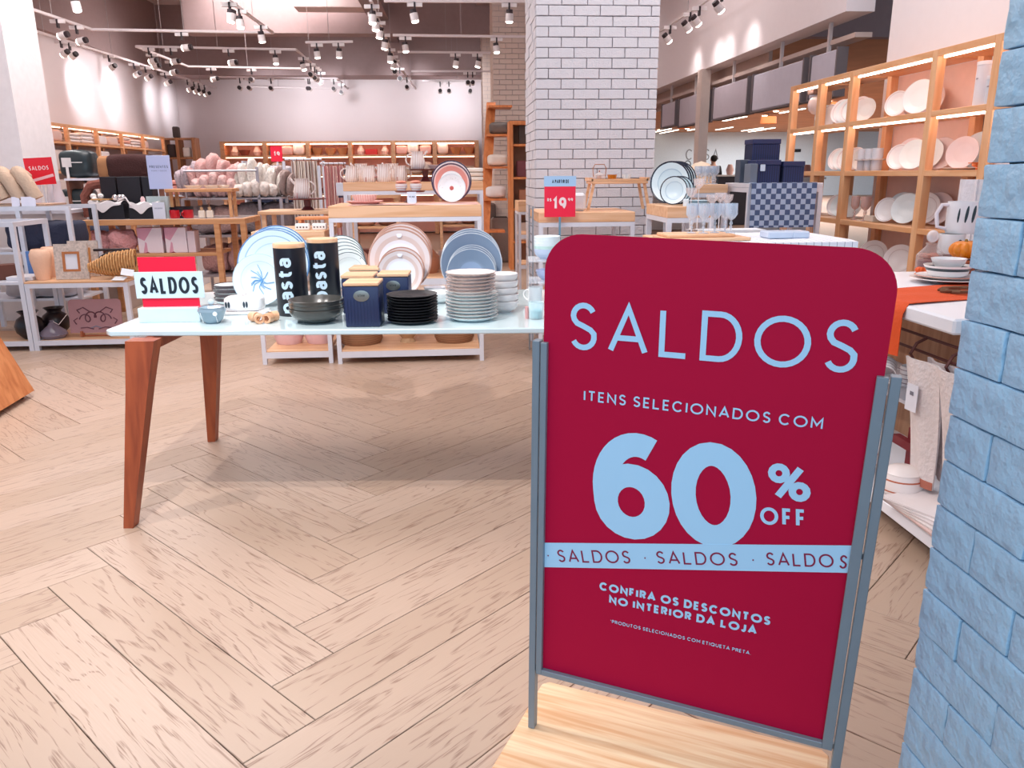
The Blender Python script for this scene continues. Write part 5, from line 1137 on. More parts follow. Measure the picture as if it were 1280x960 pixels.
for x_ in (-1, 1):
    for y_ in (-.09, .09): ob('leg', loft([[(x_*w/2-.01+x_*.02, y_-.01, 0), (x_*w/2+.01+x_*.02, y_-.01, 0), (x_*w/2+.01+x_*.02, y_+.01, 0), (x_*w/2-.01+x_*.02, y_+.01, 0)], [(x_*w/2-.01-x_*.02, y_-.01, .19), (x_*w/2+.01-x_*.02, y_-.01, .19), (x_*w/2+.01-x_*.02, y_+.01, .19), (x_*w/2-.01-x_*.02, y_+.01, .19)]]), OAK, t)
zq = z5+.2105
q_ = XA(765, 5.9, zq); turned('amber_cup', ((0, 0), (.022, 0), (.03, .015), (.036, .045), (.033, .045), (.026, .015), (0, .006)), M('c8761e', .1, alpha=.9, coat=.5), 'amber glass bowl on the oak tray', 'bowl', (q_.x, 5.9, zq))
q_ = XA(783, 5.9, zq); turned('clear_cup', ((0, 0), (.022, 0), (.034, .045), (.031, .045), (0, .005)), GL('e8f2f8', .05, .4), 'clear glass cup right of the amber bowl', 'cup', (q_.x, 5.9, zq))
q_ = XA(750, 5.95, zq); t = th('glass_teapot', 'clear glass teapot with arched copper handle on the oak tray', 'teapot', (q_.x, 5.98, zq)); ob('body', lathe(((0, 0), (.03, 0), (.045, .02), (.04, .045), (.02, .055), (.006, .062), (0, .064)), 20), GL('e2d8d4', .05, .35), t); ob('arch_handle', tubes([[(-.045, 0, .03), (-.05, 0, .09), (-.035, 0, .118), (.035, 0, .118), (.05, 0, .09), (.045, 0, .03)]], .0035, 6), M('c08a6e', .3, .6), t); ob('infuser', lathe(((0, .01), (.016, .01), (.016, .04), (0, .04)), 10), M('b9714a'), t); ob('knob', ball(.006, .006, .006), M('a8603a'), t, (0, 0, .064))
for i, (px, c) in enumerate([(730, 'e6dcd8'), (755, 'f0eaea'), (785, 'e9e0de')]):
    q_ = XA(px, 5.9, .4505); soft('white_cushion', .22, .3, .14, M(c, .9), 'pale folded pack on the lower shelf of the tea table, %s from the left' % ORD[i], 'pack', (q_.x, 5.95, .4505), 0, 'packs under the tea table', .9)
# ---- corner table with dark-rimmed plates
z6 = 1.12
t6 = frame_table('corner_table', 'white metal table with thick oak top carrying dark-rimmed plates', 1.36, 1.66, 4.95, 5.5, z6, .07, None, post=.03)
DRIM = [(0, 'd9ecf4'), (.62, 'b4cede'), (.66, 'e4f4fa'), (.93, '252a3c')]
DRIM2 = [(0, 'd9ecf4'), (.7, 'c0d8e4'), (.73, 'eaf6fa'), (.95, '252a3c')]
for i in range(4):
    R = .138; px = 848-2+i*4.2; q_ = XA(px, 5.34-.045*i*0+.04*i*0, z6); 
    o = standing('rimmed_plate', (1.47+.026*i, 5.30+.035*i, z6+.003), R, RING(R, DRIM if i < 3 else DRIM2), 'large pale plate with navy rim segments, %s from the front on the oak corner table' % ORD[i], 'plate', 'large navy-rimmed plates', 6, -.62)
for i in range(3):
    R = .09; standing('small_rimmed_plate', (1.435+.03*i, 5.08+.03*i, z6+.003), R, RING(R, DRIM), 'small pale plate with navy rim segments, %s from the front on the oak corner table' % ORD[i], 'plate', 'small navy-rimmed plates', 8, -.55)
t = th('plate_stand', 'black wire plate stand with curled hook behind the navy-rimmed plates', 'stand', (1.62, 5.42, z6)); ob('wire', tubes([[(0, 0, .004), (.0, .02, .24)]+[(.02*math.cos(a_)-.0, .02, .262+.022*math.sin(a_)) for a_ in [PI*1.3-PI*1.6*i/10 for i in range(11)]]], .003, 5), M('2a2c38', .4, .4), t); ob('base', boxm(.05, .06, .004), M('2a2c38', .4, .4), t)
for i in range(2): ob('soup_plate', plate(.075, .02), M('b9d6e4', .25), None, (1.575, 5.035, z6+.001+.014*i), label='pale blue soup plate, %s of two lying right of the small rimmed plates' % ['lower', 'upper'][i], cat='plate', grp='pale blue soup plates')
bx('price_block', .035, .02, .045, M('eaf4fa'), 'tiny white price block between the rimmed plates', 'card', (1.485, 4.985, z6), -.3)
for i, (w_, h_, c) in enumerate([(.16, .3, '5c2c22'), (.2, .25, '2d2226'), (.14, .2, '3a2a2a')]):
    bx('dark_box', w_, .2, h_+.45, M(c, .5), '%s tall box under the oak corner table' % ['red-brown', 'black', 'dark brown'][i], 'box', (1.46+.0*i, 5.05, 0) if 0 else ([1.20, 1.75, 1.80][i], [5.2, 5.2, 4.85][i], 0))
# ---- front goblet table
z7 = .995
t7 = frame_table('goblet_table', 'oak-topped white table right behind the crimson floor sign', 1.06, 1.98, 3.72, 4.35, z7, .05, None, shelves=(.4,))
cl = STRIPE('e3e9f2', '7c889c', 26, 0, .93)
ob('striped_cloth', sheet(lambda u, v: (u*.72, (v*.62-.002 if v > .06 else -.006), (.0025+.0015*math.sin(u*20)) if v > .06 else -.05*(.06-v)/.06), 18, 17, .002), cl, None, (1.25, 3.72, z7+.002), label='pale blue pinstriped cloth spread on the goblet table', cat='cloth')
zt7 = z7+.0062
for i, (px, y, w_, h_, lab) in enumerate([(872, 3.9, .42, .016, 'rear wide'), (868, 3.86, .34, .014, 'front narrower')]):
    q_ = XA(px+6, y, zt7); t = bx('wooden_board', w_, .2 if i else .26, h_, OAK, '%s oak serving board under the goblets' % lab, 'board', (q_.x, 3.93, zt7+(0 if i == 0 else .017)), .05)
GG = GL('d2e0f0', .04, .30)
def goblet(loc, R, h, lab, grp, m=None, name='goblet'):
    t_ = th(name, lab, 'glass', loc, 0, grp); hs = h*.42
    ob('bowl', lathe(((.003, hs), (R*.6, hs+.012), (R, hs+.03), (R*.97, h), (R*.93, h), (R*.95, hs+.032), (R*.5, hs+.016), (.002, hs+.006)), 20), m or GG, t_)
    ob('stem', lathe(((.004, .004), (.0045, hs*.3), (.009, hs*.45), (.004, hs*.6), (.009, hs*.75), (.004, hs)), 10), m or GG, t_)
    ob('foot', lathe(((0, 0), (R*.8, 0), (R*.8, .002), (.006, .006), (0, .006)), 20), m or GG, t_); return t_
zg = zt7+.032
for i, px in enumerate((864, 879, 893, 913)):
    q_ = XA(px, 3.93-.03*(i % 2), zg); goblet((q_.x, q_.y, zg), .03, .145, 'clear ribbed goblet on the oak board, %s from the left' % ORD[i], 'goblets on the oak board')
q_ = XA(906, 4.0, zg); goblet((q_.x, 4.0, zg), .028, .14, 'clear ribbed goblet standing behind the others on the oak board', 'goblets on the oak board')
for i, (px, w_) in enumerate([(978, .13), (1003, .09)]):
    q_ = XA(px-8, 3.95, zt7); bx('napkin_pack', w_, .12, .035, M('cfdcf0', .3), 'clear-wrapped pale blue napkin pack, %s one on the pinstriped cloth' % ['left', 'right'][i], 'pack', (q_.x, 3.95, zt7), 0, None, .006)
# ---- middle back tables
z8 = 1.24
t8 = frame_table('glass_table', 'oak-topped white table of stemware left of the checked cloth', 1.70, 2.02, 5.75, 6.3, z8, .06, None)
t9 = frame_table('box_table', 'white metal table with navy boxes and a checked cloth', 2.05, 2.58, 5.42, 5.9, 1.25, .03, WMETAL, shelves=(.8,))
for i, (px, y) in enumerate([(872, 5.85), (881, 5.95), (889, 5.82), (897, 5.98), (905, 5.84), (908, 5.98), (911, 5.86), (876, 6.1), (886, 6.12), (896, 6.1)]):
    q_ = XA(872+(px-872)*.55, y, z8+.001); q_.x = min(q_.x, 1.985); goblet((q_.x, y, z8+.001), .028, .11 if i % 2 else .13, 'small clear stem glass on the stemware table, %s' % (ORD[i]+' counted from the front left'), 'stem glasses on the back table')
for i, (px, h_) in enumerate([(861, .3), (869, .27), (889, .16), (899, .16), (912, .15)]):
    q_ = XA(px, 4.62, .94); 
ct = th('tall_glass_counter', 'slim clear-topped counter of tall flutes between the goblets and the stemware table', 'counter', (1.66, 4.62, 0)); ob('top', boxm(.36, .16, .02), M('e4ecf4'), ct, (0, 0, .98)); ob('leg', boxm(.03, .14, .979), WMETAL, ct, (-.15, 0, 0)); ob('leg', boxm(.03, .14, .979), WMETAL, ct, (.15, 0, 0))
for i, (px, h_) in enumerate([(862, .24), (871, .29), (888, .2), (898, .21), (907, .2)]):
    q_ = XA(px, 4.62, 1.001); t = th('flute', 'tall thin-stemmed flute behind the goblets, %s from the left' % ORD[i], 'glass', (q_.x, 4.62, 1.001), 0, 'tall flutes'); ob('bowl', lathe(((.003, h_-.06), (.03, h_-.03), (.034, h_), (.031, h_), (.02, h_-.035), (0, h_-.055)), 16), GL('f0e6e6', .04, .18), t); ob('stem', lathe(((.0035, .003), (.003, h_-.059)), 8), GL('f6f2f4', .05, .5), t); ob('foot', lathe(((0, 0), (.025, 0), (.004, .003), (0, .003)), 16), GL('f6f2f4', .05, .5), t)
q_ = XA(881, 6.15, z8+.001); t = th('straw_hat', 'pale woven dome lamp shade behind the stem glasses', 'shade', (q_.x-.02, 6.2, z8+.001)); ob('dome', lathe(((.115, 0), (.12, .03), (.1, .1), (.06, .15), (0, .17), (0, .165), (.09, .1), (.11, 0))), STRIPE('f0ddc8', 'd9bd9c', 80, 2, .6), t)
zt9 = 1.2515
NB_ = M('232f5e', .45, var=.1); ST2 = STRIPE('232f5e', '1a2346', 60, 0, .5)
def navybox(px0, px1, y, z, h, lab, m=ST2, d=.16):
    a_, b_ = XA(px0, y, z), XA(px1, y, z); t_ = th('navy_box', lab, 'box', ((a_.x+b_.x)/2, y+d/2, z)); w_ = b_.x-a_.x
    ob('body', boxm(w_, d, h-.035, .003), m, t_); ob('lid', boxm(w_+.006, d+.006, .034, .003), NB_, t_, (0, 0, h-.0345)); return t_
navybox(944, 974, 5.47, zt9, .155, 'square navy box, front left one above the checked cloth'); navybox(978, 1004, 5.47, zt9, .145, 'ribbed navy box, front right one above the checked cloth')
navybox(938, 972, 5.66, zt9, .30, 'tall navy box with tan emblem at the back left above the checked cloth')
q_ = XA(964, 5.46, zt9); bx('price_tag', .035, .003, .045, M('d9e8f8'), 'small pale tag on the front left navy box', 'tag', (XA(953, 5.464, 1.33).x, 5.462, zt9+.08))
bx('grey_box', .06, .1, .12, M('6f7a8a', .5), 'slim grey box left of the navy boxes', 'box', (XA(932, 5.5, zt9).x+.02, 5.5, zt9)) if 0 else None
a_ = XA(930, 5.85, z8+.001); bx('grey_box', .05, .12, .13, M('6f7a8a', .5), 'slim grey box left of the front navy boxes above the checked cloth', 'box', (2.088, 5.5, zt9)); bx('grey_box', .07, .1, .16, M('4c5566', .5), 'taller dark grey box behind the slim grey one', 'box', (2.1, 5.7, zt9))
chk = STRIPE('aebfda', '4d5f86', 14, 0, .5, .8, axis2=2)
def cloth9(u, v): return ((u-.5)*.46+.02, -.012-.004*math.sin(u*12)*v, .001-v*.30)
cc = th('checked_cloth', 'blue and pale checked woven cloth hanging over the box table front', 'cloth', (2.27, 5.40, 1.2515)); ob('drop', sheet(cloth9, 20, 8, .003), chk, cc); ob('fold', absbox(-.21, .25, -.013, .05, .0, .003), chk, cc)
ob('fringe', tubes([[((u-.5)*.46+.02, -.012, -.30), ((u-.5)*.46+.02+.002, -.012, -.335)] for u in [i/34 for i in range(35)]], .0016, 3), M('c6cedc'), cc, kind='stuff')
for i in range(3): bx('tray_box', .17, .2, .05, M('6b3a30', .5), 'flat brown box on the lower shelf of the box table, %s from the left' % ORD[i], 'box', (2.15+.17*i-.01*i, 5.66, .801), 0, 'flat brown boxes') if i < 3 else None
# ================================================================ TALL OAK SHELVING WITH TABLEWARE (right wall)
SX, SD = 2.9, .34
ys = [3.62, 4.241, 4.802, 5.807, 6.31, 6.829]; ZT = 2.02; SZ = [1.985]
lv = [OX(1155, 140, SX).z, OX(1160, 213, SX).z, OX(1150, 286, SX).z]
shz = [round(v, 3) for v in lv]+[.62, .2]
OO = WOOD('efba8c', 'e0a06c', .45, 1, 2, 5); OH = WOOD('efba8c', 'e0a06c', .45, 1, 1, 5)
sh = th('oak_shelving', 'tall oak shelving of white tableware along the right wall, lit by strip lamps', 'shelving', (SX, ys[0], 0))
for y in ys:
    for x_ in (0, SD-.055): ob('upright', absbox(x_, x_+.055, y-ys[0]-.03, y-ys[0]+.03, 0, ZT, .003), OO, sh)
for a, b in zip(ys, ys[1:]):
    a -= ys[0]; b -= ys[0]
    ob('top_board', absbox(0, SD, a+.0305, b-.0305, ZT-.04, ZT, .002), OH, sh)
    for z in shz: ob('shelf', absbox(0.002, SD, a+.0305, b-.0305, z-.035, z, .002), OH, sh)
    for z in [ZT-.04]+shz[:1]:
        zz = z-(.035 if z != ZT-.04 else 0); ob('strip_lamp', absbox(.02, .035, a+.06, b-.06, zz-.012, zz-.001), EM('ffe2d2', 13.0), sh)
for a, b in zip(ys[:3], ys[1:4]):
    ob('back_panel', absbox(SD+.002, SD+.012, a-ys[0]+.0305, b-ys[0]-.0305, .02, ZT-.042), M('fad9cd', .85), sh)
a = 4.0; 
WPL = M('f2eeee', .2); WG = RING(.12, [(0, 'ecf4f6'), (.86, 'e4ecee'), (.95, 'b9b4b8')]); WG2 = RING(.12, [(0, 'f4f0f0'), (.62, 'ddd2d2'), (.66, 'f4eeee')])
def wp(y, z, R, lab, m=None, dx=0.0, rz=-1.05, lean=14, grp='white plates on the right shelving', name='white_plate'):
    o = standing(name, (SX+.12+dx, y, z+.0015), R*.84, m or WG, lab, 'plate', grp, lean, rz); return o
L1, L2, L3 = shz[0], shz[1], shz[2]
def grp_plates(lv_, lvn, seq, bayn):
    for i, (y, dx, R, kind) in enumerate(seq):
        m = {0: WG, 1: WG2, 2: M('f0dede', .3)}[kind]
        wp(y, lv_, R, 'white plate on edge, %s from the near end, %s of %s' % (ORD[i], lvn, bayn), m, dx)
grp_plates(L1, 'upper shelf', [(5.14, .02, .13, 0), (5.36, .0, .10, 1), (5.34, .12, .11, 2), (5.22, .14, .12, 2)], 'the wide bay')
grp_plates(L2, 'second shelf', [(5.02, .14, .12, 2), (5.08, .09, .12, 0), (5.14, .03, .115, 0), (5.26, .0, .10, 1), (5.30, .1, .125, 2)], 'the wide bay')
grp_plates(L3, 'third shelf', [(5.0, .15, .125, 2), (5.06, .1, .125, 1), (5.14, .02, .12, 0), (5.34, .0, .10, 1), (5.3, .12, .12, 1), (5.40, .14, .12, 0)], 'the wide bay')
grp_plates(L2, 'second shelf', [(4.64, .14, .13, 0), (4.68, .06, .115, 2)], 'the near narrow bay')
grp_plates(L1, 'upper shelf', [(5.87, .05, .10, 0), (5.93, .04, .11, 1), (5.99, .03, .11, 0), (6.05, .03, .11, 1), (6.11, .03, .11, 0), (6.17, .02, .11, 1)], 'the far narrow bay')
grp_plates(L2, 'second shelf', [(5.86, .05, .09, 0), (5.92, .04, .10, 1), (5.98, .03, .10, 0), (6.04, .03, .10, 1), (6.10, .03, .10, 0), (6.16, .02, .10, 1)], 'the far narrow bay')
grp_plates(L3, 'third shelf', [(5.92, .05, .10, 0), (5.99, .04, .10, 1), (6.06, .03, .10, 0), (6.13, .03, .10, 1)], 'the far narrow bay')
grp_plates(L1, 'upper shelf', [(6.42, .05, .10, 1), (6.5, .04, .10, 0)], 'the farthest bay')
# cups and saucers, L2 wide bay far end
for i in range(3):
    y = 5.68-.10*i; t = th('cup_stack', 'two pale stacked mugs, %s pile from the far end of the wide bay, second shelf' % ORD[i], 'mug', (SX+.08, y, L2+.001), 0, 'pale stacked mugs'); ob('lower_mug', mug_me(.036, .07), M('c9cdd8', .3), t); ob('saucer', lathe(((0, .0705), (.05, .0705), (.055, .08), (0, .076)), 20), WPL, t); ob('upper_mug', mug_me(.036, .07), M('dcdde4', .3), t, (0, 0, .0805))
for i in range(4):
    y = 4.42-.085*i; z_ = L3+.001; t = th('glass_tumbler', 'lilac tumbler on the third shelf of the near narrow bay, %s from the far end' % ORD[i], 'glass', (SX+.08, y, z_), 0, 'lilac tumblers'); ob('body', mug_me(.034, .09), GL('c6c8dc', .08, .6), t); ob('upper', mug_me(.034, .08), GL('c6c8dc', .08, .6), t, (0, 0, .0905))
for i in range(3):
    y = 5.7-.07*i; goblet((SX+.07+.05*(i % 2), y, L3+.001), .03, .17, 'rosy wine glass at the far end of the wide bay, third shelf, %s one' % ORD[i], 'wine glasses on the third shelf', GL('f0c8c0', .05, .35), 'wine_glass')
t = bx('card_stack', .1, .12, .04, M('eadfd2'), 'low cream box beside the wine glasses on the third shelf', 'box', (SX+.12, 5.50, L3+.001))
turned('low_dish', ((0, 0), (.09, 0), (.11, .012), (.105, .014), (0, .005)), M('e6dcda', .3), 'flat pale dish on the second shelf of the near bay', 'dish', (SX+.12, 4.58, L2+.001), seg=32)
# canisters top near bay
for i, (y, R, h, c) in enumerate([(4.44, .058, .235, 'ece6ea'), (4.33, .062, .15, 'd9dde8')]):
    t = th('canister', ['tall', 'short'][i]+' white canister on the upper shelf of the near narrow bay', 'canister', (SX+.10, y, L1+.001)); ob('body', lathe(((0, 0), (R, 0), (R, h-.02), (0, h-.02)), 28), M(c, .3), t); ob('lid', lathe(((0, h-.0195), (R*1.03, h-.0195), (R*1.03, h), (0, h)), 28), M('efe9ec', .3), t); ob('mark', boxm(.022, .002, .007), M('9a94a0'), t, (-R-.001, -.0, h*.6), (0, 0, PI/2-.2))
# hanging towels in the near bay, with toy plane
ob('hanging_towel', sheet(lambda u, v: (.01*math.sin(u*8), (u-.5)*.17*(1-.2*v), -v*.35), 10, 8, .006), M('f0ecf0', .95, bump=.3), None, (SX+.04, 4.12, L1-.06), label='white towel hanging under the upper shelf of the near bay', cat='towel')
for i in range(3): ob('hanging_towel', sheet(lambda u, v: (.012*math.sin(u*7+i), (u-.5)*.16, -v*.33), 10, 8, .006), M(['eeeaf0', 'e0dfe6', 'd4d3dc'][i], .95, bump=.3), None, (SX-.02+.02*i, 4.30-.08*i, L2-.05), label='pale towel hanging below the second shelf, %s from the far side' % ORD[i], cat='towel', grp='pale hanging towels')
t = th('toy_plane', 'small orange wooden toy aeroplane on the second shelf of the near bay', 'toy', (SX+.1, 4.40, L2+.001)); OM = M('e07a3c', .5); ob('fuselage', ball(.018, .07, .016), OM, t, (0, 0, .012)); ob('wing', boxm(.12, .03, .006), OM, t, (0, 0, .035)); ob('tail', boxm(.05, .015, .03), OM, t, (0, -.055, .03)); ob('wheel', boxm(.04, .012, .012), OM, t)
t = th('glass_lamp', 'round glass pendant ornament in the farthest bay of the right shelving', 'ornament', (SX+.12, 6.6, L1+.001)); ob('stem', boxm(.01, .01, .1), M('c8b0a0'), t); ob('globe', ball(.07, .07, .08), GL('f4e8e8', .05, .5), t, (0, 0, .1)); ob('cap', boxm(.12, .1, .03), M('6b5650'), t, (0, 0, .262))
bx('white_sheath', .05, .06, .16, M('f2f2f4', .3), 'slim white vase beside the round glass ornament', 'vase', (SX+.1, 6.45, L1+.001))
t = th('folded_swan', 'white folded napkin swan on the shelf under the third level', 'napkin', (SX+.1, 5.9, L3-.36+.0)) if 0 else None
for i, y in enumerate((5.55, 5.2)): wp(y, .62, .13, 'white plate on the fourth shelf of the wide bay, %s one' % ['far', 'near'][i], WG2, .05, -.9)
# ================================================================ WHITE GONDOLA with autumn table setting
GX, GY0, GY1 = 1.66, 2.15, 3.7; GZ = .85
gd = th('white_gondola', 'white display gondola with autumn table setting beside the brick column', 'gondola', (GX, GY0, 0)); gw = .98
WGL = M('eef0f6', .4, var=.01)
ob('top', absbox(0, gw, 0.3, GY1-GY0, GZ-.055, GZ, .008), WGL, gd)
ob('base_shelf', absbox(-.06, gw, .12, GY1-GY0, .08, .125, .004), WGL, gd); ob('plinth', absbox(.05, gw-.05, .25, GY1-GY0-.1, 0, .0795), M('5b4a45'), gd)
ob('panel', absbox(gw*.45, gw*.45+.02, .35, GY1-GY0-.05, .1255, GZ-.0555), WOOD('c89a78', 'b08060', .6, 1, 2, 6), gd)
for y_ in (.35, GY1-GY0-.1): ob('post', absbox(gw*.45+.03, gw*.45+.06, y_, y_+.03, .1255, GZ-.0555), WMETAL, gd)
ob('mid_shelf', absbox(.10, gw*.44, .45, GY1-GY0-.1, .44, .455), M('d4d4dc', .4), gd)
ob('hook_bar', tubes([[(.12, .3, .72), (.12, GY1-GY0-.1, .72)], [(.12, .32, .66), (.12, GY1-GY0-.1, .66)]]+[[(.12, .4+.22*i, .72), (.08, .4+.22*i, .70), (.06, .4+.22*i, .66), (.08, .4+.22*i, .63)] for i in range(5)], .006, 6), M('6a3a34', .4, .3), gd)
zg_ = GZ+.0005
OC = M('e2541e', .85, bump=.3)
def orange(u, v):
    L_ = .62; s_ = v*1.15
    if s_ < .17: return (-.014-.01*math.sin(u*9), (u-.5)*.30+.0, -.19+s_*1.1+.0)
    s2 = s_-.17; return (s2*.8-.008, (u-.5)*(.30+.1*s2)+s2*.28, .004+.003*math.sin(u*12+v*7))
ob('orange_runner', sheet(orange, 14, 24, .003), OC, None, (GX, 2.88, zg_), label='burnt orange cloth runner hanging over the corner of the white gondola', cat='runner')
ob('runner_knot', ball(.03, .04, .035), OC, None, (GX-.03, 2.96, GZ-.27), label='knotted tassel end of the orange runner', cat='tassel') if 0 else None
zr = zg_+.0085
# place setting: charger, plate, bowls
q_ = OZ(1178, 345, GZ+.03)
def stripeplate(R): return RING(R, [(0, 'f2ecec'), (.7, 'f2ecec'), (.86, 'f4efef'), (.95, 'c98a78')])
def setting(x, y, z, s, lab):
    turned('charger', ((0, 0), (.09*s, 0), (.15*s, .014), (.147*s, .016), (.085*s, .005), (0, .005)), M('d4623c', .5) if s > 1 else M('efe6e4', .3), 'widest flat plate under the '+lab.replace('in dark and orange strokes ', ''), 'plate', (x, y, z), seg=40)
    turned('dinner_plate', ((0, 0), (.07*s, 0), (.13*s, .018), (.127*s, .02), (.068*s, .006), (0, .006)), stripeplate(.13*s), 'brown-rimmed plate below the '+lab.replace('in dark and orange strokes ', ''), 'plate', (x, y, z+.0165 if 0 else z+.007), seg=40)
    turned('banded_bowl', ((0, 0), (.05*s, 0), (.075*s, .012), (.098*s, .055), (.094*s, .055), (.07*s, .014), (0, .006)), STRIPE('f4f0ee', '3d4a50', 22, 2, .72, .25), lab, 'bowl', (x, y, z+.0145), seg=36)
setting(q_.x+.02, q_.y, zr+.0, 1.0, 'white bowl banded in dark and orange strokes beside the brick column')
turned('top_bowl', ((0, 0), (.045, 0), (.06, .012), (.072, .04), (.069, .04), (.055, .014), (0, .006)), M('f0eeee', .2), 'small white bowl stacked in the banded bowl', 'bowl', (q_.x+.02, q_.y, zr+.0705-.03+.018), seg=32)
q_ = OZ(1125, 318, GZ+.03); 
for i in range(3): turned('stacked_plate', ((0, 0), (.09, 0), (.15, .016), (.147, .018), (.085, .006), (0, .006)), [M('d9683e', .5), M('efe0d4', .4), M('f2ecec', .3)][i], ['orange charger', 'cream plate', 'white plate'][i]+' in the far place setting on the gondola', 'plate', (q_.x+.05, 3.50, zr+.008*i-.004), seg=40)
turned('ribbed_cup', ((0, 0), (.04, 0), (.05, .09), (.047, .09), (.036, .006), (0, .006)), STRIPE('f4f2f2', 'a8a4a8', 60, 0, .85, .3), 'white finely striped cup in the far place setting', 'cup', (q_.x+.03, 3.50, zr+.022), seg=28)
ob('bunny_napkin', ball(.11, .02, .09), M('f0e4ec', .8), None, (q_.x+.22, 3.64, zr), label='white fan-folded napkin at the far end of the gondola', cat='napkin') 
# cloche bottle
q_ = OZ(1161, 345, GZ); q_ = Vector((q_.x+.02, q_.y+.04, zr)); t = th('glass_cloche', 'glass bottle with round stopper and dark red contents on the gondola', 'bottle', q_)
ob('body', lathe(((0, 0), (.055, 0), (.06, .015), (.06, .085), (.03, .12), (.022, .13), (.026, .14), (0, .14)), 24), GL('e8dcd8', .04, .12), t); ob('contents', lathe(((0, .005), (.052, .005), (.054, .06), (0, .06)), 20), M('6b2430', .3), t); ob('stopper', ball(.026, .026, .03), GL('f4eef0', .03, .4), t, (0, 0, .141))
zq2 = zg_+.0905
def pumpkin(loc, R, h, lab, m, seg=10):
    t_ = th('pumpkin', lab, 'pumpkin', loc)
    bm = bmesh.new(); bmesh.ops.create_uvsphere(bm, u_segments=60, v_segments=16, radius=1)
    for v in bm.verts:
        a_ = math.atan2(v.co.y, v.co.x); r_ = 1-.16*abs(math.cos(a_*seg/2))**4*(1-abs(v.co.z)**4); z_ = v.co.z-(.22*math.exp(-((v.co.x**2+v.co.y**2)*9))*(1 if v.co.z > 0 else -1))
        v.co = (v.co.x*r_*R, v.co.y*r_*R, (z_+1)*h/2)
    ob('body', tomesh(bm), m, t_); ob('stem', lathe(((0, 0), (R*.14, 0), (R*.08, h*.2), (0, h*.22)), 8), M('9a7a3c', .8), t_, (0, 0, h*.84)); return t_
PM_ = M('f0870e', .4, var=.12, scale=8)
q_ = OZ(1205, 335, GZ); pumpkin((XA(1203, 3.40, zq2).x, 3.39, zq2), .068, .085, 'large glossy ribbed orange pumpkin beside the brick column', PM_)
q_ = OZ(1155, 345, GZ); pumpkin((q_.x+.0, q_.y+.02, zr), .032, .035, 'tiny orange pumpkin at the edge of the orange runner', M('ea5a12', .5))
q_ = OZ(1108, 318, GZ); pumpkin((q_.x-.1, 3.3, zr), .07, .06, 'small orange gourd at the far left of the gondola', M('f08a1c', .5))
q_ = OZ(1190, 368, GZ)
t = th('wicker_mat', 'brown wicker mat edge beside the banded bowl', 'mat', (q_.x+.05, q_.y, zr)); ob('weave', tubes([[(.09*math.cos(a_+j*.3)+.012*math.sin(9*a_), .06*math.sin(a_+j*.3), .006+.004*(j % 2)) for a_ in [2*PI*i/40 for i in range(40)]] for j in range(3)], .006, 5, True), M('7a5238', .8), t, kind='stuff')
bx('mushroom_print', .12, .14, .003, M('f0ece8'), 'small white printed napkin between the runner and the far setting', 'napkin', (GX+.08, 3.20, zr+.001), .4)
# large mugs with dark strokes, near right, standing on a shallow riser
q_ = OZ(1185, 315, GZ+.12); rx, ry_ = 2.28, 3.15
rs = th('wooden_riser', 'low oak riser behind the glass bottle on the gondola', 'riser', (2.45, 3.5, zg_)); ob('board', boxm(.36, .38, .02, .003), WALNUT, rs, (0, 0, .07)); ob('leg', boxm(.02, .36, .0695), WALNUT, rs, (-.15, 0, 0)); ob('leg', boxm(.02, .36, .0695), WALNUT, rs, (.15, 0, 0))
zq2 = zg_+.0905
t = mug((XA(1187, 3.56, zq2).x, 3.56, zq2), .056, .10, M('f2f0f0', .25), 'white mug with dark arched door motif below the striped jug', None, .3, hm=M('efe6ea', .3)); ob('motif', lathe(((0, 0), (1, 0), (1, .02), (0, .02)), 20), M('253238'), t, (-.012, -.0548, .045), (PI/2, 0, 0)).scale = (.016, .032, .08)
x2 = XA(1204, 3.56, zq2+.13).x; t = th('striped_jug', 'large white jug with three long dark strokes beside the brick column', 'jug', (x2, 3.57, zq2+.1015), -.2)
ob('body', lathe(((0, 0), (.066, 0), (.072, .015), (.072, .145), (.067, .145), (.063, .015), (0, .012)), 28), M('f2f0f2', .25), t); ob('handle', tubes([[(-.07, 0, .13), (-.10, 0, .13), (-.12, 0, .09), (-.11, 0, .03), (-.07, 0, .02)]], .009, 8), M('f0e4e8', .3), t)
for j, x_ in enumerate((-.045, -.018, .012)): ob('stroke', ball(.007, .003, .04), M('24363e'), t, (x_, -math.sqrt(.072**2-x_**2)-.0005, .05), (0, .1, 0))
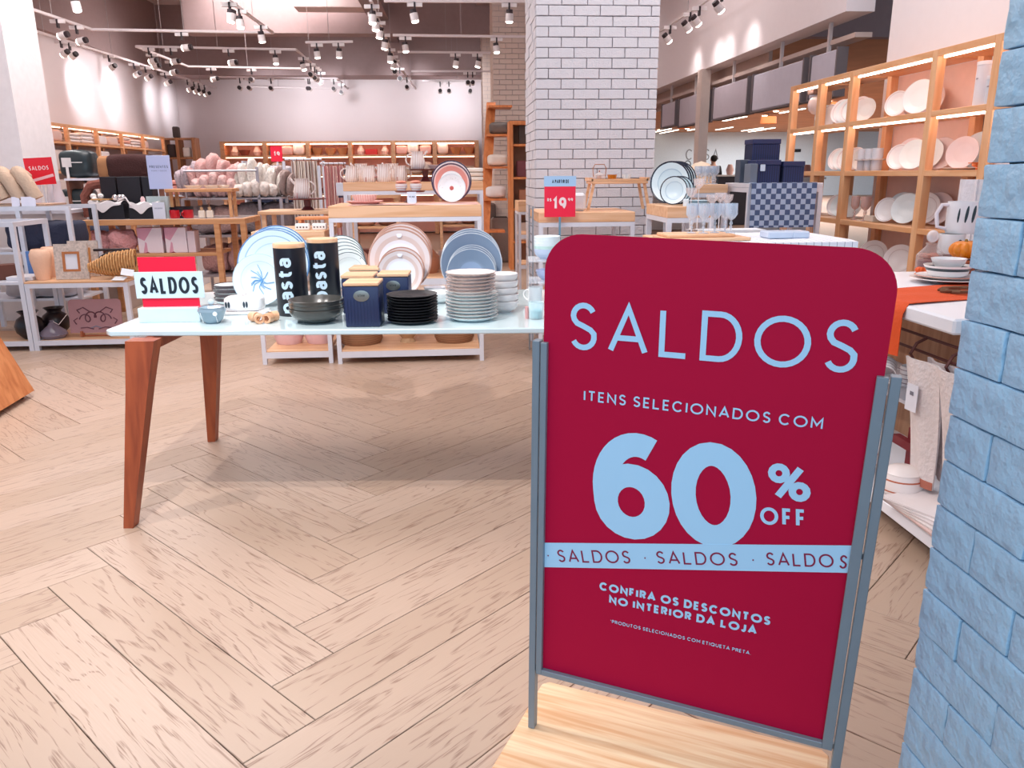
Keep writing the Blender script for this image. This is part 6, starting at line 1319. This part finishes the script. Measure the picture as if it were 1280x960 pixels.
# under the gondola top: hanging mugs, towels, bottom goods
MUGS = STRIPE('f0ecec', 'a08c90', 55, 2, .8, .3)
for i in range(4):
    y = 2.86+.17*i; t = th('hanging_mug', 'white striped mug hanging from the gondola hook bar, %s from the near end' % ORD[i], 'mug', (GX+.02, y, .60), 0, 'mugs on the hook bar'); t.rotation_euler = (.5, -2.0, .5); ob('body', mug_me(.042, .08), MUGS, t); ob('handle', handle(.042, .08, .006), MUGS, t)
for i, y in enumerate((2.62, 2.42, 3.45)):
    me = sheet(lambda u, v: (.05*v-.03+.012*math.sin(u*6+v*3), (u-.5)*.20*(1-.25*v), -v*.47+.0), 14, 12, .008)
    t = th('hanging_dish_towel', 'cream towel bunch hung from the gondola hooks, %s' % ['middle one with paper tag', 'near one', 'far one'][i], 'towel', (GX+.05, y, .665)); ob('cloth', me, M('e9dedb', .95, bump=.4), t)
    ob('cloth', sheet(lambda u, v: (.05*v-.0+.012*math.sin(u*7+v*2+1), (u-.5)*.18*(1-.2*v)-.02, -v*.44), 12, 12, .008), M('dccccb', .95, bump=.4), t, (.02, 0, 0)); ob('hem', sheet(lambda u, v: (.02+.012*math.sin(u*6+3)-.002, (u-.5)*.15, -.44-v*.03), 12, 2, .012), M('b9705c', .9), t)
    if i == 0: ob('paper_tag', boxm(.002, .06, .1), M('e9eaf2'), t, (-.045, .02, -.19), (0, 0, .1)); ob('tag_lettering', boxm(.001, .02, .014), M('7a7a88'), t, (-.0475, .02, -.13))
zb2 = .126
for i, (x_, y) in enumerate([(1.66, 2.66), (1.64, 2.95)]):
    t = th('sugar_pot', 'round white pot with terracotta bands on the gondola base, %s one' % ['near', 'far'][i], 'pot', (x_+.02, y, zb2), 0, 'banded pots'); ob('body', lathe(((0, 0), (.045, 0), (.075, .03), (.08, .06), (.07, .1), (0, .1)), 28), STRIPE('f2e8e4', 'c0694c', 24, 2, .86, .3), t); ob('lid', lathe(((0, .128), (.04, .122), (.07, .104), (.07, .1005), (0, .1005)), 24), M('f2e8e4', .3), t); ob('base_ring', lathe(((.04, -.0), (.05, 0), (.05, .006), (.04, .006)), 20), M('1c2028'), t)
for i in range(5):
    ob('folded_napkin', sheet(lambda u, v: ((u-.5)*.22, (v-.5)*.30, .02+.018*math.sin(v*4+i*.3)*math.sin(u*3)), 10, 10, .007), M(['e2c4bc', 'eae0dc', 'e6dad8', 'efe6e4', 'eae0de'][i], .95), None, (1.69, 2.42+.01*i, zb2+.009*i+.0), (0, 0, .1*i), 'folded cream napkin, %s from the bottom of the pile on the gondola base' % ORD[i], 'napkin', 'cream napkins on the gondola base')
t = th('red_ornament', 'dark red wooden ornament behind the banded pots', 'ornament', (1.84, 2.86, zb2)); ob('stand', boxm(.03, .05, .2), M('7a1c24'), t); ob('arm', boxm(.03, .16, .035), M('7a1c24'), t, (-.031, 0, .12)); ob('knob', ball(.025, .025, .02), M('8a2430'), t, (0, 0, .2))
for i in range(3): mug((1.90, 2.72+.16*i, .4555), .042, .085, MUGS, 'white striped mug on the gondola middle shelf, %s from the near end' % ORD[i], 'mugs on the middle shelf', 2.5)
# ================================================================ LEFT WALL SHELVING (bedding)
WX = -5.98+.36
lx = WX; us = [22, 38, 80, 117, 148, 175, 200]; uy = [OX(p_, 160, lx).y for p_ in us]
zt_l = OX(100, 158, lx).z; s2 = OX(150, 183, lx).z; s1 = s2-.42; s0 = s1-.42
ls = th('wall_shelving', 'long oak wall shelving of bedding along the left wall, lit from above', 'shelving', (lx, uy[0], 0)); FO = WOOD('efb88c', 'e0a070', .5, 1, 1, 5)
PKB = M('e9b9a8', .9)
for y in uy:
    ob('upright', absbox(-.0, .05, y-uy[0]-.03, y-uy[0]+.03, 0, zt_l), FO, ls)
    ob('upright', absbox(-.34, -.29, y-uy[0]-.03, y-uy[0]+.03, 0, zt_l), FO, ls)
for a, b in zip(uy, uy[1:]):
    a -= uy[0]; b -= uy[0]
    ob('top_board', absbox(-.34, .05, a+.031, b-.031, zt_l-.04, zt_l), FO, ls); ob('strip_lamp', absbox(-.05, -.03, a+.05, b-.05, zt_l-.055, zt_l-.041), EM('ffd9b8', 5), ls)
    for z in (s2, s1, s0): ob('shelf', absbox(-.34, .05, a+.031, b-.031, z-.03, z), FO, ls)
colors = [('faf2f2', 'white'), ('f8f0f0', 'white'), ('f2cfc6', 'pink'), ('e8d9d4', 'cream'), ('dfe3ee', 'pale blue'), ('c9bcbc', 'grey'), ('f0d4ca', 'blush'), ('e2a492', 'salmon')]
rnd = random.Random(11)
for bi, (a, b) in enumerate(zip(uy, uy[1:])):
    for li, (z, zt_) in enumerate(((s2, zt_l-.05), (s1, s2-.04), (s0, s1-.04))):
        n = max(2, int((b-a)/.34)); 
        for j in range(n):
            if bi == 5 and li == 0 and j > 0: continue
            c, cn = colors[rnd.randrange(8)]; w = (b-a-.08)/n; h = rnd.uniform(.55, .95)*(zt_-z)
            if bi == 0: c, cn = ('d9c9c8', 'rosy grey'); w *= .95
            y = a+.04+w*(j+.5)
            lab = '%s bedding pack, %s item, %s level, %s bay of left wall shelving' % (cn, ORD[j], ['top', 'second', 'third'][li], ORD[bi])
            if rnd.random() < .45:
                k_ = 3; t = th('folded_linen', lab.replace('bedding pack', 'folded linen pile'), 'linen', (lx-.12, y, z+.001), 0, 'bedding on the left wall shelving')
                for q in range(k_): ob('fold', boxm(.26, round(w*.86, 2), round(h/k_-.006, 3), .02, 1), M(c if q % 2 else 'f4ebea', .9), t, (0, 0, q*h/k_))
            else: soft('bedding_pack', .26, w*.86, h, M(c, .8, var=.12, scale=8), lab, 'bedding', (lx-.12, y, z+.001), 0, 'bedding on the left wall shelving', 1.1, .02, j)
# ================================================================ FAR LEFT BOOKCASE
bx0, bx1 = XA(208, 17.2, 1.4).x, XA(245, 17.2, 1.4).x; zb1 = OY(225, 172, 17.2).z
t = th('bookcase', 'small dark oak bookcase with ornaments at the far left corner', 'bookcase', (bx0, 17.2, 0)); wq = bx1-bx0; DO = WOOD('b87d55', '94603c', .5, 1, 2, 5)
for x_ in (0, wq*.46, wq): ob('upright', absbox(x_-.03, x_+.03, 0, .35, 0, zb1), DO, t)
for z_ in (zb1-.04, zb1-.42, zb1-.85, zb1-1.2): ob('shelf', absbox(.031, wq-.031, .01, .34, z_, z_+.035), DO, t) if 0 else (ob('shelf', absbox(.031, wq*.46-.031, 0, .35, z_, z_+.035), DO, t), ob('shelf', absbox(wq*.46+.031, wq-.031, 0, .35, z_, z_+.035), DO, t))
for i, (fx, z_, w_, h_, c, n_) in enumerate([(.2, zb1-.385, .16, .26, '4a3a38', 'dark framed picture'), (.7, zb1-.385, .14, .2, 'f0e6de', 'cream vase'), (.35, zb1-.815, .2, .14, '6b4a3a', 'brown box'), (.75, zb1-.815, .16, .12, 'd9c0a8', 'tan bowl'), (.4, zb1+.001, .12, .22, '4b3c3a', 'dark jar')]):
    bx('shelf_ornament', w_, .14, h_, M(c, .6), '%s in the far left bookcase' % n_, 'ornament', (bx0+fx*wq, 17.36, z_ if i < 4 else zb1+.001), 0, None, .02)
# ================================================================ BACK WALL SHELVING
BY = 18.45; ub = [277, 330, 384, 437, 491, 543, 596]; xb = [XA(p_, BY, 2).x for p_ in ub]; zt_b = OY(440, 176, BY).z; sb1 = OY(440, 193.5, BY).z; sb0 = sb1-.42; sbb = sb0-.42
bs = th('wall_shelving', 'long oak shelving with pink backs along the rear wall', 'shelving', (xb[0], BY, 0))
for x in xb: ob('upright', absbox(x-xb[0]-.045, x-xb[0]+.045, 0, .45, 0, zt_b), FO, bs)
for a, b in zip(xb, xb[1:]):
    a -= xb[0]; b -= xb[0]
    ob('top_board', absbox(a+.046, b-.046, 0, .45, zt_b-.05, zt_b), FO, bs); ob('strip_lamp', absbox(a+.06, b-.06, .03, .06, zt_b-.075, zt_b-.051), EM('ffd0b4', 7), bs)
    for z in (sb1, sb0, sbb): ob('shelf', absbox(a+.046, b-.046, 0, .45, z-.04, z), FO, bs); ob('strip_lamp', absbox(a+.06, b-.06, .03, .05, z-.06, z-.041), EM('ffd0b4', 4), bs)
    ob('back_panel', absbox(a+.046, b-.046, .455, .47, .02, zt_b-.052), M('f0b8a8', .85), bs)
rnd = random.Random(23)
goods = [('cushion', 'f2e6dc', .26), ('bowl', '8a4a3c', .12), ('box', 'd9c3b0', .16), ('jar', '3a3138', .16), ('vase', 'ead6cc', .2), ('box', 'c92c2c', .12), ('towel pile', 'e6b8ac', .2), ('basket', 'b98458', .15), ('box', '5c6070', .1), ('jar', 'f6f0ee', .14)]
for bi, (a, b) in enumerate(zip(xb, xb[1:])):
    for li, z in enumerate((sb1, sb0, sbb)):
        for j in range(3):
            g_, c, h = goods[rnd.randrange(10)]; x = a+.2+(b-a-.4)*j/2+rnd.uniform(-.03, .03); w = .26
            lab = '%s %s, %s from left, %s level, %s bay of rear shelving' % ({'f2e6dc': 'cream', '8a4a3c': 'brown', 'd9c3b0': 'tan', '3a3138': 'black', 'ead6cc': 'pale pink', 'c92c2c': 'red', 'e6b8ac': 'rose', 'b98458': 'wicker', '5c6070': 'slate', 'f6f0ee': 'white'}[c], g_, ORD[j], ['top', 'middle', 'low'][li], ORD[bi])
            L_ = (x, BY+.2, z+.001); m = M(c, .6)
            if g_ == 'cushion' or g_ == 'towel pile': soft('shelf_cushion', w, .25, h, m, lab, 'cushion' if g_ == 'cushion' else 'towel', L_, 0, 'goods on the rear shelving', .9 if g_ != 'cushion' else .4)
            elif g_ == 'box': bx('shelf_box', w, .2, h, m, lab, 'box', L_, 0, 'goods on the rear shelving')
            elif g_ == 'bowl' or g_ == 'basket': turned('shelf_bowl', ((0, 0), (.07, 0), (.13, h), (.12, h), (0, .02)), m, lab, g_, L_, 'goods on the rear shelving', 16)
            else: turned('shelf_vase', ((0, 0), (.06, 0), (.09, h*.4), (.04, h*.85), (.05, h), (.03, h), (0, h*.5)), m, lab, g_, L_, 'goods on the rear shelving', 16)
# low rear tables in front to close the view
for i, (px0, px1, y, c) in enumerate([(285, 330, 14.2, 'e0b9a8'), (360, 400, 15.0, 'd9a890'), (440, 500, 14.6, 'c9917a'), (548, 600, 14.8, 'e6c4b0')]):
    a, b = XA(px0, y, .9), XA(px1, y, .9); t = th('low_table', 'low oak table of folded goods before the rear shelving, %s from the left' % ORD[i], 'table', ((a.x+b.x)/2, y, 0)); w = b.x-a.x
    ob('top', boxm(w, .7, .05), OAK, t, (0, 0, .93)); 
    for x_ in (-w/2+.04, w/2-.04): ob('leg', boxm(.05, .6, .929), OAK, t, (x_, 0, 0))
    ob('shelf', boxm(w-.14, .6, .04), OAK, t, (0, 0, .4))
    for j in range(3): soft('folded_goods', w/3.4, .4, .18, M([c, 'ecd8cc', 'b98a78'][j], .9), '%s folded pile, %s on the %s low table before the rear shelving' % (['pale', 'cream', 'brown'][j], ORD[j], ORD[i]), 'textile', ((a.x+b.x)/2+(j-1)*w/3.1, y, .981), 0, 'piles on the rear low tables', .8)
    for j in range(2): soft('folded_goods', w/2.6, .4, .25, M([c, '8a5a4a'][j], .9), '%s pile, %s on the lower shelf of the %s low rear table' % (['pale', 'brown'][j], ORD[j], ORD[i]), 'textile', ((a.x+b.x)/2+(j-.5)*w/2.2, y, .441), 0, 'piles under the rear low tables', .8)
# ================================================================ LADDER + SHELVES BY THE FAR COLUMN
p0, p1 = XA(606, 11.6, .15), OY(617, 128, 12.4)
t = th('ladder_shelf', 'orange wooden ladder leaning against the far brick column', 'ladder', (XA(604, 11.4, .0).x, 11.4, 0)); xa, ya = XA(604, 11.4, .0).x, 11.4
top = OY(614, 128, 12.3)
def bar(o0, o1, w, d): 
    o0 = Vector(o0); o1 = Vector(o1); return loft([[(c.x-w/2, c.y-d/2, c.z), (c.x+w/2, c.y-d/2, c.z), (c.x+w/2, c.y+d/2, c.z), (c.x-w/2, c.y+d/2, c.z)] for c in (o0, o1)])
LW = WOOD('dc8a50', 'c4703a', .5, 1, 2, 5)
for dx in (0, .5): ob('stile', bar((dx*.0, dx, 0), (top.x-xa, top.y-ya+dx*.2, top.z), .13, .04), LW, t)
for i, z_ in enumerate((.5, .95, 1.4, 1.85, 2.25)):
    f_ = z_/top.z; ob('rung', boxm(.34, .4, .03), LW, t, (f_*(top.x-xa)+.12, .22+f_*.5, z_))
for i, (z_, n_, c) in enumerate([(1.431, 'cream', 'f0e6dc'), (1.881, 'slate', '6b625e'), (.981, 'white', 'eee8e6')]):
    f_ = z_/top.z; soft('ladder_cushion', .3, .3, .17, M(c, .9), '%s cushion resting on a rung of the leaning ladder' % n_, 'cushion', (xa+f_*(top.x-xa)+.14, ya+.22+f_*.5, z_+.0), 0, None, .5)
q_ = XA(628, 12.2, 0); t = th('planter', 'grey stone-look planter standing below the far brick column', 'planter', (q_.x-.02, 12.3, .0)); h_ = OY(628, 272, 12.2).z; ob('body', boxm(.28, .28, h_, .03), M('9c8d86', .9, bump=.5), t); ob('soil', boxm(.2, .2, .01), M('3a302c', .9), t, (0, 0, h_))
q_ = XA(612, 12.1, 0); turned('tall_urn', ((0, 0), (.14, 0), (.17, .4), (.15, .85), (.12, .87), (0, .6)), M('7a6660', .8, bump=.4), 'dark grey-brown tall urn left of the stone-look planter', 'urn', (XA(609, 12.9, 0).x, 12.95, 0))
# narrow oak display cabinet between the columns
ya_ = 11.2; a, b = XA(637, ya_, 1.5), XA(676, ya_, 1.5); zc1 = OY(640, 151, ya_).z; w = b.x-a.x
t = th('display_cabinet', 'narrow oak display cabinet beside the far brick column', 'cabinet', (a.x, ya_, 0))
ob('side', absbox(0, .05, 0, .4, 0, zc1), LW, t); ob('side', absbox(w-.05, w, 0, .4, 0, zc1), LW, t); ob('top', absbox(.051, w-.051, 0, .4, zc1-.05, zc1), LW, t)
for z_ in (.4, .85, 1.28, 1.72): ob('shelf', absbox(.051, w-.051, .01, .39, z_-.03, z_), LW, t)
ob('back', absbox(.051, w-.051, .39, .4, 0, zc1-.051), M('caa084', .8), t)
for i, (z_, w_, h_, c, n_) in enumerate([(1.721, .2, .3, '5a4a40', 'dark green framed print'), (1.281, .26, .22, '8a4a50', 'maroon framed print'), (.851, .2, .26, 'c98a68', 'copper lantern'), (.401, .24, .25, 'e4cfc0', 'cream basket')]):
    bx('cabinet_ornament', w_, .1, h_, M(c, .5), '%s in the narrow oak cabinet' % n_, 'ornament', (a.x+.24, ya_+.2, z_), 0, None, .01)
fr2 = frame_table('side_stand', 'slim white metal stand before the narrow oak cabinet', XA(648, 9.2, 1).x, XA(648, 9.2, 1).x+.5, 9.2, 9.7, 1.02, .12, None, shelves=(.3, .65))
# ================================================================ TRACK RAILS AND SPOTS
TRM = M('e6d9da', .5); TRZ = 3.2
rails = [('along the left wall', [(0, 25), (270, 110)]), ('from upper left then across', [(5, 0), (115, 37), (341, 41)]), ('crossing at upper left', [(285, 0), (341, 41)]),
 ('second across on the left', [(170, 58), (370, 62), (402, 90)]), ('third across on the left', [(170, 58), (235, 83), (382, 86)]), ('short one near the duct', [(382, 53), (441, 52)]),
 ('long centre diagonal', [(463, 0), (494, 76), (527, 121)]), ('across toward the brick column', [(491, 44), (660, 46)]), ('across above the far column', [(497, 65), (618, 66)]),
 ('lower across near the far column', [(514, 89), (616, 89)]), ('lowest across near the far column', [(528, 101), (616, 101)]), ('topmost across', [(480, 1), (660, 2)]),
 ('beside the right bulkhead', [(825, 39), (905, -14)]), ('along the rear wall', [(292, 108), (604, 115)]), ('across mid left', [(262, 96), (420, 98)]), ('short diagonal in the middle', [(421, 98), (440, 116)])]
for lab, pts in rails:
    P = [OZ(x, y, TRZ) for x, y in pts]; o = P[0]; t = th('lighting_track', 'white lighting track %s' % lab, 'track', o)
    ob('rail', tubes([[p_-o for p_ in P]], .022, 4), TRM, t)
    for p_, q_ in zip(P, P[1:]):
        n = max(1, int((q_-p_).length/1.8))
        for i in range(n):
            c = p_+(q_-p_)*((i+.5)/n)-o; ob('wire', boxm(.008, .008, 4.7-TRZ-.023), M('a89a9a'), t, (c.x, c.y, .022))
spots = [(11, 7), (14, 17), (46, 25), (29, 46), (56, 52), (96, 8), (89, 41), (133, 48), (101, 65), (106, 68), (155, 82), (178, 91), (197, 95), (214, 102), (222, 52), (210, 71), (231, 9), (290, 21), (188, 74), (198, 80), (225, 88), (283, 72), (261, 93), (312, 93), (235, 110), (246, 114), (262, 116), (275, 121), (307, 104), (306, 118), (307, 30), (329, 48), (344, 75), (394, 67), (422, 67), (469, 24), (475, 33), (481, 43), (486, 57), (507, 57), (517, 15), (638, 18), (622, 60), (514, 74), (571, 75), (599, 76), (382, 84), (391, 91), (401, 97), (376, 95), (438, 101), (500, 82), (503, 87), (507, 96), (585, 99), (550, 110), (588, 110), (527, 107), (339, 120), (385, 121), (387, 108), (425, 114), (431, 118), (466, 121), (509, 122), (524, 118), (539, 123), (547, 123), (561, 123), (590, 123), (833, 48), (849, 33), (863, 26), (891, 7)]
HEADM = M('efe6e6', .4); HB = M('33262b', .5); LENS = EM('fff4ea', 7); rnd = random.Random(9)
hd = lathe(((0, 0), (.036, 0), (.045, .005), (.045, .085), (0, .085)), 16); cp = lathe(((0, .0855), (.038, .0855), (.036, .125), (0, .125)), 16); ln = lathe(((0, -.016), (.03, -.016), (.041, -.006), (.041, -.0005), (0, -.0005)), 16)
NS = 0; order = sorted(range(len(spots)), key=lambda i: (spots[i][0]))
def where(x): return 'left' if x < 330 else 'middle' if x < 560 else 'right of centre' if x < 700 else 'right'
cnt = {}
for oi in order:
    x, y = spots[oi]; p_ = OZ(x, y, TRZ-.17)
    if p_.y > 18.2: p_ = XA(x, 18.0-.02*oi, TRZ-.17)
    if p_.x < -5.75: p_ = OX(x, y, -5.7)
    wl = where(x); cnt[wl] = cnt.get(wl, 0)+1; nn = cnt[wl]
    word = ORD[nn-1] if nn <= 20 else 'number twenty plus '+ORD[nn-21]
    t = th('track_spotlight', 'white track spotlight, %s from the left in the ceiling\'s %s part' % (word, wl), 'spotlight', p_, 0, 'track spotlights')
    best = None
    for lab_, pts_ in rails:
        Q = [OZ(a_, b_, TRZ) for a_, b_ in pts_]
        for u_, v_ in zip(Q, Q[1:]):
            w_ = v_-u_; k_ = max(.02, min(.98, (p_-u_).xy.dot(w_.xy)/max(1e-6, w_.xy.length_squared))); c_ = u_+w_*k_; dd = (c_-p_).xy.length
            if best is None or dd < best[0]: best = (dd, c_)
    snapped = best[0] < .9
    if snapped: p_ = Vector((best[1].x, best[1].y, p_.z)); t.location = p_
    tx = rnd.uniform(-.6, .6); ty = rnd.uniform(-.3, .5)
    if wl == 'right': tgt = Vector((3.35, p_.y+.1, 2.6))
    elif wl == 'left' and x < 300 and y > 40: tgt = Vector((-6, p_.y+.3, 2.75)); 
    elif p_.y > 14: tgt = Vector((p_.x, 19, 2.9))
    elif wl == 'right': tgt = Vector((3.35, p_.y+.1, 2.6))
    else: tgt = Vector((p_.x+tx, p_.y+ty, .8))
    d_ = (p_-tgt).normalized(); e = d_.to_track_quat('Z', 'Y').to_euler()
    h_ = ob('lamp_head', hd, HEADM, t, (0, 0, -.04), e); h2 = ob('collar', cp, HB, t, (0, 0, -.04), e); ob('lens', ln, LENS, h_)
    ob('yoke', boxm(.02, .05, .10), HB, t, (0, 0, .055)); ob('adapter', boxm(.17 if y < 110 else .12, .035, .04), HEADM, t, (0, 0, .110))
    if not snapped: ob('wire', boxm(.008, .008, 4.7-p_.z-.151), M('a89a9a'), t, (0, 0, .1505))
    if oi % 2 == 0 or wl == 'right':
        far = p_.y > 13
        s_ = spot('spot_beam', p_-d_*.06+Vector((0, 0, -.04)), tgt, (9 if wl == 'left' and x < 300 and y > 40 else 9 if wl == 'right' else 60) if not far else 38, (1, .95, .93) if not far else (.92, .94, 1), 1.5, 1.0, .06)
# ducts in the ceiling centre
dm = M('b7a2a2', .6); dm2 = M('8f7d80', .6)
a, b = OZ(440, -40, 4.0), OZ(500, 75, 4.0)
t = th('ceiling_duct', 'mauve-grey air duct with stepped side grilles in the ceiling centre', 'duct', (a.x, a.y, 4.0)); d_ = b-a
ob('trunk', loft([[(c.x-.17, c.y, 0), (c.x+.17, c.y, 0), (c.x+.17, c.y, .35), (c.x-.17, c.y, .35)] for c in (Vector((0, 0, 0)), d_)]), dm2, t)
for i in range(7):
    f_ = (i+.5)/7; c = d_*f_; ob('grille_box', boxm(1.15, .45, .22, .01), dm if i % 2 else M('d2bfbc', .6), t, (c.x-.78, c.y, .06)); ob('vent', boxm(.4, .3, .03), dm2, t, (c.x-.8, c.y, .025)) if i % 2 else None
for i in range(3):
    f_ = (i+.3)/3; c = d_*f_; ob('hanger', boxm(.012, .012, .349), M('a89a9a'), t, (c.x+.1, c.y, .3505))
for i, (px0, px1, y, lab) in enumerate([(10, 410, 70, 'upper'), (250, 610, 82, 'lower')]):
    a, b = OZ(px0, y, 3.9), OZ(px1, y+1, 3.9); t = th('ceiling_pipe', 'thin pinkish conduit crossing the ceiling, %s one' % lab, 'pipe', a); ob('pipe', tubes([[(0, 0, 0), b-a]], .05, 8), M('c4adaa', .6), t)
    for k_ in (.2, .5, .8): c = (b-a)*k_; ob('hanger', boxm(.01, .01, 4.7-3.951), M('a89a9a'), t, (c.x, c.y, .051))
t = th('recessed_grille', 'long dark slot grille in the ceiling right of the duct', 'grille', (0, 0, 0)); a, b = OZ(491, 50, 3.9), OZ(605, 51, 3.9); t.location = ((a.x+b.x)/2, a.y, 4.2)
ob('slot', boxm(b.x-a.x, .18, .06), M('120e10', .8), t); ob('housing', boxm(b.x-a.x+.1, .4, .1), dm, t, (0, 0.0, .061)); ob('hanger', boxm(.02, .02, .338), M('a89a9a'), t, (-.4, 0, .1615)); ob('hanger', boxm(.02, .02, .338), M('a89a9a'), t, (.4, 0, .1615))
# ================================================================ PERSON in the store at right
px_ = XA(892, 23.0, 1.6)
def skin(name, verts, edges, rad, m, parent, sub=2, label=None):
    me = bpy.data.meshes.new(name); me.from_pydata(verts, edges, []); o = bpy.data.objects.new(name, me); COL.objects.link(o)
    sk = o.modifiers.new('skin', 'SKIN'); sk.use_smooth_shade = True; sv = me.skin_vertices[0].data
    for i, r_ in enumerate(rad): sv[i].radius = (r_, r_) if not isinstance(r_, tuple) else r_
    sv[0].use_root = True; o.modifiers.new('sub', 'SUBSURF').levels = sub; o.modifiers['sub'].render_levels = sub
    dg = bpy.context.evaluated_depsgraph_get(); ev = bpy.data.meshes.new_from_object(o.evaluated_get(dg)); bpy.data.objects.remove(o)
    for p__ in ev.polygons: p__.use_smooth = True
    r = ob(name, ev, m, parent); return r
per = th('person', 'person in a black shirt seen from behind in the store at right', 'person', (px_.x, 23.0, 0), .25)
v = [(0, 0, .98), (0, 0, 1.15), (0, 0, 1.38), (0, 0, 1.52), (0, .01, 1.60), (-.18, 0, 1.44), (-.25, .02, 1.16), (-.20, .16, .98), (-.17, .22, .95), (.18, 0, 1.44), (.25, .02, 1.16), (.20, .16, .98), (.17, .22, .95), (-.1, 0, .92), (-.11, .02, .5), (-.11, -.02, .1), (-.11, .12, .04), (.1, 0, .92), (.11, .02, .5), (.11, -.02, .1), (.11, .12, .04), (0, .01, 1.70)]
e_ = [(0, 1), (1, 2), (2, 3), (3, 4), (4, 21), (2, 5), (5, 6), (6, 7), (7, 8), (2, 9), (9, 10), (10, 11), (11, 12), (0, 13), (13, 14), (14, 15), (15, 16), (0, 17), (17, 18), (18, 19), (19, 20)]
rr = [(.14, .1), (.13, .1), (.16, .1), .055, .07, .06, .045, .035, .03, .06, .045, .035, .03, .09, .06, .045, .035, .09, .06, .045, .035, .085]
SKN = M('c99a84', .6)
ob_b = skin('body', v, e_, rr, SKN, per)
skin('shirt', [(0, 0, .93), (0, 0, 1.15), (0, 0, 1.38), (0, 0, 1.47), (-.19, 0, 1.44), (-.255, .02, 1.20), (.19, 0, 1.44), (.255, .02, 1.20)], [(0, 1), (1, 2), (2, 3), (2, 4), (4, 5), (2, 6), (6, 7)], [(.18, .14), (.17, .13), (.2, .13), .08, .085, .065, .085, .065], M('15151c', .9), per)
skin('trousers', [(0, 0, .95), (-.1, 0, .88), (-.11, .02, .5), (-.11, -.02, .12), (.1, 0, .88), (.11, .02, .5), (.11, -.02, .12)], [(0, 1), (1, 2), (2, 3), (0, 4), (4, 5), (5, 6)], [(.17, .13), .11, .08, .065, .11, .08, .065], M('20222c', .9), per)
ob('hair', ball(.098, .108, .10), M('120e0e', .9), per, (0, -.012, 1.60)); 
for s_ in (-1, 1): ob('ear', ball(.012, .02, .03), SKN, per, (s_*.095, .01, 1.63)); ob('shoe', ball(.05, .13, .045), M('1a1a1c'), per, (s_*.11, .04, 0))
ob('nose', ball(.013, .02, .02), SKN, per, (0, .1, 1.645))
# far store counters so that it is furnished
for i, (px, y, w_, h_) in enumerate([(845, 19, 1.4, 1.15), (930, 20.5, 1.6, 1.25), (985, 17, 1.3, 1.2)]):
    q_ = XA(px, y, 1); t = th('store_counter', '%s counter in the store at right' % ['pale far-left', 'dark middle', 'pale right'][i], 'counter', (q_.x, y, 0)); ob('body', boxm(w_, .6, h_-.04), M(['e8e0dc', '3c3a44', 'e4dcd8'][i]), t); ob('top', boxm(w_+.06, .66, .04), M('f0ebe8'), t, (0, 0, h_-.0395))
    for j in range(3): turned('store_vase', ((0, 0), (.07, 0), (.1, .12), (.05, .26), (.04, .26), (0, .1)), M(['e6b9ae', 'f0e8e4', 'c98f80'][j], .4), '%s vase on the %s counter in the store at right' % (['pink', 'white', 'terracotta'][j], ['pale far-left', 'dark middle', 'pale right'][i]), 'vase', (q_.x-.4+.4*j, y, h_+.001))
t = th('small_sign', 'small dark nameplate on the grey wall of the store at right', 'sign', (OY(996, 190, 43.9).x, 43.96, OY(996, 190, 43.9).z)); ob('plate', boxm(.5, .02, .16), M('1c1c20'), t)
